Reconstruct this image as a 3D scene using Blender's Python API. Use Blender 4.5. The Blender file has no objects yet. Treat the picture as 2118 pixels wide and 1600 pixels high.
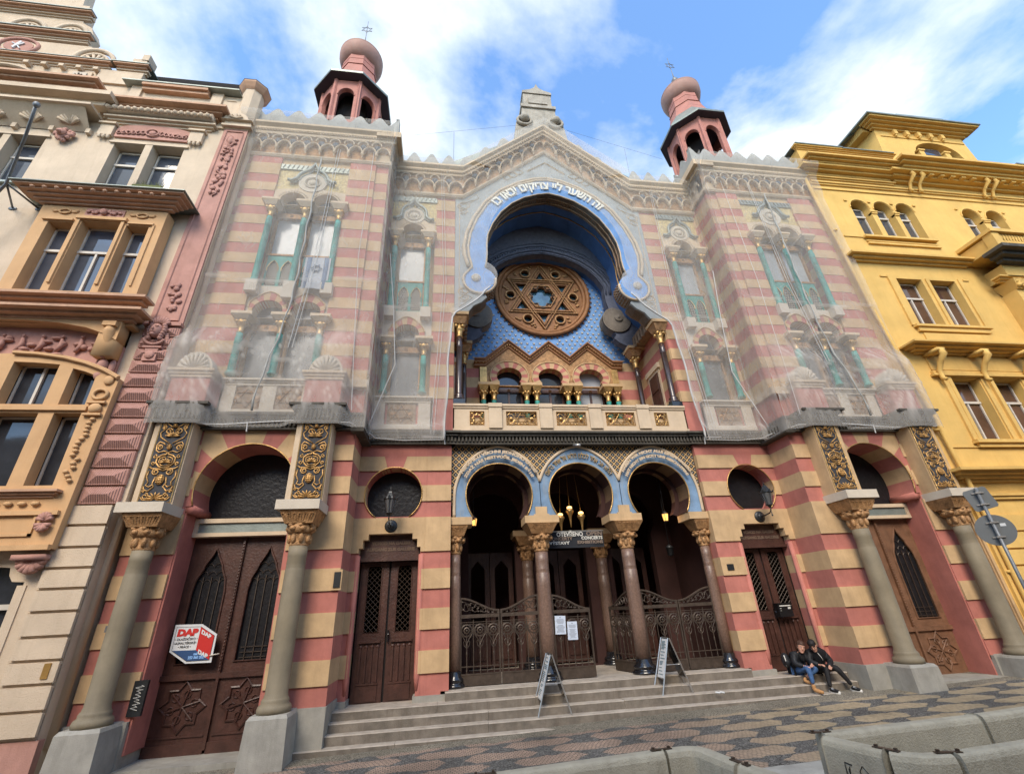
import bpy, math, random
from math import sin, cos, pi, radians as rad, sqrt, atan2, hypot
from mathutils import Vector, Matrix, noise
from mathutils.geometry import tessellate_polygon

S = 1.25                     # final size of the whole place (metres per drawing unit)
scn = bpy.context.scene
COL = scn.collection

# ------------------------------------------------------------------ camera
cam_d = bpy.data.cameras.new('camera'); cam = bpy.data.objects.new('camera', cam_d); COL.objects.link(cam)
scn.camera = cam
cam_d.sensor_width = 36; cam_d.sensor_fit = 'HORIZONTAL'; cam_d.lens = 938.95/2118*36
cam_d.clip_start = .05; cam_d.clip_end = 2000
_r = Vector((.99039132, -.13017395, -.04668796)); _u = Vector((-.01578178, -.44178179, .89698372)); _f = Vector((.13738981, .88762807, .43959123))
CAMP = Vector((-3.03131, -10., 1.19258))
cam.matrix_world = Matrix(((_r.x, _u.x, -_f.x, CAMP.x*S), (_r.y, _u.y, -_f.y, CAMP.y*S), (_r.z, _u.z, -_f.z, CAMP.z*S), (0, 0, 0, 1)))

# ------------------------------------------------------------------ sky, sun, exposure
SUN_EL, SUN_AZ = 41, 200      # degrees; azimuth from north (+Y) clockwise: light arrives softly from the street side, left
w = bpy.data.worlds.new('World'); scn.world = w; w.use_nodes = True
nt = w.node_tree; nt.nodes.clear()
def N(t, **k):
    n = nt.nodes.new(t)
    for a, b in k.items(): setattr(n, a, b)
    return n
L = lambda a, b: nt.links.new(a, b)
out = N('ShaderNodeOutputWorld'); bg = N('ShaderNodeBackground'); L(bg.outputs[0], out.inputs[0])
sky = N('ShaderNodeTexSky', sky_type='NISHITA', sun_disc=False, sun_elevation=rad(SUN_EL), sun_rotation=rad(SUN_AZ), air_density=1.0, dust_density=.6, ozone_density=1.5)
gn = N('ShaderNodeTexCoord'); sep = N('ShaderNodeSeparateXYZ'); L(gn.outputs['Generated'], sep.inputs[0])
# project the view direction on a cloud layer so clouds shrink towards the horizon
mx = N('ShaderNodeMath', operation='MAXIMUM'); L(sep.outputs[2], mx.inputs[0]); mx.inputs[1].default_value = .12
dv = N('ShaderNodeVectorMath', operation='DIVIDE'); L(gn.outputs['Generated'], dv.inputs[0])
cb = N('ShaderNodeCombineXYZ'); [L(mx.outputs[0], cb.inputs[i]) for i in range(3)]; L(cb.outputs[0], dv.inputs[1])
mp = N('ShaderNodeMapping'); L(dv.outputs[0], mp.inputs[0]); mp.inputs['Location'].default_value = (-19.47, 13.5, 0); mp.inputs['Scale'].default_value = (1, 1, 0)
n1 = N('ShaderNodeTexNoise'); L(mp.outputs[0], n1.inputs['Vector']); n1.inputs['Scale'].default_value = 1.5; n1.inputs['Detail'].default_value = 9; n1.inputs['Roughness'].default_value = .56; n1.inputs['Distortion'].default_value = .15
cr = N('ShaderNodeValToRGB'); L(n1.outputs['Fac'], cr.inputs[0])
cr.color_ramp.elements[0].position = .43; cr.color_ramp.elements[0].color = (0, 0, 0, 1)
cr.color_ramp.elements[1].position = .57; cr.color_ramp.elements[1].color = (1, 1, 1, 1)
n2 = N('ShaderNodeTexNoise'); L(mp.outputs[0], n2.inputs['Vector']); n2.inputs['Scale'].default_value = 4; n2.inputs['Detail'].default_value = 6
cr2 = N('ShaderNodeValToRGB'); L(n2.outputs['Fac'], cr2.inputs[0])
cr2.color_ramp.elements[0].position = .3; cr2.color_ramp.elements[0].color = (5.6, 6.6, 7.4, 1)
cr2.color_ramp.elements[1].position = .7; cr2.color_ramp.elements[1].color = (8.2, 8.6, 8.7, 1)
sk = N('ShaderNodeMix', data_type='RGBA', blend_type='MULTIPLY'); sk.inputs[0].default_value = 1; L(sky.outputs[0], sk.inputs[6]); sk.inputs[7].default_value = (2.3, 2.8, 3.15, 1)
mi = N('ShaderNodeMix', data_type='RGBA'); L(cr.outputs[0], mi.inputs[0]); L(sk.outputs[2], mi.inputs[6]); L(cr2.outputs[0], mi.inputs[7])
L(mi.outputs[2], bg.inputs[0]); bg.inputs[1].default_value = .1

sd = bpy.data.lights.new('sun', 'SUN'); sun = bpy.data.objects.new('sun', sd); COL.objects.link(sun)
sd.energy = 2.6; sd.angle = rad(28); sd.color = (1, .87, .70)
_sd = Vector((sin(rad(SUN_AZ))*cos(rad(SUN_EL)), cos(rad(SUN_AZ))*cos(rad(SUN_EL)), sin(rad(SUN_EL))))
sun.rotation_euler = _sd.to_track_quat('Z', 'Y').to_euler(); sun.location = _sd*60
scn.view_settings.view_transform = 'Standard'; scn.view_settings.look = 'None'; scn.view_settings.gamma = 1
scn.view_settings.use_curve_mapping = False; scn.view_settings.exposure = 0.62
scn.cycles.max_bounces = 8; scn.cycles.transparent_max_bounces = 16; scn.cycles.use_denoising = True

# ------------------------------------------------------------------ materials
def mat(name, col, rough=.8, var=.10, scale=2.5, bump=.15, bscale=30, metal=0., streak=0., dirt=None, emit=None, spec=.3, extra=None):
    m = bpy.data.materials.new(name); m.use_nodes = True; t = m.node_tree
    b = t.nodes['Principled BSDF']; b.inputs['Roughness'].default_value = rough; b.inputs['Metallic'].default_value = metal
    b.inputs['Specular IOR Level'].default_value = spec
    c = t.nodes.new('ShaderNodeTexCoord'); n = t.nodes.new('ShaderNodeTexNoise'); n.inputs['Scale'].default_value = scale; n.inputs['Detail'].default_value = 7; n.inputs['Roughness'].default_value = .62
    t.links.new(c.outputs['Object'], n.inputs['Vector'])
    mr = t.nodes.new('ShaderNodeMapRange'); mr.inputs[1].default_value = .3; mr.inputs[2].default_value = .7; mr.inputs[3].default_value = 1-var; mr.inputs[4].default_value = 1+var
    t.links.new(n.outputs['Fac'], mr.inputs[0])
    mu = t.nodes.new('ShaderNodeMix'); mu.data_type = 'RGBA'; mu.blend_type = 'MULTIPLY'; mu.inputs[0].default_value = 1; mu.inputs[6].default_value = (*col, 1)
    t.links.new(mr.outputs[0], mu.inputs[7]); last = mu.outputs[2]
    if streak or dirt:
        mpn = t.nodes.new('ShaderNodeMapping'); mpn.inputs['Scale'].default_value = (6, 6, .7); t.links.new(c.outputs['Object'], mpn.inputs[0])
        n3 = t.nodes.new('ShaderNodeTexNoise'); n3.inputs['Scale'].default_value = 1.3; n3.inputs['Detail'].default_value = 8; n3.inputs['Roughness'].default_value = .7; t.links.new(mpn.outputs[0], n3.inputs['Vector'])
        m3 = t.nodes.new('ShaderNodeMapRange'); m3.inputs[1].default_value = .5; m3.inputs[2].default_value = .8; m3.inputs[3].default_value = 0; m3.inputs[4].default_value = streak or .5
        t.links.new(n3.outputs['Fac'], m3.inputs[0])
        mm = t.nodes.new('ShaderNodeMix'); mm.data_type = 'RGBA'; t.links.new(m3.outputs[0], mm.inputs[0]); t.links.new(last, mm.inputs[6])
        d = dirt or [x*.35 for x in col]; mm.inputs[7].default_value = (*d, 1); last = mm.outputs[2]
    t.links.new(last, b.inputs['Base Color'])
    if bump:
        nb = t.nodes.new('ShaderNodeTexNoise'); nb.inputs['Scale'].default_value = bscale; nb.inputs['Detail'].default_value = 5; t.links.new(c.outputs['Object'], nb.inputs['Vector'])
        bp = t.nodes.new('ShaderNodeBump'); bp.inputs['Strength'].default_value = bump; bp.inputs['Distance'].default_value = .02
        t.links.new(nb.outputs['Fac'], bp.inputs['Height']); t.links.new(bp.outputs[0], b.inputs['Normal'])
    if emit: b.inputs['Emission Color'].default_value = (*emit[:3], 1); b.inputs['Emission Strength'].default_value = emit[3]
    return m
PINK = mat('pink_plaster', (.41, .15, .12), .85, .17, streak=.5, dirt=(.25, .09, .08))
TAN = mat('tan_plaster', (.49, .335, .185), .85, .17, streak=.45, dirt=(.3, .2, .1))
STONE = mat('pale_stone', (.54, .42, .29), .8, .12, streak=.35, dirt=(.3, .25, .19))
WSTONE = mat('white_stone', (.52, .45, .36), .8, .1)
DSTONE = mat('dark_cornice_stone', (.07, .062, .05), .8, .25, streak=.4, dirt=(.2, .18, .15))
GOLD = mat('gilding', (.50, .31, .12), .38, .3, 8, .5, 40, metal=.75)
BRONZE = mat('dull_gilded_stone', (.36, .20, .09), .55, .45, 12, .9, 45, metal=.2)
GREYCOL = mat('grey_green_stone', (.20, .165, .11), .6, .2, 2, .15, 60, streak=.4, dirt=(.12, .1, .08))
REDCOL = mat('reddish_granite', (.155, .095, .07), .4, .35, 30, .1, 60, spec=.5)
BLACKP = mat('black_polished_stone', (.012, .012, .014), .12, .1, spec=.7)
TEAL = mat('teal_paint', (.045, .26, .22), .6, .35, 5, streak=.4, dirt=(.03, .07, .12))
BLUE = mat('sky_blue_plaster', (.15, .29, .54), .7, .2, 3, streak=.3, dirt=(.28, .34, .42))
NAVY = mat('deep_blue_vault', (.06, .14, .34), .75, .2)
GREYSP = mat('blue_grey_spandrel', (.30, .32, .32), .8, .12, streak=.2)
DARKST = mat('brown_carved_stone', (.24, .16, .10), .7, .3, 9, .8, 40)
GLASS = mat('dark_window_glass', (.025, .028, .035), .05, .3, bump=.05, bscale=2.5, spec=.55)
BLIND = mat('pale_window_with_blind', (.34, .35, .36), .15, .12, bump=.02, bscale=3, spec=.35)
GREYG = mat('grey_veiled_glass', (.105, .11, .115), .25, .25, 3, .05, 3, spec=.35)
FRAMEW = mat('white_window_paint', (.55, .50, .43), .55, .15)
WOODD = mat('dark_brown_wood', (.055, .022, .016), .42, .35, 6, .35, 25, streak=.3, dirt=(.16, .08, .05), spec=.5)
WOODR = mat('light_brown_wood', (.16, .08, .045), .5, .3, 6, .35, 25, streak=.3, dirt=(.25, .16, .1), spec=.4)
ROSEW = mat('rose_window_timber', (.26, .12, .05), .6, .25, 6, .3, 25)
IRON = mat('bronze_ironwork', (.075, .055, .042), .45, .3, 12, .2, 60, metal=.4, spec=.5)
BLACK = mat('void_black', (.012, .01, .01), .9, .1)
PORCH = mat('porch_shaded_red_plaster', (.042, .017, .014), .8, .2)  # wall pink with the enclosed porch's shade mixed into the colour
PORCHT = mat('porch_shaded_tan_plaster', (.13, .08, .045), .8, .2)  # band tan, its colour darkened for the shade inside the porch
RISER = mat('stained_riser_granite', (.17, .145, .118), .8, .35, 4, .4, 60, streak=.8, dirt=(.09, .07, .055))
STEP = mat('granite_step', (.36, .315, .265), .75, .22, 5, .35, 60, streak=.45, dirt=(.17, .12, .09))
GRAN = mat('grey_granite_plinth', (.30, .285, .25), .7, .2, 3, .25, 70, streak=.5, dirt=(.13, .12, .10))
PLAST = mat('draped_scaffold_fabric', (.33, .325, .30), .9, .15, 3, .6, 20)
ROPE = mat('rope', (.45, .44, .42), .8, .1)
CREAM = mat('cream_render', (.54, .43, .315), .88, .13, 1.3, .45, 60, streak=.38, dirt=(.34, .26, .18))
ORANGE = mat('orange_render', (.54, .33, .165), .85, .1, 2, .25, 60, streak=.25, dirt=(.4, .19, .07))
RUST = mat('rust_moulding', (.46, .28, .18), .8, .15, streak=.4, dirt=(.13, .07, .05))
ROSE = mat('dusky_rose_render', (.42, .225, .18), .85, .15, 3, .3, 50, streak=.3, dirt=(.2, .08, .06))
ZINC = mat('zinc_sheet', (.22, .25, .23), .45, .2, 3, .2, metal=.4)
YELLOW = mat('yellow_render', (.64, .41, .125), .88, .13, 1.2, .4, 60, streak=.38, dirt=(.5, .27, .05))
YELLD = mat('yellow_moulding', (.59, .37, .11), .85, .12, 2, .2, 60, streak=.4, dirt=(.32, .17, .05))
CONC = mat('cast_concrete', (.33, .31, .25), .85, .16, 3, .5, 70, streak=.5, dirt=(.15, .135, .10))
STEEL = mat('brushed_metal', (.45, .44, .42), .35, .15, metal=.8, bump=.05)
GALV = mat('galvanised_steel', (.18, .19, .20), .5, .2, metal=.5)
WHITE = mat('white_print', (.60, .61, .62), .5, .05, bump=0)
INK = mat('black_ink', (.02, .02, .02), .6, .1, bump=0)
TXTG = mat('grey_lettering', (.55, .54, .50), .6, .05, bump=0)
TXTB = mat('brown_lettering', (.20, .15, .12), .6, .05, bump=0)
REDP = mat('red_print', (.5, .03, .025), .5, .05, bump=0)
BLUEP = mat('blue_print', (.03, .07, .17), .5, .05, bump=0)
LBLUE = mat('light_blue_print', (.25, .45, .8), .5, .05, bump=0)

def stripes(name, colA, colB, period, z0, soft=.0, groove=True):
    """horizontal painted bands with real grooves in the bump"""
    m = mat(name, colA, .85, .1, streak=.25, dirt=[a*.6 for a in colA]); return m

# ------------------------------------------------------------------ mesh builder
ORG = {}
class MB:
    def __init__(s, sx=1): s.v = []; s.f = []; s.mi = []; s.sm = []; s.m = 0; s.smooth = False; s.sx = sx; s.M = None
    def add(s, vs, fs):
        n = len(s.v)
        if s.M is not None: vs = [tuple(s.M @ Vector(p)) for p in vs]
        s.v += [(s.sx*p[0], p[1], p[2]) for p in vs]
        for f in fs:
            f = [n+i for i in f]
            if s.sx < 0: f.reverse()
            s.f.append(f); s.mi.append(s.m); s.sm.append(s.smooth)
        return s
    def box(s, x0, x1, y0, y1, z0, z1):
        if x1 < x0: x0, x1 = x1, x0
        if y1 < y0: y0, y1 = y1, y0
        if z1 < z0: z0, z1 = z1, z0
        return s.add([(x0,y0,z0),(x1,y0,z0),(x1,y1,z0),(x0,y1,z0),(x0,y0,z1),(x1,y0,z1),(x1,y1,z1),(x0,y1,z1)],
                     [(0,3,2,1),(4,5,6,7),(0,1,5,4),(1,2,6,5),(2,3,7,6),(3,0,4,7)])
    def frus(s, cx, cy, z0, z1, ax0, ay0, ax1, ay1):
        return s.add([(cx-ax0,cy-ay0,z0),(cx+ax0,cy-ay0,z0),(cx+ax0,cy+ay0,z0),(cx-ax0,cy+ay0,z0),(cx-ax1,cy-ay1,z1),(cx+ax1,cy-ay1,z1),(cx+ax1,cy+ay1,z1),(cx-ax1,cy+ay1,z1)],
                     [(0,3,2,1),(4,5,6,7),(0,1,5,4),(1,2,6,5),(2,3,7,6),(3,0,4,7)])
    def plate(s, outer, y0, y1, holes=(), back=False):
        loops = [outer]+list(holes); flat = [p for l in loops for p in l]
        tri = tessellate_polygon([[Vector((p[0], p[1], 0)) for p in l] for l in loops])
        vs = [(p[0], y0, p[1]) for p in flat]; s.add(vs, [list(t) for t in tri])
        if back: s.add([(p[0], y1, p[1]) for p in flat], [list(t)[::-1] for t in tri])
        if y1 != y0:
            for l in loops:
                k = len(l); s.add([(p[0], y0, p[1]) for p in l]+[(p[0], y1, p[1]) for p in l], [(i, (i+1) % k, k+(i+1) % k, k+i) for i in range(k)])
        return s
    def strip(s, A, B, y, y2=None, closed=False):
        """quads between 2 equally long xz polylines; y2 = depth of B"""
        k = len(A); y2 = y if y2 is None else y2
        r = range(k if closed else k-1)
        return s.add([(p[0], y, p[1]) for p in A]+[(p[0], y2, p[1]) for p in B], [(i, (i+1) % k, k+(i+1) % k, k+i) for i in r])
    def lathe(s, prof, cx, cy, seg=20, sq=None):
        vs = []; k = len(prof)
        for i in range(seg):
            a = 2*pi*i/seg
            for r, z in prof: vs.append((cx+r*cos(a), cy+r*sin(a), z))
        fs = [(i*k+j, ((i+1) % seg)*k+j, ((i+1) % seg)*k+j+1, i*k+j+1) for i in range(seg) for j in range(k-1)]
        fs += [[i*k for i in range(seg)][::-1], [i*k+k-1 for i in range(seg)]]
        return s.add(vs, fs)
    def ell(s, c, r, u=10, v=6):
        vs = [(c[0], c[1], c[2]-r[2])]; 
        for j in range(1, v):
            t = -pi/2+pi*j/v
            for i in range(u): vs.append((c[0]+r[0]*cos(t)*cos(2*pi*i/u), c[1]+r[1]*cos(t)*sin(2*pi*i/u), c[2]+r[2]*sin(t)))
        vs.append((c[0], c[1], c[2]+r[2])); n = len(vs)-1; fs = []
        for i in range(u):
            fs.append((0, 1+(i+1) % u, 1+i)); fs.append((n, n-u+i, n-u+(i+1) % u))
            for j in range(v-2): a = 1+j*u; fs.append((a+i, a+(i+1) % u, a+u+(i+1) % u, a+u+i))
        return s.add(vs, fs)
    def tube(s, pts, r, seg=6, closed=False, flat=1.):
        P = [Vector(p) for p in pts]; k = len(P); R = r if isinstance(r, (list, tuple)) else [r]*k; vs = []
        up0 = Vector((0, 1, 0))
        for i in range(k):
            a = P[(i-1) % k] if (closed or i > 0) else P[i]; b = P[(i+1) % k] if (closed or i < k-1) else P[i]
            d = (b-a); d = d.normalized() if d.length > 1e-9 else Vector((0, 0, 1))
            u = up0 if abs(d.dot(up0)) < .95 else Vector((1, 0, 0))
            e1 = d.cross(u).normalized(); e2 = e1.cross(d).normalized()
            for j in range(seg):
                t = 2*pi*j/seg; vs.append(tuple(P[i]+e1*(R[i]*cos(t))+e2*(R[i]*flat*sin(t))))
        fs = [(i*seg+j, ((i+1) % k)*seg+j, ((i+1) % k)*seg+(j+1) % seg, i*seg+(j+1) % seg) for i in range(k if closed else k-1) for j in range(seg)]
        if not closed: fs += [list(range(seg)), [(k-1)*seg+j for j in range(seg)][::-1]]
        return s.add(vs, fs)
    def rail(s, prof, path):
        """profile [(y,z)] swept along x by path [(x,dy,dz)] (sheared, as raking mouldings are)"""
        k = len(prof); vs = [(x, y+dy, z+dz) for x, dy, dz in path for y, z in prof]
        fs = [(i*k+j, (i+1)*k+j, (i+1)*k+(j+1) % k, i*k+(j+1) % k) for i in range(len(path)-1) for j in range(k)]
        fs += [list(range(k))[::-1], [(len(path)-1)*k+j for j in range(k)]]
        return s.add(vs, fs)
    def build(s, name, mats, parent=None, label=None):
        me = bpy.data.meshes.new(name); o = Vector(ORG.get(parent.name, (0, 0, 0))) if parent else Vector()
        me.from_pydata([tuple(Vector(p)-o) for p in s.v], [], s.f)
        for m in (mats if isinstance(mats, (list, tuple)) else [mats]): me.materials.append(m)
        me.polygons.foreach_set('material_index', s.mi); me.polygons.foreach_set('use_smooth', s.sm); me.update()
        ob = bpy.data.objects.new(name, me); COL.objects.link(ob)
        if parent: ob.parent = parent; ORG[ob.name] = tuple(o)
        if label: ob['label'] = label
        return ob
def tag(o, label, cat, group=None):
    o['label'] = label; o['category'] = cat
    if group: o['group'] = group
    return o
def thing(name, loc, label, cat, group=None):
    e = bpy.data.objects.new(name, None); COL.objects.link(e); e.location = loc; e.empty_display_size = .2; ORG[e.name] = tuple(loc)
    return tag(e, label, cat, group)
def structure(o): o['kind'] = 'structure'; return o
def copy_thing(o, loc, rz=0, label=None, group=None):
    def cp(x, par):
        c = x.copy(); COL.objects.link(c); c.parent = par
        for ch in x.children: cp(ch, c)
        return c
    r = cp(o, None); r.location = loc; r.rotation_euler = (0, 0, rz)
    if label: r['label'] = label
    if group: r['group'] = group
    return r
def reorigin(ob, base):
    """move a single-mesh thing's origin to its base"""
    b = Vector(base); ob.data.transform(Matrix.Translation(-b)); ob.location = b; return ob
def arc(cx, cz, rx, rz, a0, a1, n=16): return [(cx+rx*cos(rad(a0+(a1-a0)*i/n)), cz+rz*sin(rad(a0+(a1-a0)*i/n))) for i in range(n+1)]
def xyz(pts, y): return [(p[0], y, p[1]) for p in pts]

FONTC = {}
def text(s, h, bold=0.0, ext=.0, width=None, align='CENTER', shear=0):
    """flat text mesh data (verts, faces) in local x,y with capital height about h"""
    cu = bpy.data.curves.new('t', 'FONT'); cu.body = s; cu.size = h/.73; cu.align_x = align; cu.offset = bold; cu.extrude = ext; cu.resolution_u = 3; cu.shear = shear
    ob = bpy.data.objects.new('t', cu); COL.objects.link(ob); bpy.context.view_layer.update()
    me = bpy.data.meshes.new_from_object(ob.evaluated_get(bpy.context.evaluated_depsgraph_get()))
    vs = [tuple(v.co) for v in me.vertices]; fs = [tuple(p.vertices) for p in me.polygons]
    bpy.data.objects.remove(ob); bpy.data.curves.remove(cu); bpy.data.meshes.remove(me)
    if width and vs:
        x0 = min(v[0] for v in vs); x1 = max(v[0] for v in vs); k = width/(x1-x0)
        if align == 'LEFT': vs = [((v[0]-x0)*k, v[1], v[2]) for v in vs]
        else: c = (x0+x1)/2; vs = [((v[0]-c)*k, v[1], v[2]) for v in vs]
    return vs, fs
def text_h(s, h, bold=0., ext=0.):
    """like text(), but every closed stroke is filled on its own (some Hebrew letters are drawn with overlapping strokes)"""
    cu = bpy.data.curves.new('t', 'FONT'); cu.body = s; cu.size = h/.73; cu.align_x = 'CENTER'; cu.offset = 0; cu.resolution_u = 3
    ob = bpy.data.objects.new('t', cu); COL.objects.link(ob); bpy.context.view_layer.update(); dg = bpy.context.evaluated_depsgraph_get()
    c2 = ob.evaluated_get(dg).to_curve(dg); spl = []
    for sp in c2.splines:
        P = [(p.handle_left.copy(), p.co.copy(), p.handle_right.copy()) for p in sp.bezier_points]; n = len(P)
        if n < 2: continue
        loop = []
        for i in range(n):
            a, b_ = P[i], P[(i+1) % n]
            for k in range(4): t = k/4; loop.append(tuple(a[1]*(1-t)**3+a[2]*3*t*(1-t)**2+b_[0]*3*t*t*(1-t)+b_[1]*t**3)[:2])
        cl = [q for i, q in enumerate(loop) if hypot(q[0]-loop[i-1][0], q[1]-loop[i-1][1]) > 1e-5]
        ar = sum(cl[i-1][0]*cl[i][1]-cl[i][0]*cl[i-1][1] for i in range(len(cl)))/2; spl.append((cl, ar))
    ob.to_curve_clear(); bpy.data.objects.remove(ob); bpy.data.curves.remove(cu)
    sg = 1 if sum(a for _, a in spl) > 0 else -1; vs = []; fs = []
    for cl, ar in spl:
        if ar*sg < 0: continue
        x0, x1, y0, y1 = min(q[0] for q in cl), max(q[0] for q in cl), min(q[1] for q in cl), max(q[1] for q in cl)
        hl = [c for c, a in spl if a*sg < 0 and all(x0 <= q[0] <= x1 and y0 <= q[1] <= y1 for q in c)]
        m_ = MB(); m_.plate(cl, -ext, ext, hl, back=True); n0 = len(vs); vs += [(v[0], v[2], v[1]) for v in m_.v]; fs += [[n0+i for i in f] for f in m_.f]
    return vs, fs
def put_text(mb, s, h, f, **k):
    vs, fs = text(s, h, **k); mb.add([f(*v) for v in vs], fs)
def heb(s): return s[::-1]

# ================================================================== ground
def gz(x, y): return -.595+.022*x+.02*(y+1.2)
def expr_paving():
    m = mat('mosaic_paving', (.3, .2, .15), .8, .15, 3, 0); t = m.node_tree; b = t.nodes['Principled BSDF']
    def nd(ty, **k):
        n = t.nodes.new(ty); [setattr(n, a, v) for a, v in k.items()]; return n
    def ma(op, a, bb=None, c=None):
        n = nd('ShaderNodeMath', operation=op)
        for i, q in enumerate((a, bb, c)):
            if q is None: continue
            if isinstance(q, (int, float)): n.inputs[i].default_value = q
            else: t.links.new(q, n.inputs[i])
        return n.outputs[0]
    tc = nd('ShaderNodeTexCoord'); se = nd('ShaderNodeSeparateXYZ')
    nz = nd('ShaderNodeTexNoise'); nz.inputs['Scale'].default_value = 2.6; nz.inputs['Detail'].default_value = 3; t.links.new(tc.outputs['Object'], nz.inputs['Vector'])
    ad = nd('ShaderNodeVectorMath', operation='MULTIPLY_ADD'); t.links.new(nz.outputs['Color'], ad.inputs[0]); ad.inputs[1].default_value = (.30, .24, 0); t.links.new(tc.outputs['Object'], ad.inputs[2])
    t.links.new(ad.outputs[0], se.inputs[0]); x, y = se.outputs[0], se.outputs[1]
    def lat(ox, oy):
        fx = ma('ABSOLUTE', ma('SUBTRACT', ma('WRAP', ma('ADD', x, ox), 1.3, 0.), .65)); fy = ma('ABSOLUTE', ma('SUBTRACT', ma('WRAP', ma('ADD', y, oy), .76, 0.), .38))
        return ma('MAXIMUM', ma('DIVIDE', fy, .165), ma('ADD', ma('DIVIDE', fx, .53), ma('MULTIPLY', fy, 1.9)))
    d = ma('MINIMUM', lat(13.13+.65, 7.6+.32), lat(13.13, 7.6-.06)); 
    blob = ma('LESS_THAN', d, 1.0); edge = ma('LESS_THAN', d, 1.28)
    br = nd('ShaderNodeTexBrick'); t.links.new(tc.outputs['Object'], br.inputs['Vector']); br.offset = .5
    br.inputs['Scale'].default_value = 1; br.inputs['Brick Width'].default_value = .062; br.inputs['Row Height'].default_value = .05; br.inputs['Mortar Size'].default_value = .006; br.inputs['Mortar Smooth'].default_value = .3
    br.inputs['Color1'].default_value = (.36, .255, .195, 1); br.inputs['Color2'].default_value = (.28, .205, .16, 1); br.inputs['Mortar'].default_value = (.08, .07, .055, 1)
    nn = nd('ShaderNodeTexNoise'); nn.inputs['Scale'].default_value = 2.2; t.links.new(tc.outputs['Object'], nn.inputs['Vector'])
    rot = nd('ShaderNodeVectorMath', operation='MULTIPLY_ADD'); t.links.new(nn.outputs['Color'], rot.inputs[0]); rot.inputs[1].default_value = (.12, .12, 0); t.links.new(tc.outputs['Object'], rot.inputs[2]); t.links.new(rot.outputs[0], br.inputs['Vector'])
    vo = nd('ShaderNodeTexVoronoi'); vo.inputs['Scale'].default_value = 26; t.links.new(tc.outputs['Object'], vo.inputs['Vector'])
    vd = nd('ShaderNodeTexVoronoi', feature='DISTANCE_TO_EDGE'); vd.inputs['Scale'].default_value = 26; t.links.new(tc.outputs['Object'], vd.inputs['Vector'])
    def mixc(f, a, c):
        n = nd('ShaderNodeMix', data_type='RGBA')
        for s_, q in ((n.inputs[0], f), (n.inputs[6], a), (n.inputs[7], c)):
            if isinstance(q, tuple): s_.default_value = q
            elif isinstance(q, (int, float)): s_.default_value = q
            else: t.links.new(q, s_)
        return n.outputs[2]
    bw = nd('ShaderNodeSeparateColor'); t.links.new(vo.outputs['Color'], bw.inputs[0])
    dark = mixc(bw.outputs[0], (.085, .086, .085, 1), (.17, .165, .155, 1)); dark = mixc(ma('LESS_THAN', vd.outputs[0], .07), dark, (.035, .033, .028, 1))
    # beyond 5.2 m to the right the pink stone turns to ochre
    lx = nd('ShaderNodeMapRange'); t.links.new(x, lx.inputs[0]); lx.inputs[1].default_value = .5; lx.inputs[2].default_value = 2.5
    och = mixc(lx.outputs[0], br.outputs['Color'], mixc(bw.outputs[1], (.34, .275, .18, 1), (.24, .195, .13, 1)))
    bg = mixc(bw.outputs[1], (.18, .165, .13, 1), (.27, .24, .185, 1)); bg = mixc(ma('LESS_THAN', vd.outputs[0], .07), bg, (.08, .07, .055, 1))
    nb = nd('ShaderNodeTexNoise'); nb.inputs['Scale'].default_value = 1.1; nb.inputs['Detail'].default_value = 5; t.links.new(tc.outputs['Object'], nb.inputs['Vector'])
    sp = ma('GREATER_THAN', y, -1.22)
    c1 = mixc(blob, dark, och)
    c1 = mixc(ma('GREATER_THAN', ma('ADD', y, ma('MULTIPLY', nz.outputs['Fac'], .1)), -1.06), c1, bg)
    c1 = mixc(ma('GREATER_THAN', -3.42, y), c1, dark) if False else c1
    va = nd('ShaderNodeMapRange'); t.links.new(nb.outputs['Fac'], va.inputs[0]); va.inputs[1].default_value = .3; va.inputs[2].default_value = .7; va.inputs[3].default_value = .72; va.inputs[4].default_value = 1.15
    mu = nd('ShaderNodeMix', data_type='RGBA', blend_type='MULTIPLY'); mu.inputs[0].default_value = 1; t.links.new(c1, mu.inputs[6]); t.links.new(va.outputs[0], mu.inputs[7])
    t.links.new(mu.outputs[2], b.inputs['Base Color'])
    bp = nd('ShaderNodeBump'); bp.inputs['Strength'].default_value = .7; bp.inputs['Distance'].default_value = .012; t.links.new(ma('MINIMUM', vd.outputs[0], .15), bp.inputs['Height']); t.links.new(bp.outputs[0], b.inputs['Normal'])
    return m
PAVE = expr_paving()
ASPH = mat('asphalt', (.055, .054, .052), .9, .2, 4, .6, 90)
KERB = mat('kerb_granite', (.30, .30, .28), .75, .2, 4, .3, 70)
def slab(name, x0, x1, y0, y1, dz, m, nx=24, ny=4, drop=None):
    b = MB(); vs = []; fs = []
    for j in range(ny+1):
        for i in range(nx+1):
            x = x0+(x1-x0)*i/nx; y = y0+(y1-y0)*j/ny; vs.append((x, y, gz(x, y)+dz))
    fs = [(j*(nx+1)+i, j*(nx+1)+i+1, (j+1)*(nx+1)+i+1, (j+1)*(nx+1)+i) for j in range(ny) for i in range(nx)]
    b.add(vs, fs); 
    if drop: # front edge
        n = nx+1; b.add([vs[i] for i in range(n)]+[(vs[i][0], vs[i][1], vs[i][2]-drop) for i in range(n)], [(n+i, n+i+1, i+1, i) for i in range(nx)])
    return structure(b.build(name, m))
g = MB(); g.add([(-400, -400, -10.2), (400, -400, 7.), (400, 400, 24), (-400, 400, 6.9)], [(0, 1, 2, 3)])
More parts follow.
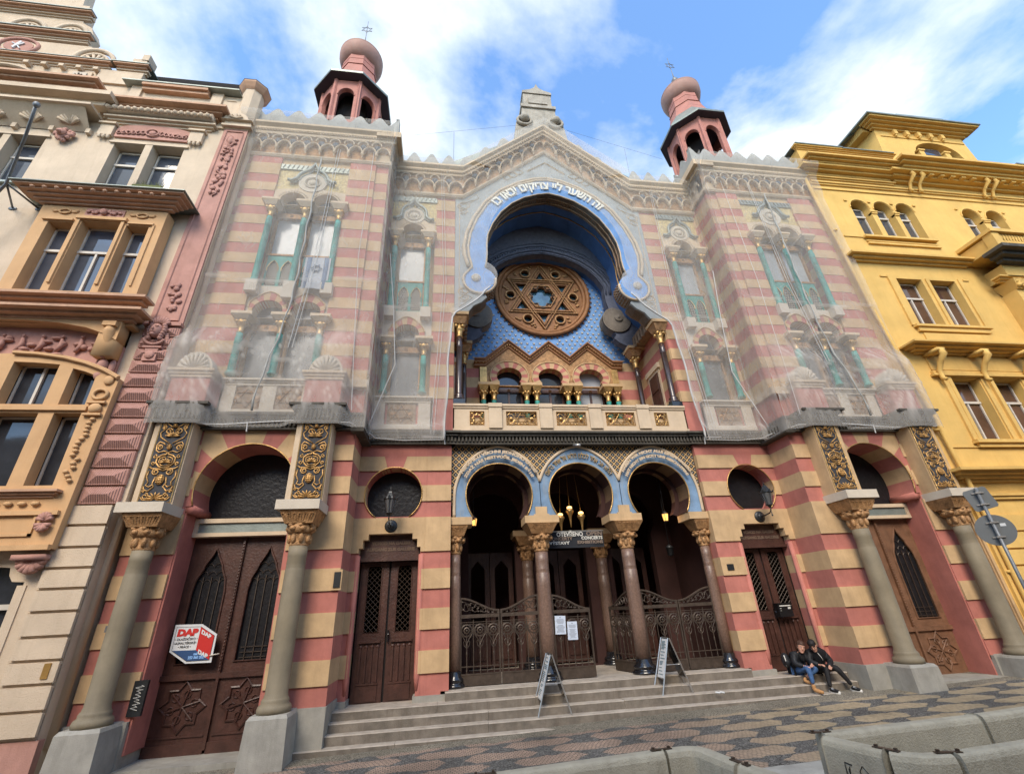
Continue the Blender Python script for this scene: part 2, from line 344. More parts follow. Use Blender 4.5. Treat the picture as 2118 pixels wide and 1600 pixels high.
# the ground sheet follows the street plane well below the paving
g.v = [(x, y, gz(x, y)-.35 if abs(x) < 1000 else z) for x, y, z in g.v]
structure(g.build('ground', ASPH))
slab('road', -60, 60, -12, -3.95, -.14, ASPH, 40, 6)
slab('pavement', -60, 60, -3.62, 4.5, 0, PAVE, 60, 12)
kb = MB()
for i in range(60):
    x0 = -30+i; r_ = random.Random(i).uniform(-.004, .004); vs = []
    for x in (x0+.004, x0+.996):
        z = gz(x, -3.8)+r_; vs += [(x, -3.95, z-.22), (x, -3.95, z-.02), (x, -3.93, z+.004), (x, -3.62, z+.006), (x, -3.62, z-.22)]
    kb.add(vs, [(0, 1, 6, 5), (1, 2, 7, 6), (2, 3, 8, 7), (3, 4, 9, 8), (0, 4, 3, 2, 1), (5, 6, 7, 8, 9)])
structure(kb.build('kerb', KERB))

# ================================================================== synagogue
SYN = thing('synagogue', (0, 0, -.6), 'pink and tan striped synagogue with horseshoe arches, two red turrets and a rose window', 'synagogue')
def P_(mb, name, mats, parent=None, label=None): return mb.build(name, mats, parent or SYN, label)
Pk, Tn = 0, 1
BG = [(-.14,.214,0),(.214,.582,1),(.582,.93,0),(.93,1.297,1),(1.297,1.645,0),(1.645,2.017,1),(2.017,2.349,0),(2.349,2.692,1),(2.692,3.034,1),(3.034,3.372,0),(3.372,3.712,1),(3.712,4.037,0),(4.037,4.361,1),(4.361,4.66,0)]
def wallscan(mb, x0, x1, yf, yb, bands, opens=None, zlo=-99, zhi=99, prot=.03, side=True):
    for z0, z1, m in bands:
        if z1 <= zlo or z0 >= zhi: continue
        a, b = max(z0, zlo), min(z1, zhi); n = 1
        if opens and (opens((a+b)/2) or opens(a+.01) or opens(b-.01)): n = max(2, int((b-a)/.022))
        for i in range(n):
            za = a+(b-a)*i/n; zb = a+(b-a)*(i+1)/n; zm = (za+zb)/2
            if m == 1 and i == 0 and n == 1: za += .0
            segs = [(x0, x1)]
            for (oa, ob) in (opens(zm) if opens else []):
                ns = []
                for (p, q) in segs:
                    if ob <= p or oa >= q: ns.append((p, q)); continue
                    if oa > p: ns.append((p, oa))
                    if ob < q: ns.append((ob, q))
                segs = ns
            mb.m = m
            for p, q in segs: mb.box(p, q, yf-(prot if m else 0), yb, za, zb)
def circ_open(cx, cz, r, zb=-99, rz=None):
    rz = rz or r
    return lambda z: [(cx-r*sqrt(max(0, 1-((z-cz)/rz)**2)), cx+r*sqrt(max(0, 1-((z-cz)/rz)**2)))] if (abs(z-cz) < rz and z > zb) else []

# ---- materials with pattern: lattice ground, scale-like leaded glass
def lattice_mat():
    m = mat('gilt_lattice_on_dark_plaster', (.03, .032, .035), .7, .3, 20, .2); t = m.node_tree; b = t.nodes['Principled BSDF']; src = b.inputs['Base Color'].links[0].from_socket
    def ma(op, a, bb=None):
        n = t.nodes.new('ShaderNodeMath'); n.operation = op
        for i, q in enumerate((a, bb)):
            if q is None: continue
            if isinstance(q, (int, float)): n.inputs[i].default_value = q
            else: t.links.new(q, n.inputs[i])
        return n.outputs[0]
    tc = t.nodes.new('ShaderNodeTexCoord'); se = t.nodes.new('ShaderNodeSeparateXYZ'); t.links.new(tc.outputs['Object'], se.inputs[0]); x, z = se.outputs[0], se.outputs[2]
    u, v = ma('ADD', x, z), ma('SUBTRACT', x, z); P = .15
    fu = ma('ABSOLUTE', ma('SUBTRACT', ma('WRAP', u, P), P/2)); fv = ma('ABSOLUTE', ma('SUBTRACT', ma('WRAP', v, P), P/2))
    for n in t.nodes:
        if n.type == 'MATH' and n.operation == 'WRAP': n.inputs[2].default_value = 0
    line = ma('GREATER_THAN', ma('MAXIMUM', fu, fv), P/2-.013); dot = ma('LESS_THAN', ma('ADD', fu, fv), .028)
    mi = t.nodes.new('ShaderNodeMix'); mi.data_type = 'RGBA'; t.links.new(line, mi.inputs[0]); 
    m2 = t.nodes.new('ShaderNodeMix'); m2.data_type = 'RGBA'; t.links.new(dot, m2.inputs[0]); t.links.new(src, m2.inputs[6]); m2.inputs[7].default_value = (.32, .31, .28, 1)
    t.links.new(m2.outputs[2], mi.inputs[6]); mi.inputs[7].default_value = (.62, .40, .17, 1); t.links.new(mi.outputs[2], b.inputs['Base Color'])
    bp = t.nodes.new('ShaderNodeBump'); bp.inputs['Distance'].default_value = .02; t.links.new(line, bp.inputs['Height']); t.links.new(bp.outputs[0], b.inputs['Normal'])
    return m
LATT = lattice_mat()
LEAD = mat('leaded_dark_glass', (.012, .012, .014), .35, .3, 12, .5, 14, spec=.3)
MOSA = mat('gold_mosaic', (.50, .38, .17), .6, .55, 22, .6, 30)

# ---- ground floor of the projecting towers
for s in (-1, 1):
    c0 = 6.86
    b = MB(s)
    f = lambda z: circ_open(c0, 3.5, .89)(z) if z > 3.2 else [(c0-.93, c0+.93)]
    wallscan(b, 4.93, 5.94, -.8, .0, BG, None); wallscan(b, 7.80, 8.66, -.8, .0, BG, None, prot=.028)
    b.m = 0; b.box(5.94, 7.80, -.77, -.2, 4.36, 4.66)
    # jambs below the arch
    b.m = 0; b.box(5.90, 5.97, -.78, -.15, -.5, 3.2); b.box(7.77, 7.84, -.78, -.15, -.5, 3.2)
    P_(b, 'tower_ground_wall', [PINK, TAN])
    # radial voussoirs
    b = MB(s); ang = [-20+i*20 for i in range(12)]
    def outp(a):
        dx, dz = cos(rad(a)), sin(rad(a)); t = 99
        if dx > 1e-6: t = min(t, .96/dx)
        if dx < -1e-6: t = min(t, -.96/dx)
        if dz > 1e-6: t = min(t, 1.16/dz)
        if dz < -1e-6: t = min(t, -.32/dz)
        return (c0+t*dx, 3.5+t*dz)
    for i in range(11):
        a0, a1 = ang[i], ang[i+1]; b.m = i % 2
        inner = arc(c0, 3.5, .89, .89, a0, a1, 5); outer = [outp(a0+(a1-a0)*k/5) for k in range(6)]
        for k in range(5):
            e0, e1 = outer[k], outer[k+1]
            if abs(e0[0]-e1[0]) > 1e-4 and abs(e0[1]-e1[1]) > 1e-4:
                cz = 4.66 if e0[1]+e1[1] > 7 else 3.18; cx = c0+(.96 if e0[0] > c0 else -.96)
                b.add([(e0[0], -.815, e0[1]), (cx, -.815, cz), (e1[0], -.815, e1[1])], [(0, 1, 2)])
        b.strip(inner, outer, -.815); b.strip(inner, inner, -.815, -.12)
    b.m = 0; b.smooth = True; [b.tube([(c0+q*.86, -.80, 3.13), (c0+q*.86, -.15, 3.13)], .085, 10) for q in (-1, 1)]; b.smooth = False
    P_(b, 'tower_arch', [PINK, TAN])
    b = MB(s); b.smooth = True; b.tube(xyz(arc(c0, 3.5, .89, .89, -20, 200, 30), -.82), .014)
    P_(b, 'arch_gilt_edge', GOLD)
    b = MB(s); b.box(c0-.94, c0+.94, -.42, -.2, 2.94, 3.02); b.box(c0-.94, c0+.94, -.42, -.2, 2.69, 2.76); b.box(c0-.94, c0-.84, -.415, -.2, 2.76, 2.94); b.box(c0+.84, c0+.94, -.415, -.2, 2.76, 2.94)
    P_(b, 'door_lintel', STONE)
    b = MB(s); b.box(c0-.84, c0+.84, -.38, -.34, 2.76, 2.94); P_(b, 'lintel_panel', ZINC)
    b = MB(s); b.plate(arc(c0, 3.5, .9, .9, -33, 213, 30), -.14, -.1); P_(b, 'arched_window', LEAD)
    # big door: two leaves
    for k in (-1, 1):
        b = MB(s); b.smooth = False; x0, x1 = (c0-.93, c0-.02) if k < 0 else (c0+.02, c0+.93); xm = (x0+x1)/2; Y = -.25
        def pt(dx, z): return (xm+dx, z)
        gl = [pt(-.28, .62), pt(.28, .62), pt(.28, 1.75), pt(.25, 1.95), pt(.17, 2.12), pt(.15, 2.2), pt(.05, 2.38), pt(0, 2.5), pt(-.05, 2.38), pt(-.15, 2.2), pt(-.17, 2.12), pt(-.25, 1.95), pt(-.28, 1.75)]
        b.plate([(x0, -.66), (x1, -.66), (x1, 2.7), (x0, 2.7)], Y, Y+.06, [gl])
        b.tube(xyz(gl, Y-.01), .02, closed=True)
        b.box(x0, x1, Y-.05, Y, .38, .46); b.box(x0+.04, x1-.04, Y-.02, Y, -.42, -.40); b.box(x0, x1, Y-.03, Y, -.66, -.5)
        # eight pointed star frame with rosette
        pts = []
        for i in range(16):
            a = rad(90+22.5*i); r = .36 if i % 2 == 0 else .255
            if i % 4 == 2: r = .33
            pts.append((xm+r*cos(a), .0+r*sin(a)))
        b.tube(xyz(pts, Y-.01), .022, 5, closed=True)
        for i in range(6):
            a = rad(90+60*i+15); 
            b.tube([(xm, Y-.015, 0), (xm+.27*cos(a), Y-.015, .27*sin(a))], .014, 5)
            b.tube([(xm+(.18*cos(a+.5*0)+.055*cos(t))*1, Y-.01, .18*sin(a)+.055*sin(t)) for t in [2*pi*q/8 for q in range(8)]], .010, 4, closed=True)
        dr = P_(b, 'door', WOODD if s < 0 else WOODR)
        b = MB(s); b.plate(gl, Y+.04, Y+.05)
        P_(b, 'door_glass', LEAD, dr)
        b = MB(s)
        for dx in (-.14, 0, .14): b.box(xm+dx-.006, xm+dx+.006, Y+.015, Y+.027, .62, 2.0)
        for z in (.66, .74, .82): b.box(xm-.22, xm+.22, Y+.015, Y+.025, z, z+.01)
        for r in range(3):
            for q in range(4): 
                xx = xm-.21+.14*q+(.07 if r % 2 else 0)
                if abs(xx-xm) < .26-.07*r: b.tube(xyz(arc(xx, 1.86+.14*r, .07, .09, 20, 160, 6), Y+.02), .006, 4)
        P_(b, 'door_grille', IRON, dr)
    b = MB(s); b.box(c0-.022, c0+.022, Y-.05, Y+.02, -.6, 2.68); 
    for i in range(40): b.ell((c0, Y-.055, .5+i*.053), (.016, .012, .02), 6, 4)
    P_(b, 'door_post', WOODD if s < 0 else WOODR)
    b = MB(s); b.box(c0-.95, c0+.95, -.95, -.15, -.8, gz(s*c0, -.6)+.02 if s > 0 else -.655); P_(b, 'door_sill', GRAN)
    # plinths
    b = MB(s)
    b.box(4.91, 5.42, -.86, 0, -1, -.07); b.box(5.42, 5.93, -.83, 0, -1, -.08); b.box(7.80, 8.68, -.86, 0, -1, -.07)
    P_(b, 'plinth', GRAN)
    for cx, cs in ((5.63, 5.655), (8.14, 8.2)):
        # pedestal
        b = MB(s); z0 = -1.
        b.add([(cx-.33, -1.42, z0), (cx+.33, -1.42, z0), (cx+.33, -.8, z0), (cx-.33, -.8, z0), (cx-.29, -1.38, -.10), (cx+.29, -1.38, -.10), (cx+.29, -.8, -.10), (cx-.29, -.8, -.10), (cx-.26, -1.34, -.055), (cx+.26, -1.34, -.055), (cx+.26, -.8, -.055), (cx-.26, -.8, -.055)],
              [(0,1,5,4),(1,2,6,5),(2,3,7,6),(3,0,4,7),(4,5,9,8),(5,6,10,9),(6,7,11,10),(7,4,8,11),(8,9,10,11)])
        P_(b, 'column_pedestal', GRAN)
        b = MB(s); b.smooth = True
        b.lathe([(.245,-.055),(.25,.0),(.235,.04),(.20,.07),(.205,.1),(.19,.13),(.175,.15),(.172,.18),(.165,.19),(.168,1.2),(.16,2.0),(.152,2.02),(.158,2.04),(.152,2.06),(.158,2.08),(.15,2.18),(.157,2.2),(.155,2.38)], cx, -1.1, 24)
        cl = P_(b, 'column', GREYCOL)
        b = MB(s); b.smooth = True
        b.lathe([(.15,2.36),(.165,2.4),(.15,2.44),(.17,2.55),(.19,2.6)], cx, -1.1, 20)
        for i in range(8):
            a = 2*pi*(i+.5)/8; b.ell((cx+.165*cos(a), -1.1+.165*sin(a), 2.5), (.045, .045, .09), 8, 5)
        for i in range(8):
            a = 2*pi*i/8+pi/8; rr = .225 if i % 2 == 0 else .2; b.ell((cx+rr*cos(a), -1.1+rr*sin(a), 2.66), (.06, .06, .05), 8, 5); b.ell((cx+rr*1.04*cos(a+.2), -1.1+rr*1.04*sin(a+.2), 2.72), (.045, .045, .035), 8, 5)
        b.smooth = False; b.frus(cx, -1.1, 2.74, 2.96, .235, .235, .32, .32)
        for k in range(6):
            xx = cx-.2+.08*k; b.tube([(xx, -1.345, 2.78), (xx*1.0+(xx-cx)*.25, -1.405, 2.9), (xx+(xx-cx)*.25+.04, -1.405, 2.9), (xx+.04, -1.345, 2.78)], .01, 4)
        b.smooth = True; b.lathe([(.2, 2.58), (.235, 2.62), (.24, 2.74)], cx, -1.1, 8)
        P_(b, 'capital', BRONZE, cl)
        b = MB(s); b.box(cs-.37, cs+.37, -1.46, -.8, 2.965, 3.135); P_(b, 'impost_slab', WSTONE)
        b = MB(s); b.box(cs-.335, cs+.335, -1.15, -.8, 3.135, 4.72)
        b.m = 0; b.box(cs-.275, cs+.275, -1.165, -1.15, 3.16, 4.71)
        P_(b, 'pier_block', STONE if s < 0 else TAN)
    # mid jamb block behind the column
SLATE = mat('dark_slate_ground', (.045, .045, .05), .8, .3)
GILT2 = mat('aged_gilding', (.42, .24, .085), .45, .5, 14, .5, 40, metal=.55)
def relief(b, cx, y, z0, w, h):
    """symmetrical scrollwork; b.M used for placing, built round x=0, z=0..h"""
    X = lambda u: cx+u*w/2; Z = lambda v: z0+v*h
    def tb(pts, r): 
        for q in (-1, 1): b.tube([(X(q*u), y, Z(v)) for u, v in pts], r, 6, flat=.8)
    def spiral(u, v, r, turns, start, dr=1):
        p = []
        for i in range(13):
            t = i/12; a = start+dr*t*turns*2*pi; rr = r*(1-.75*t); p.append((u+rr*cos(a), v+rr*sin(a)*w/2/h))
        return p
    b.smooth = True
    for (u, v, ru, rv) in ((0, .955, .15, .028), (0, .67, .17, .04), (0, .26, .30, .065)):
        b.ell((X(0), y-.01, Z(v)), (ru*w/2, .03, rv*h), 12, 8)
        for i in range(4):
            for j in (-1, 0, 1): b.ell((X(j*ru*.5), y-.03, Z(v+(i-1.5)*rv*.4)), (ru*w/2*.25, .02, rv*h*.16), 6, 4)
    def palm(v, k, sc):
        for i in range(7):
            a = rad(90+(i-3)*k); u = cos(a)*sc; L_ = .055*sc*2.2
            b.tube([(X(0), y, Z(v)), (X(u*.5), y-.015, Z(v+sin(a)*L_*.6)), (X(u), y-.02, Z(v+sin(a)*L_))], [.008, .017, .011], 6)
    palm(.81, 27, .52); palm(.03, 30, .62); palm(.475, 32, .42)
    # heart round the middle palmette
    tb([(0, .40), (.35, .42), (.62, .47), (.60, .535), (.35, .565), (.1, .575), (0, .60)], .018)
    tb([(0, .43), (.25, .44), (.45, .48), (.43, .525), (.25, .54), (.05, .545)], .011)
    tb([(0, .60), (.3, .62), (.62, .60), (.85, .63), (.9, .70), (.75, .74), (.45, .72), (.3, .69)], .013)
    tb(spiral(.66, .665, .24, 1.4, 0), .012); tb(spiral(.35, .88, .26, 1.3, pi, -1), .013); tb(spiral(.75, .93, .18, 1.2, pi/2), .012)
    tb([(.1, .72), (.45, .76), (.8, .80), (.9, .86), (.7, .90), (.85, .97)], .012); tb([(.12, .93), (.35, .955), (.6, .985), (.9, .98)], .012)
    tb(spiral(.45, .355, .27, 1.5, pi*.5, -1), .014); tb([(0, .37), (.25, .39), (.75, .395), (.95, .42)], .016); tb([(.9, .37), (.95, .30), (.75, .23), (.85, .19), (.6, .17), (.4, .2)], .013)
    tb([(.35, .29), (.45, .22), (.3, .175), (.6, .12), (.9, .14), (.95, .18)], .014); tb(spiral(.68, .06, .24, 1.3, pi*.5), .013); tb(spiral(.88, .115, .1, 1, 0), .01)
    tb([(.1, .02), (.4, .015), (.8, .02), (.95, .05)], .012); tb(spiral(.8, .55, .15, 1.1, pi*.5), .01); tb(spiral(.82, .46, .15, 1.1, -pi*.5, -1), .01)
for s in (-1, 1):
    for cs in (5.61, 8.16):
        b = MB(s); b.box(cs-.255, cs+.255, -1.172, -1.166, 3.19, 4.70); bk = P_(b, 'relief_panel', SLATE)
        b = MB(s); relief(b, cs, -1.18, 3.2, .5, 1.49)
        P_(b, 'gilded_scrollwork', GILT2, bk)
        b = MB(s)
        b.tube([(cs-.265, -1.175, 3.18), (cs+.265, -1.175, 3.18), (cs+.265, -1.175, 4.71), (cs-.265, -1.175, 4.71)], .012, 4, closed=True); P_(b, 'panel_frame', GOLD, bk)

# ---- ground floor bays between tower and portico
for s in (-1, 1):
    c0 = 4.17
    def op(z):
        if 3.05 < z < 4.11: return circ_open(c0, 3.53, .595, rz=.58)(z)
        if z < 2.45: return [(c0-.61, c0+.61)]
        if z < 2.59: return [(c0-.54, c0+.54)]
        if z < 2.72: return [(c0-.44, c0+.44)]
        return []
    b = MB(s); wallscan(b, 3.477, 4.94, 0, .3, BG, op); b.m = 0; wallscan(b, 2.95, 3.475, 0, .5, BG, None, prot=.035)
    b.m = 1; b.plate([(c0-.165, 4.09), (c0+.165, 4.09), (c0+.245, 4.365), (c0-.245, 4.365)], -.034, 0); b.mi[-8:] = [0]*8
    P_(b, 'bay_ground_wall', [PINK, TAN])
    b = MB(s); b.smooth = True
    rim = arc(c0, 3.53, .60, .585, -55, 235, 36); b.tube(xyz(rim, -.035), .013); P_(b, 'window_gilt_edge', GOLD)
    b = MB(s); b.strip(rim, rim, -.03, .4); b.box(c0-.5, c0+.5, -.02, .4, 3.03, 3.055); P_(b, 'window_soffit', PINK)
    b = MB(s); b.plate(arc(c0, 3.53, .62, .60, -58, 238, 30), .38, .4); P_(b, 'round_window', LEAD)
    # jamb rolls
    b = MB(s); b.smooth = True
    for q in (-1, 1): b.tube([(c0+q*.63, .02, -.05), (c0+q*.63, .02, .16), (c0+q*.63, .02, 2.3)], [.03, .055, .055], 8)
    P_(b, 'door_jamb', PINK)
    Y = .3
    for k in (-1, 1):
        b = MB(s); x0, x1 = (c0-.58, c0-.02) if k < 0 else (c0+.02, c0+.58); xm = (x0+x1)/2
        gl = [(xm-.145, .92), (xm+.145, .92), (xm+.145, 2.08), (xm+.10, 2.13), (xm-.10, 2.13), (xm-.145, 2.08)]
        b.plate([(x0, -.26), (x1, -.26), (x1, 2.22), (x0, 2.22)], Y, Y+.05, [gl]); b.tube(xyz(gl, Y), .015, closed=True)
        b.box(xm-.2, xm+.2, Y-.05, Y, .745, .785); b.box(xm-.2, xm+.2, Y-.03, Y, .06, .09); b.box(xm-.19, xm+.19, Y-.02, Y, -.2, .05)
        for q in range(4): xx = xm-.16+.107*q; b.box(xx-.018, xx+.018, Y-.03, Y, .1, .66)
        for q in range(4): xx = xm-.16+.107*q; b.ell((xx, Y-.01, .68), (.035, .025, .04), 8, 4)
        d = P_(b, 'door', WOODD)
        b = MB(s); b.plate(gl, Y+.03, Y+.04); P_(b, 'door_glass', LEAD, d)
        b = MB(s)
        for i in range(-3, 14):
            for dx in (1, -1):
                z = .92+i*.1; xa, xb = xm-.14*dx, xm+.14*dx; za, zb = z, z+.28
                if za < .93: t = (.93-za)/.28; xa = xa+(xb-xa)*t; za = .93
                if zb > 2.1: t = (2.1-za)/(zb-za) if zb > za else 0; xb = xa+(xb-xa)*t; zb = 2.1
                if zb > za+.01: b.tube([(xa, Y+.015, za), (xb, Y+.015, zb)], .0055, 4)
        P_(b, 'door_grille', IRON, d)
        if k*s > 0 or True:
            if k < 0: 
                b = MB(s); b.box(c0-.05, c0-.03, Y-.06, Y, .75, .95); b.ell((c0-.045, Y-.07, .88), (.02, .03, .02)); P_(b, 'door_handle', BLACKP, d)
    b = MB(s); b.plate([(c0-.61, 2.2), (c0+.61, 2.2), (c0+.61, 2.45), (c0+.54, 2.59), (c0+.44, 2.72), (c0-.44, 2.72), (c0-.54, 2.59), (c0-.61, 2.45)], .16, .3)
    b.box(c0-.61, c0+.61, .12, .3, 2.2, 2.26); lb = P_(b, 'lintel_board', WOODD)
    b = MB()
    for st, z in (('VCHOD NA GALERII', 2.55), ('AUFGANG ZUR GALLERIE', 2.43)):
        put_text(b, st, .062, lambda x, y, q: (s*c0+x, .15-q, z-.03+y), width=.78 if z > 2.5 else .98, bold=.006)
    P_(b, 'lintel_lettering', mat('faded_lintel_letters%d' % s, (.13, .085, .06), .7, .2, bump=0), lb)
    b = MB(s); b.box(2.95, 3.60, -.06, .5, -.35, -.13); b.box(4.76, 4.94, -.06, .5, -.35, -.13); P_(b, 'plinth', GRAN)
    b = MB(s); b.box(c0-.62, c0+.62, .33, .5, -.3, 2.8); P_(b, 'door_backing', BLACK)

# ---- steps
rs = random.Random(4)
def step(x0, x1, yf, yb, zt, zb):
    b = MB(); x = x0
    while x < x1-.05:
        L_ = rs.uniform(1.5, 2.9); xe = min(x+L_, x1); xe = x1 if x1-xe < .5 else xe; d = rs.uniform(-.006, .006); t = rs.uniform(-.004, .004); e = .012
        xa, xb, y0, z1 = x+.003, xe-.003, yf+d, zt+t
        b.add([(xa,y0,zb),(xb,y0,zb),(xb,yb,zb),(xa,yb,zb),(xa,y0,z1-e),(xb,y0,z1-e),(xb,y0+e,z1),(xa,y0+e,z1),(xb,yb,z1),(xa,yb,z1)],
              [(0,1,5,4),(4,5,6,7),(7,6,8,9),(1,2,8,6,5),(3,0,4,7,9),(2,3,9,8)]); b.mi[-6] = 1; x = xe
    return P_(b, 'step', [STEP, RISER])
step(-3.02, 3.02, -.13, 1.2, -.09, -.3)
step(-4.96, 4.9, -.36, .7, -.225, -.5)
step(-5.0, 4.9, -.55, -.3, -.355, -.6)
step(-5.06, 4.92, -.74, -.5, -.485, -.9)
step(-5.36, 4.96, -.93, -.7, -.615, -1.)

# ---- portico: outer arches
AC = (-1.88, 0., 1.88)
def inner_pts(cx, n=48):
    p = []
    for i in range(n+1):
        a = -37+254*i/n
        r = rad(a); z = 3.52+(.70 if sin(r) > 0 else .8)*sin(r); x = .745*cos(r)
        p.append((cx+x, z))
    return p
def outer_pts(cx, n=48, clip=.955):
    p = []
    for i in range(n+1):
        a = rad(-37+254*i/n)
        # pointed arch: intersection of 2 circles offset
        dx, dz = cos(a), sin(a)
        off = .2*(-1 if dx > 0 else 1); R = 1.2; cz = -.07
        # solve |t*d-(off,cz)|=R
        B_ = dx*off+dz*cz; t = B_+sqrt(B_*B_-(off*off+cz*cz)+R*R); x, z = t*dx, 3.52+t*dz
        if dz < 0: x = (1.0 if dx > 0 else -1.0); z = max(3.03, 3.52+dz*.8)
        x = max(-clip, min(clip, x)); p.append((cx+x, z))
    return p
for i, cx in enumerate(AC):
    I_, O_ = inner_pts(cx), outer_pts(cx)
    if i == 0: O_ = [(min(p[0], cx+.94) if p[0] > cx else (p[0] if True else 0), p[1]) for p in outer_pts(cx, clip=1.02)]
    if i == 2: O_ = [(max(p[0], cx-.94) if p[0] < cx else p[0], p[1]) for p in outer_pts(cx, clip=1.02)]
    b = MB(); b.strip(I_, O_, .1); P_(b, 'arch_band', BLUE if 0 else mat('weathered_blue_plaster_%d' % i, (.16, .25, .37), .75, .25, 3, .2, streak=.98, dirt=(.30, .30, .275)))
    # striped soffit, stepped in depth
    b = MB(); n = len(I_)-1
    for k in range(n): b.m = (k//5) % 2; b.strip(I_[k:k+2], I_[k:k+2], .1, .62)
    I2 = [((p[0]-cx)*.86+cx, 3.45+(p[1]-3.45)*.9) for p in I_]
    b.m = 0; b.strip(I_, I2, .62)
    for k in range(n): b.m = (k//5) % 2; b.strip(I2[k:k+2], I2[k:k+2], .62, .8)
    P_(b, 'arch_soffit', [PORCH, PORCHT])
    b = MB(); b.smooth = True; b.tube(xyz(I_, .085), .016, 8); P_(b, 'arch_gilt_edge', GOLD)
    b = MB(); b.smooth = True; op_ = [q for q in O_ if abs(q[0]-cx) <= 1.03 and q[1] > 3.79] if i == 1 else [q for q in O_ if (q[1] > 3.79 or (q[0]-cx)*(i-1) > .5)]
    b.tube(xyz(op_, .08), .035, 8, flat=.6); P_(b, 'arch_moulding', STONE)
b = MB(); b.plate([(-2.97, 3.3), (-2.97, 4.66), (2.97, 4.66), (2.97, 3.3)]+[(p[0], p[1]) for cx in reversed(AC) for p in [q for q in outer_pts(cx, clip=.94 if cx == 0 else 1.0) if q[1] > 3.3 and (cx == 0 or abs(q[0]-cx) < .93 or (q[0]-cx)*cx > 0)]], .115, .16)
P_(b, 'lattice_spandrel', LATT)
b = MB(); 
for x in (-2.98, 2.98): b.box(x-.04, x+.04, .09, .8, 3.0, 4.66)
b.box(-2.97, 2.97, .6, .8, 4.4, 4.7)
P_(b, 'portico_side_wall', PORCHT)

# lettering on the arch bands
def bend(cx, cz, R, z0, ry=1.):
    return lambda x, y, q: (cx+(R+y)*sin(x/R), z0-q, cz+(R+y)*cos(x/R)*ry)
def arch_text(st, cx, R, h, width, M_, y0=.0, bold=.005, nm='arch_lettering'):
    b = MB(); put_text(b, st, h, bend(cx, 3.5, R, y0), width=width, bold=bold, ext=.012); P_(b, nm, M_)
arch_text('NEMÁME-LI VŠICHNI JEDNOHO OTCE?', AC[0], .945, .066, 2.0, STONE); arch_text('ZDAŽ NÁS NESTVOŘIL JEDEN BŮH?', AC[0], .825, .062, 1.85, STONE)
arch_text('HABEN WIR NICHT ALLE EINEN VATER?', AC[2], .945, .066, 2.0, STONE); arch_text('HAT NICHT EIN GOTT UNS GESCHAFFEN?', AC[2], .825, .062, 1.85, STONE)
b = MB(); vs, fs = text_h(heb('הלוא אב אחד לכלנו הלוא אל אחד בראנו'), .13, ext=.012); x0 = min(v[0] for v in vs); x1 = max(v[0] for v in vs); bd = bend(AC[1], 3.5, .84, .07); b.add([bd(((v[0]-x0)/(x1-x0)-.5)*1.75, v[1], v[2]) for v in vs], fs); P_(b, 'arch_lettering', GOLD)

# columns of the portico
def pcol(cx, cy, mcol, rr=.145, side=0, par=None, dark=False):
    b = MB(); b.smooth = True
    b.lathe([(rr*1.75,-.09),(rr*1.8,-.05),(rr*1.55,-.02),(rr*1.3,0),(rr*1.55,.03),(rr*1.5,.06),(rr*1.15,.09),(rr*1.12,.18)], cx, cy, 24); bs = b
    b = MB(); b.smooth = True
    b.lathe([(rr,.17),(rr*1.02,.8),(rr,1.6),(rr,1.86),(rr*.94,1.87),(rr*1.0,1.89),(rr*.94,1.91),(rr,1.93),(rr*.94,1.95),(rr*.98,2.1),(rr*.95,2.3)], cx, cy, 24); cl = P_(b, 'column', mcol); P_(bs, 'column_base', BLACKP, cl)
    b = MB(); b.smooth = True
    b.lathe([(rr*.95,2.29),(rr*1.1,2.32),(rr*.98,2.35),(rr*1.15,2.46),(rr*1.35,2.52)], cx, cy, 20)
    for i in range(8):
        a = 2*pi*(i+.5)/8; b.ell((cx+rr*1.08*cos(a), cy+rr*1.08*sin(a), 2.42), (.04, .04, .075), 8, 5)
        a = 2*pi*i/8+pi/8; q = rr*1.55; b.ell((cx+q*cos(a), cy+q*sin(a), 2.565), (.055, .055, .045), 8, 5); b.ell((cx+q*cos(a+.25), cy+q*sin(a+.25), 2.61), (.045, .045, .03), 8, 5)
    b.lathe([(rr*1.3, 2.5), (rr*1.6, 2.55), (rr*1.6, 2.65)], cx, cy, 8)
    b.smooth = False; b.frus(cx, cy, 2.65, 2.86, rr*1.55, rr*1.55, rr*2.35, rr*2.35)
    for k in range(5):
        xx = -rr*1.25+rr*.5*k; b.tube([(cx+xx, cy-rr*1.6, 2.68), (cx+xx*1.25, cy-rr*2.2, 2.82), (cx+xx*1.25+.04, cy-rr*2.2, 2.82), (cx+xx+.04, cy-rr*1.6, 2.68)], .009, 4)
    P_(b, 'capital', BRONZE, cl)
for cx in (-.98, .98): pcol(cx, .3, REDCOL)
for cx in (-2.84, 2.84): pcol(cx, .3, REDCOL, .11)
for cx in (-.98, .98): pcol(cx, 2.2, REDCOL)
b = MB()
for a, c in ((-1.34, -.58), (.58, 1.34), (-2.95, -2.49), (2.49, 2.95)):
    b.box(a, c, .04, .62, 2.875, 3.03)
for a, c in ((-.84, .84),): pass
for x in (-.96, .96): b.box(x-.13, x+.13, .06, .1, 3.06, 3.22); b.box(x-.17, x+.17, .055, .1, 3.03, 3.06)
for x in (-.98, .98): b.box(x-.38, x+.38, 1.9, 2.5, 2.86, 3.0)
P_(b, 'impost_slab', TAN)
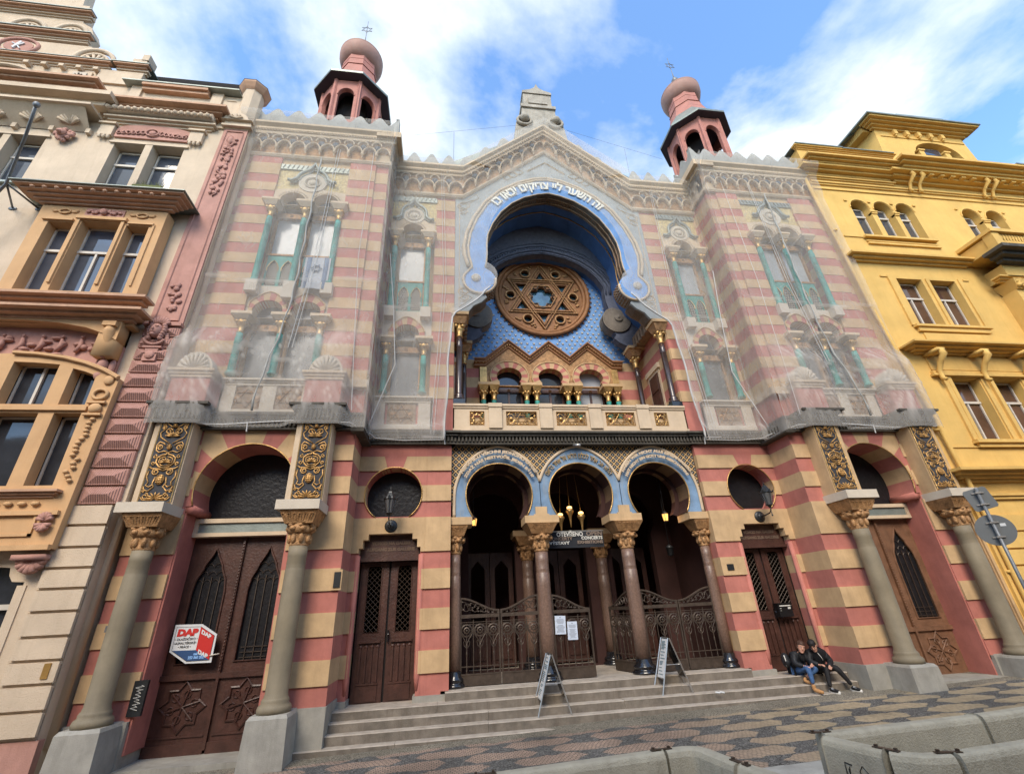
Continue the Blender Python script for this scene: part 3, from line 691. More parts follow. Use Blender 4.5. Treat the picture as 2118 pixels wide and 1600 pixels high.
# porch room
b = MB(); b.box(-3.1, -3.02, .5, 4.6, -.09, 4.8); b.box(3.02, 3.1, .5, 4.6, -.09, 4.8); b.box(-3.1, 3.1, .5, 4.6, 4.66, 4.75); b.box(-3.1, 3.1, 4.5, 4.6, -.1, 4.7)
for cx in AC:
    pass
hol = [[(p[0]*1.0, p[1]-.15) for p in inner_pts(cx, 24)]+[(cx-.6, -.05), (cx+.6, -.05)] for cx in AC]
b.plate([(-3.02, -.09), (3.02, -.09), (3.02, 4.66), (-3.02, 4.66)], 2.25, 2.5, hol)
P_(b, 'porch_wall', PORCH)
b = MB(); b.box(-3.1, 3.1, -.0, 4.6, -.3, -.085); P_(b, 'porch_floor', STEP)
b = MB()
for cx in AC:
    for q in (-1, 1):
        x0, x1 = (cx-.62, cx-.01) if q < 0 else (cx+.01, cx+.62); xm = (x0+x1)/2
        b.plate([(x0, -.05), (x1, -.05), (x1, 2.6), (x0, 2.6)], 3.0, 3.05, [[(xm-.18, .9), (xm+.18, .9), (xm+.18, 2.2), (xm, 2.4), (xm-.18, 2.2)]]); b.box(xm-.2, xm+.2, 2.97, 3, .1, .7)
P_(b, 'porch_door', WOODD)

# ---- gates
def gate(name, hx, hy, width, ang, flip=1, high=1.44, low=1.2):
    """leaf hinged at (hx,hy); high side at the hinge"""
    b = MB(); b.M = Matrix.Translation((hx, hy, 0)) @ Matrix.Rotation(rad(ang), 4, 'Z') @ Matrix.Diagonal((flip, 1, 1, 1))
    W = width
    top = [(W*t, high+.02*sin(pi*t*.6)-(high-low)*(t**1.1) - .05*sin(pi*t)*0) for t in [i/12 for i in range(13)]]
    top = [(W*t, low+(high-low)*(.5+.5*cos(pi*t))) for t in [i/12 for i in range(13)]]
    b.tube([(x, 0, z) for x, z in top], .022, 6)
    b.box(0, .03, -.015, .015, -.07, high); b.box(W-.03, W, -.018, .018, -.07, low+.01)
    b.box(0, W, -.02, .02, 1.08, 1.145); b.box(0, W, -.012, .012, -.06, .12); b.box(0, W, -.02, .02, .10, .125); b.box(0, W, -.02, .02, -.07, -.05)
    b.box(0, W, -.01, .01, .235, .25); b.box(0, W, -.01, .01, 1.0, 1.012); b.box(0, W, -.01, .01, .965, .975)
    n = 3; dx = W/n
    for i in range(n):
        xm = dx*(i+.5)
        b.tube([(xm+.1*cos(t), 0, .86+.1*sin(t)) for t in [2*pi*k/14 for k in range(14)]], .009, 5, closed=True)
        b.tube([(xm+.115*cos(t), 0, .86+.115*sin(t)) for t in [2*pi*k/14 for k in range(14)]], .006, 5, closed=True)
        b.tube([(xm+.05*cos(t), 0, .86+.05*sin(t)) for t in [2*pi*k/12 for k in range(12)]], .016, 5, closed=True)
        b.ell((xm, -.015, .86), (.022, .02, .022))
        for q in range(8): a = 2*pi*q/8; b.tube([(xm+.05*cos(a), 0, .86+.05*sin(a)), (xm+.1*cos(a), 0, .86+.1*sin(a))], .005, 4)
        for q in (-1, 1):
            b.tube([(xm, 0, .55), (xm+q*.05, 0, .60), (xm+q*.065, 0, .66), (xm+q*.04, 0, .69), (xm+q*.02, 0, .66)], .008, 5)
            b.tube([(xm+q*dx/2, 0, 1.0), (xm+q*dx*.42, 0, .80), (xm+q*dx*.2, 0, .72), (xm, 0, .62)], .009, 5)
        b.box(xm-.008, xm+.008, -.008, .008, .12, .75); b.ell((xm, 0, .6), (.02, .015, .04)); b.ell((xm, 0, .45), (.016, .014, .05))
        b.box(dx*i-.007+(.02 if i == 0 else 0), dx*i+.007, -.007, .007, .12, 1.05); b.ell((xm, 0, .17), (.015, .012, .03))
    # vine scroll in the crest
    R_ = random.Random(3)
    for i in range(9):
        t = (i+.5)/9; zt = low+(high-low)*(.5+.5*cos(pi*t)); z = 1.145+(zt-1.145)*.5; r = (zt-1.145)*.36
        if r > .012:
            b.tube([(W*t+r*cos(a_)*(1-.07*k), 0, z+r*sin(a_)*(1-.07*k)) for k, a_ in enumerate([2*pi*k/8+(i % 2)*pi for k in range(9)])], .008, 4)
            for q in range(3): a_ = R_.uniform(0, 6.28); b.ell((W*t+r*.8*cos(a_), -.005, z+r*.8*sin(a_)), (.018, .01, .014), 6, 4)
    return P_(b, 'gate', IRON)
gate('g', -2.74, .3, .80, 0); gate('g', -1.12, .3, .80, 180, 1); 
gate('g', -.84, .3, .80, 0, high=1.42, low=1.14)
gate('g', .86, .32, .80, 105, high=1.42, low=1.14)
gate('g', 1.12, .3, .80, 0); gate('g', 2.74, .3, .80, 180)

# ================================================================== dark string course with dentils
def course(b, x0, x1, yf, zt=4.92, zb=4.63, out=.22):
    b.box(x0-out*.9, x1+out*.9, yf-out, yf+.3, zt-.05, zt); b.box(x0-out*.6, x1+out*.6, yf-out*.75, yf+.3, zt-.11, zt-.05)
    b.box(x0-out*.25, x1+out*.25, yf-out*.35, yf+.3, zb+.03, zt-.11); b.box(x0-out*.35, x1+out*.35, yf-out*.45, yf+.3, zb, zb+.035)
    n = max(1, int((x1-x0+out)/.085)); 
    for i in range(n):
        x = x0-out*.2+(x1-x0+out*.4)*(i+.5)/n; b.box(x-.02, x+.02, yf-out*.62, yf, zb+.06, zt-.115)
b = MB(); course(b, -2.95, 2.95, .02); P_(b, 'dentil_course', DSTONE)
for s in (-1, 1):
    b = MB(s); course(b, 2.95, 4.9, 0); 
    b.box(4.74, 5.0, -1.0, .2, 4.60, 4.92)
    n = 9
    for i in range(n): b.box(4.70, 4.76, -.95+.1*i, -.91+.1*i, 4.68, 4.81)
    P_(b, 'dentil_course', DSTONE)
    b = MB(s); course(b, 4.95, 8.7, -.82, 4.99, 4.66); P_(b, 'dentil_course', DSTONE)
    for cs in (5.61, 8.16):
        b = MB(s); course(b, cs-.36, cs+.36, -1.16, 5.07, 4.70, .2); 
        for i in range(4):
            for q in (-1, 1): b.box(cs+q*.44-.02, cs+q*.44+.02, -1.1+.09*i, -1.06+.09*i, 4.77, 4.92)
        P_(b, 'dentil_course', DSTONE)

# ================================================================== upper walls (bands .31 high)
BU = []; z = 4.92; k = 0
for z0, z1 in [(4.92, 5.80), (5.80, 6.10), (6.10, 6.42), (6.42, 6.73), (6.73, 7.07), (7.07, 7.40), (7.40, 7.70), (7.70, 8.0), (8.0, 8.31), (8.31, 8.61), (8.61, 8.92), (8.92, 9.22), (9.22, 9.54), (9.54, 9.88), (9.88, 10.18), (10.18, 10.49), (10.49, 10.79), (10.79, 11.08), (11.08, 11.37), (11.37, 11.66), (11.66, 11.98), (11.98, 12.40), (12.40, 12.75)]:
    BU.append((z0, z1, k % 2)); k += 1
SILLZ = 5.78
def upper_window(s, c, yf, lights, r, cols, half, tower=False):
    """two storeys of horseshoe lights; everything in positive x, mirrored by s"""
    # --- upper storey plate with arch openings
    zt = 11.50 if not tower else 11.45
    b = MB(s); holes = []
    for l in lights:
        holes.append([(c+l-r*.86, 10.93)]+arc(c+l, 11.05, r, .31 if not tower else .33, 200, -20, 20)+[(c+l+r*.86, 10.93)])
    b.plate([(c-half, 10.92), (c+half, 10.92), (c+half, zt), (c+.12, zt+.12), (c-.12, zt+.12), (c-half, zt)], yf-.04, yf+.28, holes)
    for l in lights:
        pts = arc(c+l, 11.05, r+.055, .375, -25, 205, 22)
        for p in pts: b.ell((p[0], yf-.05, p[1]), (.022, .015, .022), 6, 4)
    P_(b, 'window_head', STONE)
    b = MB(s); b.plate([(c-half-.03, 10.9), (c+half+.03, 10.9), (c+half+.03, 12.24), (c-half-.03, 12.24)], yf-.006, yf+.1, [[(c-half+.01, 10.91), (c+half-.01, 10.91), (c+half-.01, zt-.02), (c-half+.01, zt-.02)]])
    P_(b, 'mosaic_field', MOSA)
    b = MB(s); b.box(c-half-.03, c+half+.03, yf-.05, yf+.05, 12.24, 12.4); n = int(half*2/.12)
    for i in range(n): x = c-half+(i+.5)*2*half/n; b.plate([(x-.05, 12.4), (x+.05, 12.4), (x, 12.26)], yf-.07, yf-.05)
    P_(b, 'zigzag_frieze', ZINC)
    # ogee hood
    zc, R, zp, zb_ = (11.80, .40, 12.47, 11.74) if tower else (11.70, .36, 12.28, 11.46)
    def og(R, up=0):
        L_ = [(-R-.22, zb_+.04), (-R-.12, zb_+.02), (-R, zb_+.12)] + arc(0, zc, R, R*1.0, 165, 112, 6) + [(-.09, zc+R+.04), (0, zp-.02+up)]
        return L_+[(-x, z) for x, z in reversed(L_[:-1])]
    b = MB(s); b.smooth = True; b.tube([(c+x, yf-.1, z) for x, z in og(R)], .045, 6); b.tube([(c+x, yf-.05, z-.03) for x, z in og(R-.05, -.05)], .03, 6); P_(b, 'ogee_hood', DSTONE if 0 else ZINC)
    b = MB(s); b.M = None; b.plate(arc(c, zc-.04, R-.04, R-.06, 0, 360, 28)[:-1], yf-.06, yf+.02); b.smooth = True
    b.tube([(c+.2*cos(t), yf-.07, zc-.04+.19*sin(t)) for t in [2*pi*i/20 for i in range(20)]], .02, 6, closed=True)
    for i in range(16): t = 2*pi*i/16; b.ell((c+.155*cos(t), yf-.07, zc-.04+.15*sin(t)), (.025, .02, .02), 6, 4)
    b.ell((c, yf-.06, zc-.04), (.10, .05, .10), 12, 6); P_(b, 'medallion', WSTONE)
    # --- slabs and colonnettes for both storeys
    for zs, zb2, zct in ((10.92, 8.33, 10.38), (7.40, 5.88, 6.90)):
        for i, o in enumerate(cols):
            b = MB(s); b.smooth = True
            b.lathe([(.10, zb2), (.10, zb2+.04), (.075, zb2+.08), (.072, zb2+.1), (.07, zct-.26), (.08, zct-.25), (.07, zct-.22), (.08, zct-.19), (.07, zct-.16), (.08, zct-.13), (.068, zct-.1), (.066, zct)], c+o, yf-.10, 12)
            co = P_(b, 'column', TEAL)
            b = MB(s); b.smooth = True; b.lathe([(.06, zct), (.085, zct+.02), (.06, zct+.05), (.075, zct+.17), (.10, zct+.2), (.13, zct+.24), (.13, zct+.30), (.10, zct+.33)], c+o, yf-.10, 8)
            for q in range(4): a = pi/4+q*pi/2; b.ell((c+o+.12*cos(a), yf-.1+.12*sin(a), zct+.27), (.045, .045, .04), 8, 5)
            P_(b, 'capital', GOLD, co)
            b = MB(s); b.frus(c+o, yf-.1, zct+.33, zs-.09, .12, .12, .2, .2); b.box(c+o-.22, c+o+.22, yf-.27, yf+.3, zs-.09, zs); P_(b, 'impost_block', STONE)
    # white blocks under the upper colonnettes, lower storey arches
    b = MB(s); lo = 7.40
    holes = [[(c+l-r*.9, lo+.0)]+arc(c+l, 7.58, r, .29, 205, -25, 20)+[(c+l+r*.9, lo+.0)] for l in lights]
    outer = [(c-half, lo-.001), (c+half, lo-.001), (c+half, 8.30), (c-half, 8.30)]
    b.plate(outer, yf+.0, yf+.28, [[(p[0], max(p[1], lo+.004)) for p in h] for h in holes]); P_(b, 'spandrel_wall', WSTONE)
    b = MB(s)
    for l in lights:
        I_ = arc(c+l, 7.58, r, .29, -30, 210, 24); O_ = []
        for j in range(25):
            a = rad(-30+10*j); t = abs(sin(a)); R2 = r+.145; O_.append((max(c+l-.415 if len(lights) > 1 else -99, min(c+l+.415 if len(lights) > 1 else 99, c+l+R2*cos(a))), 7.58+.42*sin(a)+.10*max(0, sin(a))**8))
        for j in range(24): b.m = (j//2) % 2; b.strip(I_[j:j+2], O_[j:j+2], yf-.04); b.strip(I_[j:j+2], I_[j:j+2], yf-.04, yf+.28)
        b.m = 1; b.tube(xyz([p for p in O_ if p[1] > 7.6], yf-.045), .018, 6)
    P_(b, 'voussoir_ring', [PINK, TAN])
    for o in cols:
        b = MB(s); b.box(c+o-.13, c+o+.13, yf-.2, yf+.2, 8.02 if not (tower and o == 0) else 7.86, 8.33); P_(b, 'column_bracket', WSTONE)
    # glazing
    for l in lights:
        w_ = .33
        for zz, zb2, zt2, tr in ((0, 8.35, 11.4, 10.6), (1, 5.86, 7.9, 7.12)):
            b = MB(s); b.box(c+l-w_-.06, c+l-w_, yf+.16, yf+.3, zb2, tr+.02); b.box(c+l+w_, c+l+w_+.06, yf+.16, yf+.3, zb2, tr+.02)
            b.box(c+l-w_-.1, c+l+w_+.1, yf+.12, yf+.28, tr, tr+.17)
            if zz == 0: b.box(c+l-w_-.06, c+l+w_+.06, yf+.1, yf+.3, 9.33, 9.38)
            fr = P_(b, 'window_frame', BRONZE)
            b = MB(s); 
            st = [(c+l+.05*cos(rad(90+60*i)) if 1 else 0, tr+.085+.05*sin(rad(90+60*i))) for i in range(6)]
            b.tube(xyz([st[0], st[2], st[4]], yf+.11), .007, 4, closed=True); b.tube(xyz([st[1], st[3], st[5]], yf+.105), .007, 4, closed=True); P_(b, 'star_emblem', GOLD, fr)
            b = MB(s); b.plate([(c+l-w_, 9.38 if zz == 0 else zb2), (c+l+w_, 9.38 if zz == 0 else zb2), (c+l+w_, tr), (c+l-w_, tr)], yf+.22, yf+.23); P_(b, 'window', BLIND if zz == 0 else GREYG)
            b = MB(s); b.plate([(c+l-w_-.05, tr+.17), (c+l+w_+.05, tr+.17), (c+l+w_+.05, zt2), (c+l-w_-.05, zt2)], yf+.25, yf+.26); P_(b, 'arched_pane', GREYG)
            if zz == 0:
                b = MB(s)
                for q in (-1, 1):
                    x0 = c+l+q*.165; b.plate([(x0-.165, 8.35), (x0+.165, 8.35), (x0+.165, 9.33), (x0-.165, 9.33)], yf+.12, yf+.16, [[(x0-.13, 8.4), (x0+.13, 8.4), (x0+.13, 8.95), (x0+.07, 9.1), (x0, 9.18), (x0-.07, 9.1), (x0-.13, 8.95)]])
                sp_ = P_(b, 'screen_panel', TEAL)
                b = MB(s)
                for q in (-1, 1):
                    x0 = c+l+q*.165; b.tube(xyz([(x0-.13, 8.85), (x0-.13, 8.95), (x0-.07, 9.1), (x0, 9.18), (x0+.07, 9.1), (x0+.13, 8.95), (x0+.13, 8.85)], yf+.11), .012, 5)
                P_(b, 'screen_arch', GOLD, sp_)
                b = MB(s)
                for q in (-1, 1):
                    x0 = c+l+q*.165
                    for i in range(12):
                        z_ = 8.42+.06*i; hw = .13 if z_ < 8.95 else .13-(z_-8.95)*.55
                        for j in range(-2, 3):
                            xx = x0+j*.055+(.0275 if i % 2 else 0)
                            if abs(xx-x0) < hw-.01: b.ell((xx, yf+.14, z_), (.017, .012, .02), 5, 4)
                P_(b, 'screen_lattice', WSTONE, sp_)
                b = MB(s); b.box(c+l-w_, c+l+w_, yf+.155, yf+.16, 8.36, 9.32); P_(b, 'screen_back', LEAD, sp_)
    # sill and star panels
    b = MB(s); b.box(c-half-.09, c+half+.09, yf-.14, yf+.3, 5.76, 5.80); b.box(c-half-.05, c+half+.05, yf-.1, yf+.3, 5.72, 5.76); b.box(c-half-.05, c+half+.05, yf-.07, yf+.05, 5.66, 5.72)
    b.box(c-half-.05, c+half+.05, yf-.06, yf+.05, 5.0, 5.12)
    sp = [c+l for l in lights]
    for x in [c-half+.1, c+half-.1]+([c] if len(lights) > 1 else []): b.box(x-.14, x+.14, yf-.06, yf+.05, 5.12, 5.66)
    P_(b, 'window_sill', WSTONE)
    for x in sp:
        b = MB(s); b.box(x-.32, x+.32, yf-.03, yf, 5.12, 5.66); pn = P_(b, 'star_panel', DARKST)
        b = MB(s)
        for q in (0, 1):
            b.tube([(x+.24*cos(rad(90+180*q+120*i)), yf-.04-.003*q, 5.39+.22*sin(rad(90+180*q+120*i))) for i in range(3)], .016, 5, closed=True)
        for q in (-1, 1):
            b.ell((x+q*.2, yf-.03, 5.39), (.06, .02, .05)); b.tube([(x+q*.28, yf-.035, 5.2), (x+q*.2, yf-.035, 5.27), (x+q*.26, yf-.035, 5.33), (x+q*.28, yf-.035, 5.5), (x+q*.2, yf-.035, 5.57)], .01, 4)
        P_(b, 'star_relief', BRONZE, pn)
for s in (-1, 1):
    upper_window(s, 4.12, 0, [0], .31, [-.455, .455], .62)
    upper_window(s, 6.76, -.8, [-.415, .415], .33, [-.83, 0, .83], .90, True)
    b = MB(s); wallscan(b, 2.93, 3.50, 0, .3, BU, None, prot=.012); wallscan(b, 4.74, 4.90, 0, .3, BU, None, prot=.012); b.m = 0; b.box(3.4, 4.8, .0, .3, 4.92, 5.78); b.m = 1; b.box(3.4, 4.8, .01, .3, 12.40, 12.8); b.box(3.45, 4.8, .3, .34, 5.7, 12.5); P_(b, 'upper_bay_wall', [PINK, TAN])
    b = MB(s); wallscan(b, 5.17, 5.86, -.86, -.5, BU, None, prot=.012); wallscan(b, 7.66, 8.42, -.86, -.5, BU, None, prot=.012)
    BU2 = [(a, c_, m) for a, c_, m in BU]; wallscan(b, 4.83, 5.17, -.80, .2, BU2, None, prot=.008); wallscan(b, 8.42, 8.66, -.80, .2, BU2, None, prot=.008)
    b.m = 1; b.box(5.8, 7.7, -.8, -.4, 12.40, 12.8); b.box(5.8, 7.7, -.48, -.44, 5.7, 12.5); b.m = 0; b.box(5.8, 7.7, -.79, -.44, 4.92, 5.78)
    b.m = 1; b.box(4.83, 5.9, -.79, .1, 12.6, 13.8); b.box(7.6, 8.66, -.79, .1, 12.6, 13.8)
    P_(b, 'tower_upper_wall', [PINK, TAN])
    # shell topped piers
    for cs in (5.61, 8.16):
        b = MB(s); b.box(cs-.36, cs+.36, -1.15, -.8, 5.0, 5.70); P_(b, 'buttress', PINK)
        b = MB(s); b.box(cs-.44, cs+.44, -1.25, -.8, 5.80, 5.85); b.box(cs-.41, cs+.41, -1.21, -.8, 5.74, 5.80); b.box(cs-.38, cs+.38, -1.18, -.8, 5.68, 5.74); P_(b, 'buttress_cornice', STONE)
        b = MB(s); b.smooth = True; b.plate(arc(cs, 5.85, .34, .42, 0, 180, 16), -1.16, -.8)
        for i in range(9):
            a = rad(10+20*i); b.tube([(cs+.06*cos(a), -1.17, 5.87), (cs+.29*cos(a), -1.2, 5.85+.37*sin(a))], [.015, .04], 6)
        P_(b, 'scallop_shell', WSTONE)
    b = MB(s); b.box(4.78, 5.3, -.95, .1, 5.62, 5.80); P_(b, 'side_sill', STONE)

# ================================================================== arcaded cornice
def cornice(name, path, yf, fl=1, merlon=True):
    """path [(x, z)] of the lower edge line (front), yf wall plane"""
    P3 = [(x, 0, z) for x, z in path]
    b = MB(fl)
    b.rail([(yf+.2, 0), (yf-.08, 0), (yf-.12, .05), (yf-.08, .09), (yf-.08, .14), (yf+.2, .14)], P3)
    b.rail([(yf+.2, .78), (yf-.20, .78), (yf-.22, .84), (yf-.20, .86), (yf-.26, .90), (yf-.26, .97), (yf-.34, 1.05), (yf-.34, 1.12), (yf+.2, 1.12)], P3)
    co = P_(b, name, STONE)
    b = MB(fl); b.rail([(yf+.2, .14), (yf-.03, .14), (yf-.08, .6), (yf-.12, .8), (yf+.2, .8)], P3); P_(b, 'cornice_mosaic', BRONZE, co)
    bu = MB(fl); bc = MB(fl); bs = MB(fl)
    for (xa, za), (xb, zb) in zip(path[:-1], path[1:]):
        L_ = xb-xa; n = max(2, round(abs(L_)/.40)); 
        dn = max(6, int(abs(L_)/.075))
        for i in range(dn):
            t = (i+.5)/dn; x = xa+L_*t; z = za+(zb-za)*t; bc.box(x-.018, x+.018, yf-.25, yf-.1, z+.86, z+.95)
        for i in range(n):
            t = (i+.5)/n; x = xa+L_*t; z = za+(zb-za)*t; sl = (zb-za)/L_; h = abs(L_)/n/2
            A_ = [(x+h*.95*cos(rad(a)), yf-.17, z+.30+(x+h*.95*cos(rad(a))-x)*sl+.26*sin(rad(a))) for a in range(0, 181, 18)]
            bc.tube(A_, .022, 5); bc.strip([(p[0], p[2]) for p in A_], [(p[0], p[2]) for p in A_], yf-.17, yf-.05)
            # trefoil niche between two lower arches
            for q in ((-1,) if i > 0 else ()):
                xn = x-h; zn = z+.62-h*sl
                bu.ell((xn, yf-.125, zn-.02), (.10, .05, .09), 10, 6); bu.ell((xn-.07, yf-.125, zn-.06), (.05, .04, .05), 8, 5); bu.ell((xn+.07, yf-.125, zn-.06), (.05, .04, .05), 8, 5)
                bc.tube([(xn+.135*cos(rad(a)), yf-.20, zn-.01+.135*sin(rad(a))) for a in range(-10, 191, 25)], .018, 5)
                # pendant corbel
                bc.lathe([(.006, zn-.50), (.02, zn-.46), (.012, zn-.42), (.05, zn-.36), (.05, zn-.33), (.02, zn-.31), (.03, zn-.24)], xn, yf-.15, 8)
            bc.ell((x, yf-.215, z+.75), (.025, .02, .025), 6, 4)
    P_(bc, 'cornice_arcade', STONE, co); P_(bu, 'cornice_niches', mat('niche_blue', (.05, .07, .10), .7, .2), co)
    return co
cornice('cornice', [(-4.86, 12.5), (-2.70, 12.5), (0, 14.87), (2.70, 12.5), (4.86, 12.5)], .0)
for s in (-1, 1):
    cornice('cornice', [(4.80, 12.66), (8.62, 12.66)], -.8, s)
    b = MB(s); # return of the cornice along the tower's side
    for z0, z1, o in ((12.66, 12.8, .1), (13.44, 13.56, .2), (13.56, 13.78, .34)): b.box(4.86-o, 5.2, -.8-o*.98, -.05, z0+.002, z1-.002)
    b.box(4.80, 5.2, -.86, 0, 12.8, 13.44)
    P_(b, 'cornice_return', STONE)
    b = MB(s)
    for i in range(3):
        y = -.62+.27*i; b.ell((4.78, y, 13.25), (.04, .09, .09)); b.tube([(4.76, y+.14*cos(rad(a)), 13.0+.2*sin(rad(a))) for a in range(0, 181, 30)], .02, 5)
    P_(b, 'cornice_arcade', STONE)

# ================================================================== crest of merlons, draped
def crest(path, y0, y1, pitch, fl=1, ph=.0, hh=1.0, val=.56):
    b = MB(fl); out = []; base = []
    for (xa, za), (xb, zb) in zip(path[:-1], path[1:]):
        n = max(1, round(abs(xb-xa)/pitch)); 
        for i in range(n*12+1):
            t = i/(n*12); x = xa+(xb-xa)*t; zc = za+(zb-za)*t; u = (i % 12)/12
            k = abs(u-.5)*2; h = val+(hh-val)*(.5-.5*cos(pi*k))**.85
            out.append((x, zc+h)); base.append((x, zc))
    b.strip(out, base, y0); b.strip(out, out, y0, y1); b.strip(out, base, y1)
    return b
P_(crest([(-4.8, 13.60), (-2.6, 13.60), (-.75, 15.25)], .1, .3, .6), 'crest', PLAST); P_(crest([(.75, 15.25), (2.6, 13.60), (4.8, 13.60)], .1, .3, .6), 'crest', PLAST)
for s in (-1, 1):
    P_(crest([(4.62, 13.76), (8.62, 13.76)], -1.0, -.85, .57, s, hh=.76, val=.44), 'crest', PLAST)
    b = MB(s); b.M = None
    # side crest
    vs = []
    for i in range(25): 
        y = -1.0+1.1*i/24; k = abs((i % 12)/12-.5)*2; vs.append((y, 13.76+.44+.34*(.5-.5*cos(pi*k))))
    b.add([(4.62, y, z) for y, z in vs]+[(4.62, y, 13.76) for y, z in vs]+[(4.72, y, z) for y, z in vs], [(i, i+1, 26+i, 25+i) for i in range(24)]+[(i, i+1, 51+i, 50+i) for i in range(24)])
    b.box(4.6, 8.6, -.9, 2.6, 13.7, 13.82)
    P_(b, 'crest', PLAST)
CROWN = mat('weathered_crown_stone', (.34, .31, .26), .9, .3, 2.5, .8, 14, streak=.7, dirt=(.15, .14, .12))
b = MB(); b.smooth = False
b.plate([(-.95, 15.6), (.95, 15.6), (.85, 16.5), (.62, 17.0), (.60, 17.5), (-.60, 17.5), (-.62, 17.0), (-.85, 16.5)], .0, .45)
b.box(-.64, .64, -.06, .5, 17.35, 17.5); b.box(-.52, .52, .0, .45, 17.5, 18.2)
b.plate([(-.55, 18.2), (.55, 18.2), (.54, 18.32), (.25, 18.42), (.08, 18.55), (0, 18.78), (-.08, 18.55), (-.25, 18.42), (-.54, 18.32)], -.04, .48)
b.plate([(-.35, 17.6), (.35, 17.6), (.35, 17.95), (.2, 18.1), (.0, 17.98), (-.2, 18.1), (-.35, 17.95)], -.05, 0)
b.smooth = True
for q in (-1, 1): b.ell((q*.56, -.1, 16.6), (.17, .17, .15), 14, 8); b.tube([(q*.56+.24*cos(t), -.05, 16.55+.22*sin(t)) for t in [2*pi*i/16 for i in range(16)]], .06, 6, closed=True)
P_(b, 'gable_crown', CROWN)
# roof behind
b = MB(); b.box(-8.6, 8.6, 2.4, 9, 12.4, 13.5); b.add([(-4.8, .35, 13.5), (0, .35, 16.6), (4.8, .35, 13.5), (-4.8, 12, 13.5), (0, 12, 16.6), (4.8, 12, 13.5)], [(0, 1, 4, 3), (1, 2, 5, 4), (0, 2, 1)]); P_(b, 'roof', ZINC)
b = MB(); b.box(-8.6, 8.6, 5, 9, -1, 12.5); b.box(-8.6, -8.5, .2, 9, -1, 12.5); b.box(8.5, 8.6, .2, 9, -1, 12.5); P_(b, 'rear_wall', TAN)

# ================================================================== turrets
def octo(b, prof, cx, cy):   # prof of apothem-aligned radii, flat side to the street
    vs = []; k = len(prof)
    for i in range(8):
        a = rad(22.5+45*i)
        for r, z in prof: vs.append((cx+r*cos(a), cy+r*sin(a), z))
    fs = [(i*k+j, ((i+1) % 8)*k+j, ((i+1) % 8)*k+j+1, i*k+j+1) for i in range(8) for j in range(k-1)]+[[i*k for i in range(8)][::-1], [i*k+k-1 for i in range(8)]]
    b.add(vs, fs)
REDT = mat('red_sheet_metal', (.40, .17, .135), .7, .15, 3, .2, streak=.35, dirt=(.3, .22, .19)); SOFF = mat('dark_eave_boards', (.055, .045, .055), .8, .2); BULB = mat('pale_red_sheet_metal', (.36, .21, .17), .7, .15, streak=.4, dirt=(.3, .28, .22))
for s in (-1, 1):
    cx, cy = s*6.6, .86
    b = MB(); octo(b, [(.98, 14.0), (.98, 15.6)], cx, cy); tr = P_(b, 'turret_base', REDT)
    b = MB()
    for i in range(8):
        a = rad(-90+45*i); ca, sa = cos(a), sin(a); ap = .96; hw = .40; 
        b.M = Matrix(((-sa, -ca, 0, cx+ca*ap), (ca, -sa, 0, cy+sa*ap), (0, 0, 1, 0), (0, 0, 0, 1)))
        b.plate([(-hw, 15.5), (hw, 15.5), (hw, 17.68), (-hw, 17.68)], 0, .12, [[(-.26, 15.65), (-.26, 16.9)]+arc(0, 16.9, .26, .34, 180, 0, 12)+[(.26, 16.9), (.26, 15.65)]], back=True)
        b.tube([(p[0], -.01, p[1]) for p in arc(0, 16.9, .275, .36, 180, 0, 12)], .02, 5)
        for q in (-1, 1): b.box(q*.4-.05, q*.4+.05, -.03, .05, 15.5, 17.68)
    b.M = None
    P_(b, 'turret_belfry', REDT)
    b = MB(); octo(b, [(.5, 15.4), (.5, 17.6)], cx, cy); P_(b, 'turret_core', BLACK)
    b = MB(); octo(b, [(.9, 17.68), (1.33, 17.70), (1.34, 17.71)], cx, cy); P_(b, 'turret_soffit', SOFF)
    b = MB(); octo(b, [(1.35, 17.705), (1.36, 17.78), (1.0, 18.35), (.80, 18.7), (.78, 18.72)], cx, cy); P_(b, 'turret_roof', ZINC)
    b = MB(); octo(b, [(.86, 18.5), (.72, 19.0), (.64, 19.4), (.60, 20.1)], cx, cy)
    for z in (18.95, 19.35, 19.75): octo(b, [(.735-.13*(z-18.95), z), (.735-.13*(z-18.95), z+.015)], cx, cy)
    P_(b, 'turret_neck', REDT)
    b = MB(); b.smooth = True; b.lathe([(.5, 19.96), (.64, 20.04), (.74, 20.18), (.79, 20.38), (.80, 20.52), (.785, 20.60), (.80, 20.62), (.78, 20.66), (.60, 20.86), (.38, 21.1), (.2, 21.4), (.12, 21.56)], cx, cy, 36); P_(b, 'turret_bulb', BULB)
    b = MB(); b.smooth = True; b.lathe([(.05, 21.52), (.14, 21.60), (.15, 21.72), (.1, 21.84), (.03, 21.95), (.014, 22.3), (.010, 23.45)], cx, cy, 12)
    for q in (0, 1): b.tube([(cx+.23*cos(rad(90+180*q+120*i)), cy, 22.85+.23*sin(rad(90+180*q+120*i))) for i in range(3)], .011, 5, closed=True)
    P_(b, 'star_finial', GALV)

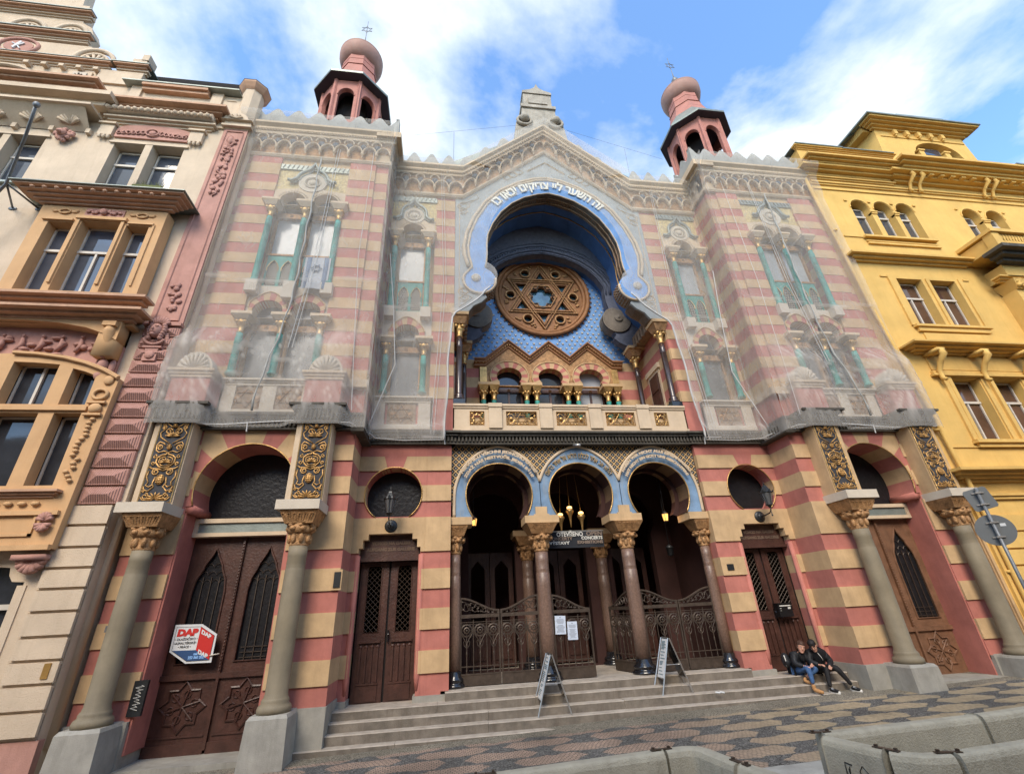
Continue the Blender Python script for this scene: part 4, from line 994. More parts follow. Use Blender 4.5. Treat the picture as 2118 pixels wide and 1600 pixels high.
# ================================================================== great horseshoe arch
def big_inner(dx=0., k=1.):
    L_ = [(.0, 13.0), (.35, 12.92), (.8, 12.74), (1.2, 12.45), (1.55, 12.05), (1.82, 11.55), (1.97, 11.1), (2.02, 10.7), (2.01, 10.4), (2.03, 10.1), (2.08, 9.85)]
    L_ = [(x*k, 10.7+(z-10.7)*k if z > 10.7 else z) for x, z in L_]
    return L_
def volute(cx=2.24, cz=9.40, r=.45, a0=160, a1=390, n=22): return arc(cx, cz, r, r, a0, a1, n)
def big_outer():
    return [(0, 13.58), (.4, 13.52), (.95, 13.28), (1.5, 12.88), (1.95, 12.35), (2.28, 11.7), (2.48, 11.1), (2.55, 10.6), (2.53, 10.25), (2.47, 10.0), (2.44, 9.85)]
for s in (-1, 1):
    I_, O_ = big_inner(), big_outer(); Vv = volute()
    con = [(2.1, 8.98), (2.05, 8.85), (2.2, 8.68), (2.42, 8.55), (2.55, 8.35)]
    b = MB(s); b.plate([(0, 14.95), (0, 13.0)]+I_[1:]+volute(2.24, 9.40, .45, 165, 250, 8)+con+[(2.92, 8.35), (2.92, 12.6), (2.75, 12.6)], -.02, .0)
    b.strip(I_+volute(2.24, 9.40, .45, 165, 250, 8)+con, I_+volute(2.24, 9.40, .45, 165, 250, 8)+con, -.02, .4)
    sp = P_(b, 'arch_surround', GREYSP)
    b = MB(s); b.smooth = False; b.strip(I_, O_, -.05); b.plate(volute(2.24, 9.40, .45, 0, 345, 30), -.05, -.02); b.plate([I_[-1], O_[-1], (2.64, 9.5), (2.24, 9.4), (1.84, 9.55)], -.052, -.02); P_(b, 'blue_arch_band', BLUE)
    b = MB(s); b.smooth = True; b.tube(xyz([(x, z) for x, z in O_]+volute(2.24, 9.4, .45, 20, -190, 20), -.06), .035, 6); b.tube(xyz(I_, -.055), .022, 6)
    b.tube([(x*1.045, -.05, z+.09*(z-10)/3.5) for x, z in O_], .05, 6)
    for i in range(24):
        a = rad(15-15*i*.9); b.ell((2.24+.40*cos(a), -.06, 9.4+.40*sin(a)), (.014, .012, .014), 5, 4)
    P_(b, 'arch_moulding', STONE)
    b = MB(s); b.smooth = True; b.lathe([(0, 0), (.12, 0), (.13, .03), (.11, .06), (.02, .07)], 0, 0, 20); b.v = [(s*2.34+x, -.05-z, 9.46+y) for x, y, z in b.v]
    for i in range(8): b.M = None; a = 2*pi*i/8; b.sx = 1; b.ell((s*2.34+.07*cos(a), -.12, 9.46+.07*sin(a)), (.02, .015, .02), 6, 4)
    P_(b, 'volute_boss', WSTONE)
    # interlace drawn in pale lines on the surround
    b = MB(s)
    def il(pts, r=.011): b.tube(xyz(pts, -.026), r, 4)
    il([(2.80, 8.5), (2.80, 12.2), (2.55, 12.4), (2.35, 12.5)]); il([(2.80, 8.5), (2.45, 8.8), (2.7, 9.0), (2.78, 9.2)])
    for cz, rr in ((12.2, .16), (10.5, .06), (9.0, .13), (8.75, .10), (11.95, .1)):
        for q in (0, 1): il(arc(2.70-(.05 if q else 0), cz+.05*q, rr, rr*.8, 0, 360, 12))
    il([(2.66, 10.2), (2.72, 10.35), (2.66, 10.5), (2.72, 10.65)]); il([(2.5, 12.35), (2.2, 12.6), (2.3, 12.75), (2.55, 12.5)])
    for cx_, cz in ((1.1, 13.75), (1.3, 13.62), (.9, 13.9)): il(arc(cx_, cz, .14, .09, 0, 360, 10)); il([(cx_-.15, cz), (cx_, cz+.14), (cx_+.15, cz), (cx_, cz-.14), (cx_-.15, cz)])
    P_(b, 'interlace', STONE, sp)
    # volute drum under the arch, its carved flank
    b = MB(s); D = volute(2.24, 9.40, .45, 165, 300, 12); b.strip(D, D, -.02, .42)
    for i in range(9):
        p = D[i]; 
        for q in range(3): b.ell((p[0]*.99+.0, .08+.13*q, p[1]), (.03, .05, .03), 6, 4)
    b.plate(con+[(2.95, 8.35), (2.95, 9.0), (2.3, 9.1)], .05, .45); P_(b, 'volute_console', DARKST)
    # rear arch
    k = .965; Ir = [(x*.97, 10.45+(z-10.7)*.62 if z > 10.7 else z-.12) for x, z in big_inner()]
    Or = [(x*1.0+.3, z) for x, z in Ir]
    b = MB(s); full = Ir+volute(2.2, 9.28, .45, 160, 250, 8)+[(2.12, 8.75), (2.05, 8.6), (2.2, 8.45), (2.4, 8.35), (2.5, 8.2)]
    b.plate([(0, 14)]+full+[(2.95, 8.2), (2.95, 14)], 1.45, 1.5); b.strip(full, full, 1.45, 1.7); b.smooth = True
    for q_, t_ in ((1.03, .03), (1.10, .05), (1.20, .03), (1.27, .02)): b.tube([(x*q_, 1.44, 10.2+(z-10.2)*(q_ if z > 10.2 else 1)) for x, z in Ir[:9]], t_, 6)
    for i_ in range(40):
        t_ = i_/40*8; j_ = int(t_); f_ = t_-j_; px_, pz_ = Ir[j_][0]*(1-f_)+Ir[j_+1][0]*f_, Ir[j_][1]*(1-f_)+Ir[j_+1][1]*f_; b.ell((px_*1.15, 1.44, 10.2+(pz_-10.2)*1.15), (.03, .03, .045), 6, 4)
    P_(b, 'rear_arch', mat('grey_carved_arch', (.10, .11, .15), .75, .25, 9, .6, 40))
    b = MB(s); D = volute(2.2, 9.28, .46, 100, 420, 26); b.plate(D[:-1], 1.40, 1.46); b.strip(D, D, 1.40, 1.75)
    for i in range(0, 26): b.ell((2.2+.40*cos(rad(100+12*i)), 1.395, 9.28+.40*sin(rad(100+12*i))), (.014, .012, .014), 5, 4)
    b.lathe([(0, 0), (.13, 0), (.13, .04), (.05, .05), (.02, .08)], 0, 0, 18); nn = 18*5
    for j in range(1, nn+1): x, y, z = b.v[-j]; b.v[-j] = (s*2.26+x*s*0+abs(x)*0+x, 1.40-z, 9.34+y)
    P_(b, 'rear_volute', mat('grey_carved_volute', (.17, .145, .12), .75, .2, 9, .5, 40))
    # vault between the arches
    b = MB(s); b.m = 0; vp = [(x*1.10, z+.12) for x, z in big_inner()]+[(2.5, 9.4), (2.9, 9.0)]
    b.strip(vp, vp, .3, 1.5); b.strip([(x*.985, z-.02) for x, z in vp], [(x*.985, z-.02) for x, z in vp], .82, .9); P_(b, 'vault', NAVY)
    b = MB(s); Ik = [(x, z) for x, z in big_inner()]; b.strip(Ik, [(x*1.11, z+.13) for x, z in Ik], .40)
    for j, o in enumerate((.12, .2, .28)): b.strip([(x*1.0, z) for x, z in Ik], [(x*1.0, z) for x, z in Ik], .0, .4)
    b.smooth = True; b.tube(xyz([(x*.995, z-.015) for x, z in Ik], .12), .02, 5); b.tube(xyz([(x*.995, z-.015) for x, z in Ik], .3), .028, 5)
    for i in range(len(Ik)-1):
        for q in range(6):
            t = q/6; p = (Ik[i][0]*(1-t)+Ik[i+1][0]*t, Ik[i][1]*(1-t)+Ik[i+1][1]*t); b.ell((p[0], .21, p[1]), (.02, .05, .02), 5, 4)
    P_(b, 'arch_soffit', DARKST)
    b = MB(s)
    for y0 in (.80,): b.tube(xyz([(x*1.08, z+.10) for x, z in big_inner()], y0), .018, 5)
    P_(b, 'vault_rib', GOLD)
    # inner vault behind the rear arch
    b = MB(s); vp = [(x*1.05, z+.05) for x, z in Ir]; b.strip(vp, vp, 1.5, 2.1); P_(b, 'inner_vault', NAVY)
# small gable triangle
b = MB(); b.tube([(-.62, -.03, 13.98), (0, -.03, 14.45), (.62, -.03, 13.98)], .03, 4); P_(b, 'gable_triangle', TAN)
# Hebrew inscription on the blue band, raised letters
def band_pt(u, t):
    """u arc angle in deg from the crown (positive right), t height above the inner edge"""
    a = rad(90-u); return (2.28*cos(a)*(1+t*.42), 10.72+2.30*sin(a)+t*.98*sin(a))
b = MB(); vs, fs = text_h(heb('זה השער ליי צדיקים יבאו בו'), .34, ext=.014)
x0 = min(v[0] for v in vs); x1 = max(v[0] for v in vs)
def hb(x, y, q):
    u = -50+(x-x0)/(x1-x0)*97; a = rad(90-u); rx, rz = 2.14+y*1.0, 2.42+y*1.0
    return (rx*cos(a), -.085-q, 10.72+rz*sin(a))
[b.add([hb(v[0]+dx_, v[1]+dz_, v[2]*(1+.1*i_)) for v in vs], fs) for i_, (dx_, dz_) in enumerate(((-.013, -.008), (.013, -.008), (-.013, .010), (.013, .010)))]; P_(b, 'hebrew_lettering', mat('white_stone_letters', (.82, .78, .66), .6, .05))

# ---- blue starry wall with the rose window
RZ = 10.53
b = MB(); b.plate([(-2.95, 7.85), (2.95, 7.85), (2.95, 13.6), (-2.95, 13.6)], 2.0, 2.1, [arc(0, RZ, 1.5, 1.5, 0, 360, 48)[:-1]]); P_(b, 'starry_wall', BLUE)
b = MB(); R_ = random.Random(9)
for r in range(22):
    for c in range(40):
        x = -2.5+c*.19+(.095 if r % 2 else 0)+R_.uniform(-.02, .02); z = 7.8+r*.145+R_.uniform(-.02, .02)
        if abs(x) > 2.6 or hypot(x, z-RZ) < 1.76: continue
        pts = [(x+(.042 if i % 2 == 0 else .02)*cos(rad(90+36*i)), z+(.042 if i % 2 == 0 else .02)*sin(rad(90+36*i))) for i in range(10)]; b.plate(pts, 1.975, 2.0)
st_ = P_(b, 'gilded_stars', WSTONE); st_['kind'] = 'stuff'
b = MB(); b.smooth = True
for r, t, y in ((1.55, .075, 1.93), (1.43, .06, 1.97)): b.tube([(r*cos(a), y, RZ+r*sin(a)) for a in [2*pi*i/64 for i in range(64)]], t, 8, closed=True)
for i in range(56): a = 2*pi*i/56; b.ell((1.66*cos(a), 1.97, RZ+1.66*sin(a)), (.035, .02, .035), 6, 4)
rw = P_(b, 'rose_window', ROSEW)
b = MB()
cir = lambda x, z, r, n=20: arc(x, z, r, r, 0, 360, n)[:-1]
RS = 1.30
hexa = [(.40*cos(rad(30+60*i+t)), RZ+.40*sin(rad(30+60*i+t))) for i in range(6) for t in (-1, 1)]
flo = []
for i in range(6):
    a0 = 60*i+30
    for t in range(-3, 4): 
        a = rad(a0+t*9); rr = .30+.14*cos(rad(t*28)); flo.append((rr*cos(a), RZ+rr*sin(a)))
holes = [flo]
for i in range(6):
    a = rad(90+60*i); tx, tz = cos(a), sin(a); nx, nz = -sin(a), cos(a)
    p1 = (tx*1.08, RZ+tz*1.08); p2 = (tx*.72+nx*.2, RZ+tz*.72+nz*.2); p3 = (tx*.72-nx*.2, RZ+tz*.72-nz*.2); holes.append([p1, p2, p3])
    a = rad(60+60*i); holes.append(cir(1.12*cos(a), RZ+1.12*sin(a), .145, 16))
b.plate(cir(0, RZ, 1.46, 64), 2.02, 2.12, [[(p[0]*.95, RZ+(p[1]-RZ)*.95) for p in h] for h in holes]); P_(b, 'rose_tracery', ROSEW, rw)
b = MB(); b.smooth = True
for q in (0, 1):
    for rr, t in ((1.40, .04), (1.22, .025)): b.tube([(.95*rr*cos(rad(90+180*q+120*i)), 2.0-.01*q, RZ+.95*rr*sin(rad(90+180*q+120*i))) for i in range(3)], t, 6, closed=True)
for i in range(6):
    a = rad(60+60*i); b.tube([(1.064*cos(a)+.16*cos(t), 1.99, RZ+1.064*sin(a)+.16*sin(t)) for t in [2*pi*j/16 for j in range(16)]], .035, 6, closed=True)
    for q in (-1, 1):
        a2 = rad(60+60*i+q*13); 
        for m_ in range(4): b.ell((1.24*cos(a2)+R_.uniform(-.07, .07), 2.0, RZ+1.24*sin(a2)+R_.uniform(-.07, .07)), (.05, .03, .04), 6, 4)
b.tube([(.50*cos(rad(60*i)), 2.0, RZ+.50*sin(rad(60*i))) for i in range(6)], .03, 6, closed=True)
P_(b, 'rose_star', BRONZE, rw)
b = MB(); b.tube([(p[0]*1.08, 2.0, RZ+(p[1]-RZ)*1.08) for p in flo], .02, 5, closed=True); P_(b, 'rose_centre_edge', IRON, rw)
b = MB(); b.plate(cir(0, RZ, 1.5, 40), 2.16, 2.17); P_(b, 'rose_glass', mat('blue_green_glass', (.06, .13, .17), .05, .5, 4, .1, 6, spec=1.), rw)

# ---- loggia
b = MB(); b.box(-3.02, 3.02, .05, 2.3, 5.0, 5.35); P_(b, 'loggia_floor', TAN)
for s in (-1, 1):
    b = MB(s); wallscan(b, 2.915, 3.2, .022, 2.2, [(a, c, m) for a, c, m in BU if a < 8.3], None, prot=.0)
    b.m = 0; b.box(2.918, 3.2, .3, 2.2, 8.3, 9.2); P_(b, 'loggia_side_wall', [PINK, TAN])
    b = MB(s); b.box(2.88, 2.93, .75, 1.45, 5.4, 7.2); b.box(2.84, 2.93, .68, 1.52, 7.2, 7.35); P_(b, 'side_door_frame', STONE)
    b = MB(s); b.box(2.86, 2.89, .82, 1.38, 5.4, 7.1)
    for q in range(3): b.box(2.84, 2.87, .88, 1.32, 5.6+.5*q, 5.95+.5*q)
    P_(b, 'side_door', WOODD)
    for cy, nm in ((.12, 0), (1.55, 1)):
        b = MB(s); b.smooth = True; cx = 2.785 if nm == 0 else 2.62
        b.lathe([(.14, 5.8), (.14, 5.86), (.10, 5.9), (.12, 5.94), (.085, 5.98), (.08, 6.0), (.077, 7.3), (.088, 7.32), (.077, 7.36), (.086, 7.4), (.077, 7.44), (.075, 7.62)], cx, cy, 16); co = P_(b, 'column', mat('dark_marble%d%d' % (nm, s), (.05, .03, .025), .2, .3, 8, 0, spec=.6))
        b = MB(s); b.smooth = True; b.lathe([(.07, 7.6), (.10, 7.63), (.07, 7.67), (.10, 7.82), (.12, 7.86), (.10, 7.9), (.12, 7.97)], cx, cy, 8); b.smooth = True
        for q in range(4): a = pi/4+q*pi/2; b.ell((cx+.12*cos(a), cy+.12*sin(a), 7.92), (.06, .06, .06), 8, 5)
        P_(b, 'capital', GOLD, co)
        b = MB(s); b.frus(cx, cy, 7.98, 8.2, .13, .13, .21, .21); P_(b, 'impost_flare', BRONZE); b = MB(s); b.box(cx-.24, 3.0, cy-.24, cy+.24, 8.2, 8.29); P_(b, 'impost_slab', TAN)
        b = MB(s); b.box(cx-.14, cx+.14, cy-.14, cy+.14, 5.66, 5.8); P_(b, 'column_plinth', BLACKP)
    b = MB(s); b.box(2.6, 3.0, .35, 1.4, 8.28, 8.6); 
    for q in range(5): b.box(2.55, 2.62, .42+.2*q, .52+.2*q, 8.2, 8.5)
    P_(b, 'side_entablature', DARKST)
# back wall portal
b = MB(); wallscan(b, -2.95, -2.15, 1.93, 2.05, [x for x in BU if x[0] < 7.9], None, zhi=8.2, prot=0); wallscan(b, 2.15, 2.95, 1.93, 2.05, [x for x in BU if x[0] < 7.9], None, zhi=8.2, prot=0); P_(b, 'loggia_back_wall', [PINK, TAN])
zz_ = [(-2.3, 7.92), (-1.98, 7.92), (-1.25, 8.58), (-.625, 8.04), (0, 8.58), (.625, 8.04), (1.25, 8.58), (1.98, 7.92), (2.3, 7.92)]
b = MB(); b.rail([(1.72, 0), (1.72, .05), (1.76, .05), (1.78, -.07), (1.84, -.1), (1.84, -.17), (1.9, -.2), (1.95, -.2), (1.95, 0)], [(x, 0, z) for x, z in zz_]); pg = P_(b, 'zigzag_gable', ROSEW)
b = MB(); 
for (xa, za), (xb, zb) in zip(zz_[:-1], zz_[1:]):
    n = max(2, int(hypot(xb-xa, zb-za)/.085))
    for i in range(n): t = (i+.5)/n; b.ell((xa+(xb-xa)*t, 1.765, za+(zb-za)*t-.10), (.018, .012, .018), 6, 4)
P_(b, 'gilt_beads', GOLD, pg)
pc = (-1.26, 0, 1.26)
b = MB(); holes = [[(c-.33, 7.13)]+arc(c, 7.42, .375, .29, 212, -32, 22)+[(c+.33, 7.13)] for c in pc]
b.plate([(-2.14, 7.10), (2.14, 7.10), (2.14, 7.85)]+[(x, z-.15) for x, z in reversed(zz_[1:-1])]+[(-2.14, 7.85)], 1.88, 2.0, holes); P_(b, 'portal_wall', BRONZE)
b = MB()
for c in pc:
    A_ = arc(c, 7.42, .375, .29, -38, 218, 32); O_ = arc(c, 7.42, .575, .50, -38, 218, 32)
    for j in range(32): b.m = (j//2) % 2; b.strip(A_[j:j+2], O_[j:j+2], 1.85); b.strip(A_[j:j+2], A_[j:j+2], 1.85, 2.15)
    b.m = 1; b.smooth = True; b.tube(xyz(O_, 1.845), .02, 6); b.smooth = False
P_(b, 'voussoir_ring', [PINK, TAN])
b = MB()
for x in (-2.03, 2.03): b.box(x-.1, x+.1, 1.86, 1.9, 7.12, 7.72)
P_(b, 'gilt_pilaster', GOLD)
for x in (-1.91, -.68, .55+.0, 1.77):
    x = {-1.91: -1.9, -.68: -.65, .55: .58, 1.77: 1.8}[x]
    b = MB(); b.box(x-.31, x+.31, 1.6, 2.1, 7.0, 7.10); P_(b, 'impost_slab', TAN)
    for q in (-1, 1):
        b = MB(); b.smooth = True; xx = x+q*.15
        b.lathe([(.07, 5.9), (.065, 6.4), (.08, 6.44), (.06, 6.48), (.08, 6.52), (.06, 6.56)], xx, 1.72, 12); co = P_(b, 'column', TEAL)
        b = MB(); b.smooth = True; b.lathe([(.06, 6.55), (.085, 6.58), (.06, 6.62), (.09, 6.76), (.11, 6.8)], xx, 1.72, 8)
        for k in range(6): a = k*pi/3; b.ell((xx+.09*cos(a), 1.72+.09*sin(a), 6.80), (.05, .05, .045), 8, 5)
        b.smooth = False; b.frus(xx, 1.72, 6.84, 7.0, .10, .1, .145, .16); P_(b, 'capital', GOLD, co)
for i, c in enumerate(pc):
    b = MB(); b.box(c-.42, c+.42, 2.12, 2.2, 7.0, 7.14); b.box(c-.42, c-.36, 2.12, 2.2, 5.4, 7); b.box(c+.36, c+.42, 2.12, 2.2, 5.4, 7); b.box(c-.03, c+.03, 2.12, 2.2, 5.4, 7); fr = P_(b, 'door_frame', WOODD); b = MB(); b.box(c-.6, c+.6, 2.25, 2.3, 5.3, 7.9); P_(b, 'door_backing', BLACK)
    b = MB(); b.box(c-.36, c+.36, 2.16, 2.18, 5.4, 7); b.plate(arc(c, 7.42, .4, .32, 0, 360, 20)[:-1], 2.19, 2.2); P_(b, 'door_glass', BLIND if i == 2 else GLASS, fr)
    b = MB()
    for q in (0, 1): b.tube([(c+.05*cos(rad(90+180*q+120*k)), 2.105, 7.07+.05*sin(rad(90+180*q+120*k))) for k in range(3)], .01, 4, closed=True)
    P_(b, 'star_emblem', GOLD, fr)
# ---- balcony parapet
b = MB(); holes = []
rect = lambda a, c, d, e: [(a, d), (c, d), (c, e), (a, e)]
ORN = [(-2.36, .165, 0), (-1.29, .37, 1), (-.06, .37, 1), (1.19, .37, 1), (2.26, .165, 0)]
for x, hw, k in ORN: holes.append(rect(x-hw, x+hw, 5.13, 5.47))
b.plate([(-2.93, 4.93), (2.93, 4.93), (2.93, 5.60), (-2.93, 5.60)], -.02, .10, holes)
b.box(-2.93, 2.93, -.07, .14, 5.60, 5.655); b.box(-2.93, 2.93, -.045, .12, 5.55, 5.6); b.box(-2.93, 2.93, -.05, -.02, 4.93, 5.03)
for x in (-1.93, -.70, .54, 1.78): b.box(x-.155, x+.155, -.09, .12, 5.03, 5.56); b.box(x-.165, x+.165, -.11, .15, 5.56, 5.66)
P_(b, 'balcony_parapet', STONE)
b = MB(); b.box(-2.97, -2.90, -.02, .1, 4.93, 5.6); b.box(2.90, 2.97, -.02, .1, 4.93, 5.6); P_(b, 'parapet_end', PINK)
for x, hw, k in ORN:
    b = MB(); b.tube([(x-hw, -.02, 5.13), (x+hw, -.02, 5.13), (x+hw, -.02, 5.47), (x-hw, -.02, 5.47)], .014, 4, closed=True)
    if k:
        for q in (0, 1): b.tube([(x+.19*cos(rad(90+180*q+120*i)), 0-.004*q, 5.30+.165*sin(rad(90+180*q+120*i))) for i in range(3)], .016, 5, closed=True)
        for q in (-1, 1):
            b.ell((x+q*.25, .0, 5.3), (.05, .03, .045)); 
            for t in (-1, 1): b.tube([(x+q*.17, .0, 5.30+t*.03), (x+q*.22, 0, 5.30+t*.10), (x+q*.29, 0, 5.30+t*.13), (x+q*.34, 0, 5.30+t*.09), (x+q*.30, 0, 5.3+t*.06)], .012, 5); b.tube([(x+q*.34, 0, 5.3), (x+q*.31, 0, 5.3+t*.04), (x+q*.34, 0, 5.3+t*.08)], .01, 4); b.ell((x+q*.08, 0, 5.3+t*.145), (.03, .015, .02), 6, 4); b.ell((x+q*.14, 0, 5.3+t*.13), (.025, .015, .02), 6, 4)
    else:
        b.tube([(x+(.10+.02*cos(8*a))*cos(a), 0, 5.3+(.10+.02*cos(8*a))*sin(a)) for a in [2*pi*i/32 for i in range(32)]], .018, 5, closed=True)
        for q in (-1, 1):
            for t in (-1, 1): b.ell((x+q*.12, 0, 5.3+t*.13), (.03, .015, .03), 6, 4); b.tube([(x+q*.16, 0, 5.3+t*.05), (x+q*.12, 0, 5.3+t*.08), (x+q*.09, 0, 5.3+t*.15)], .012, 4)
    P_(b, 'gilt_grille', GOLD)

# ================================================================== cream house on the left
LH = thing('town_house', (-12.5, -1.0, -.75), 'cream town house with orange oriel window, rose rusticated pilaster and stepped gable on the left', 'house')
def H_(mb, name, mats, parent=None, label=None): return mb.build(name, mats, parent or LH, label)
YL = -1.2
def sash(owner, x0, x1, z0, z1, y, m=FRAMEW, tr=None, mull=True, glass=GLASS, t=.035, arch=None, build=H_):
    """timber window: frame with transom and mullion, glass as its pane"""
    b = MB(); b.box(x0, x0+t, y-.03, y+.04, z0, z1); b.box(x1-t, x1, y-.03, y+.04, z0, z1); b.box(x0, x1, y-.03, y+.04, z0, z0+t); b.box(x0, x1, y-.03, y+.04, z1-t, z1)
    if tr: b.box(x0, x1, y-.05, y+.04, tr-.03, tr+.03)
    if mull: b.box((x0+x1)/2-.022, (x0+x1)/2+.022, y-.04, y+.04, z0, tr or z1)
    f = build(b, 'window', m)
    b = MB(); b.box(x0+t*.5, x1-t*.5, y+.0, y+.012, z0+t*.5, z1-t*.5); build(b, 'pane', glass, f)
    return f
def mould(b, x0, x1, y, z0, z1, out, ret=True, steps=3):
    """projecting moulded band stepping out upwards"""
    for i in range(steps):
        o = out*((i+1)/steps)**1.2; e = o if ret else 0
        b.box(x0-e, x1+e, y-o, y+.05, z0+(z1-z0)*i/steps+.0005*i, z0+(z1-z0)*(i+1)/steps)
SKYG = mat('window_glass_reflecting', (.05, .06, .08), .03, .2, 2, .04, 3, spec=1.)
b = MB()
# wall: openings for the windows
hol = [rect(-11.52, -10.78, 10.62, 12.25), rect(-10.62, -9.90, 10.62, 12.25), rect(-14.85, -13.95, 10.62, 12.25), rect(-13.80, -13.05, 10.62, 12.25),
       rect(-12.4, -9.62, 2.9, 5.9), rect(-11.9, -9.7, 7.4, 9.4)]
hol.append([(-16.3, -.05), (-9.68, -.05), (-9.68, 1.95), (-9.86, 1.96), (-9.93, 2.05), (-9.96, 2.17), (-10.2, 2.2), (-16.3, 2.2)])
hol.append([(-16.2, 13.83)]+arc(-15.0, 13.83, 1.2, 1.08, 180, 0, 20)[1:-1]+[(-13.80, 13.83)])
b.plate([(-17, -1.2), (-8.74, -1.2), (-8.74, 3.1), (-8.60, 3.1), (-8.50, 13.1), (-8.50, 13.6), (-9.0, 14.5), (-11.6, 14.5), (-11.62, 15.0), (-12.6, 15.1), (-13.1, 16.0), (-17, 16.0)], YL, YL+.3, hol)
b.add([(-8.735, YL+.0, -1.2), (-8.70, .2, -1.2), (-8.70, .2, 3.1), (-8.735, YL, 3.1)], [(0, 1, 2, 3)]); b.add([(-8.595, YL, 3.1), (-8.64, .2, 3.1), (-8.62, .2, 15), (-8.49, YL, 13.6)], [(0, 1, 2, 3)])
H_(b, 'wall', CREAM)
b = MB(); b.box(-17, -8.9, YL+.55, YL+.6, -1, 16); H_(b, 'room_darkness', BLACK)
b = MB(); b.box(-17, -8.70, YL-.02, YL+.1, -1.4, -.155); H_(b, 'base_course', ROSE)
# rusticated cream quoin
b = MB(); zs = [-.137, .186, .517, .824, 1.141, 1.485, 1.813, 2.12, 2.44, 2.79, 3.14]
for z0, z1 in zip(zs[:-1], zs[1:]): b.box(-9.46, -8.78, YL-.03, YL, z0+.005, z1-.001); b.box(-9.42, -8.735, YL-.075, YL-.03, z0+.035, z1-.012)
H_(b, 'rusticated_quoin', CREAM)
b = MB(); b.smooth = True; b.tube([(-8.76, -.95, -.3), (-8.76, -.95, 3.1), (-8.66, -.93, 6), (-8.60, -.93, 13)], .09, 10); H_(b, 'rounded_return', CREAM)
b = MB(); b.box(-9.75, -9.62, YL-.02, YL, -.1, 1.9); b.box(-17, -9.3, YL-.03, YL, 2.3, 2.42); H_(b, 'ground_window_trim', CREAM)
b = MB(); b.box(-17, -9.7, YL+.12, YL+.2, 1.56, 1.64); b.box(-9.78, -9.7, YL+.12, YL+.2, -.1, 2.2); fr = H_(b, 'window', FRAMEW); b = MB(); b.box(-17, -9.7, YL+.2, YL+.22, -.1, 2.2); H_(b, 'pane', GLASS, fr)
# rose pyramidal blocks
def fluted(name, col):
    m = mat(name, col, .85, .12, 3, .2, 50, streak=.3, dirt=(.2, .08, .06)); t = m.node_tree; wv = t.nodes.new('ShaderNodeTexWave'); wv.bands_direction = 'X'; wv.inputs['Scale'].default_value = 9
    c = [n for n in t.nodes if n.type == 'TEX_COORD'][0]; t.links.new(c.outputs['Object'], wv.inputs['Vector']); bp = t.nodes.new('ShaderNodeBump'); bp.inputs['Strength'].default_value = .8; bp.inputs['Distance'].default_value = .02
    t.links.new(wv.outputs['Fac'], bp.inputs['Height']); t.links.new(bp.outputs[0], t.nodes['Principled BSDF'].inputs['Normal']); return m
FLUT = fluted('fluted_rose_render', (.40, .215, .175))
zb = [3.14, 3.467, 3.785, 4.114, 4.431, 4.75, 5.07, 5.39, 5.70, 5.99, 6.26, 6.53, 6.79]
b = MB()
for i, (z0, z1) in enumerate(zip(zb[:-1], zb[1:])):
    t = i/11; x0 = -9.29+.04*t; x1 = -8.67+.10*t; a, c_ = z0+.018, z1-.018; y0 = YL-.07; y1 = YL-.14; ix = .15; iz = .12
    b.box(x0, x1, YL-.07, YL+.0, a, c_)
    b.add([(x0+.03, y0-.001, a+.02), (x1-.03, y0-.001, a+.02), (x1-.03, y0-.001, c_-.02), (x0+.03, y0-.001, c_-.02), (x0+.03+ix, y1, (a+c_)/2), (x1-.03-ix, y1, (a+c_)/2)], [(0, 1, 5, 4), (1, 2, 5), (2, 3, 4, 5), (3, 0, 4)])
H_(b, 'rusticated_rose_block', FLUT)
b = MB(); b.box(-9.28, -8.56, YL-.12, YL, 6.79, 6.86)
b.add([(-9.24, YL-.04, 6.86), (-8.58, YL-.04, 6.86), (-8.52, YL-.04, 13.15), (-9.10, YL-.04, 13.15), (-9.24, YL, 6.86), (-8.58, YL, 6.86), (-8.52, YL, 13.15), (-9.10, YL, 13.15)], [(0, 1, 2, 3), (1, 5, 6, 2), (0, 3, 7, 4)])
pl = H_(b, 'pilaster', ROSE)
b = MB(); b.tube([(-9.14, YL-.05, 6.95), (-8.68, YL-.05, 6.95), (-8.60, YL-.05, 13.0), (-9.02, YL-.05, 13.0)], .014, 4, closed=True)
b.smooth = True; R_ = random.Random(5)
for i in range(62):
    t = R_.random(); z = 10.7+2.0*t if i < 44 else 7.15+.75*R_.random(); xc = -8.91+.1*(z-6.9)/6.2; sx_ = .12*sin(z*9+i)
    b.ell((xc+R_.uniform(-.12, .12), YL-.06, z), (R_.uniform(.03, .07), .035, R_.uniform(.03, .08)), 7, 5)
b.tube([(-8.85+.10*cos(t), YL-.06, 12.62+.2*sin(t)) for t in [2*pi*i/16 for i in range(16)]], .025, 6, closed=True); b.ell((-8.85, YL-.05, 12.65), (.08, .07, .15), 12, 8)
for k in range(18): z = 10.6+k*.11; b.tube([(-8.85+.09*sin(k*1.3), YL-.06, z), (-8.85+.09*sin((k+1)*1.3), YL-.065, z+.11)], .016, 5)
H_(b, 'floral_relief', ROSE, pl)
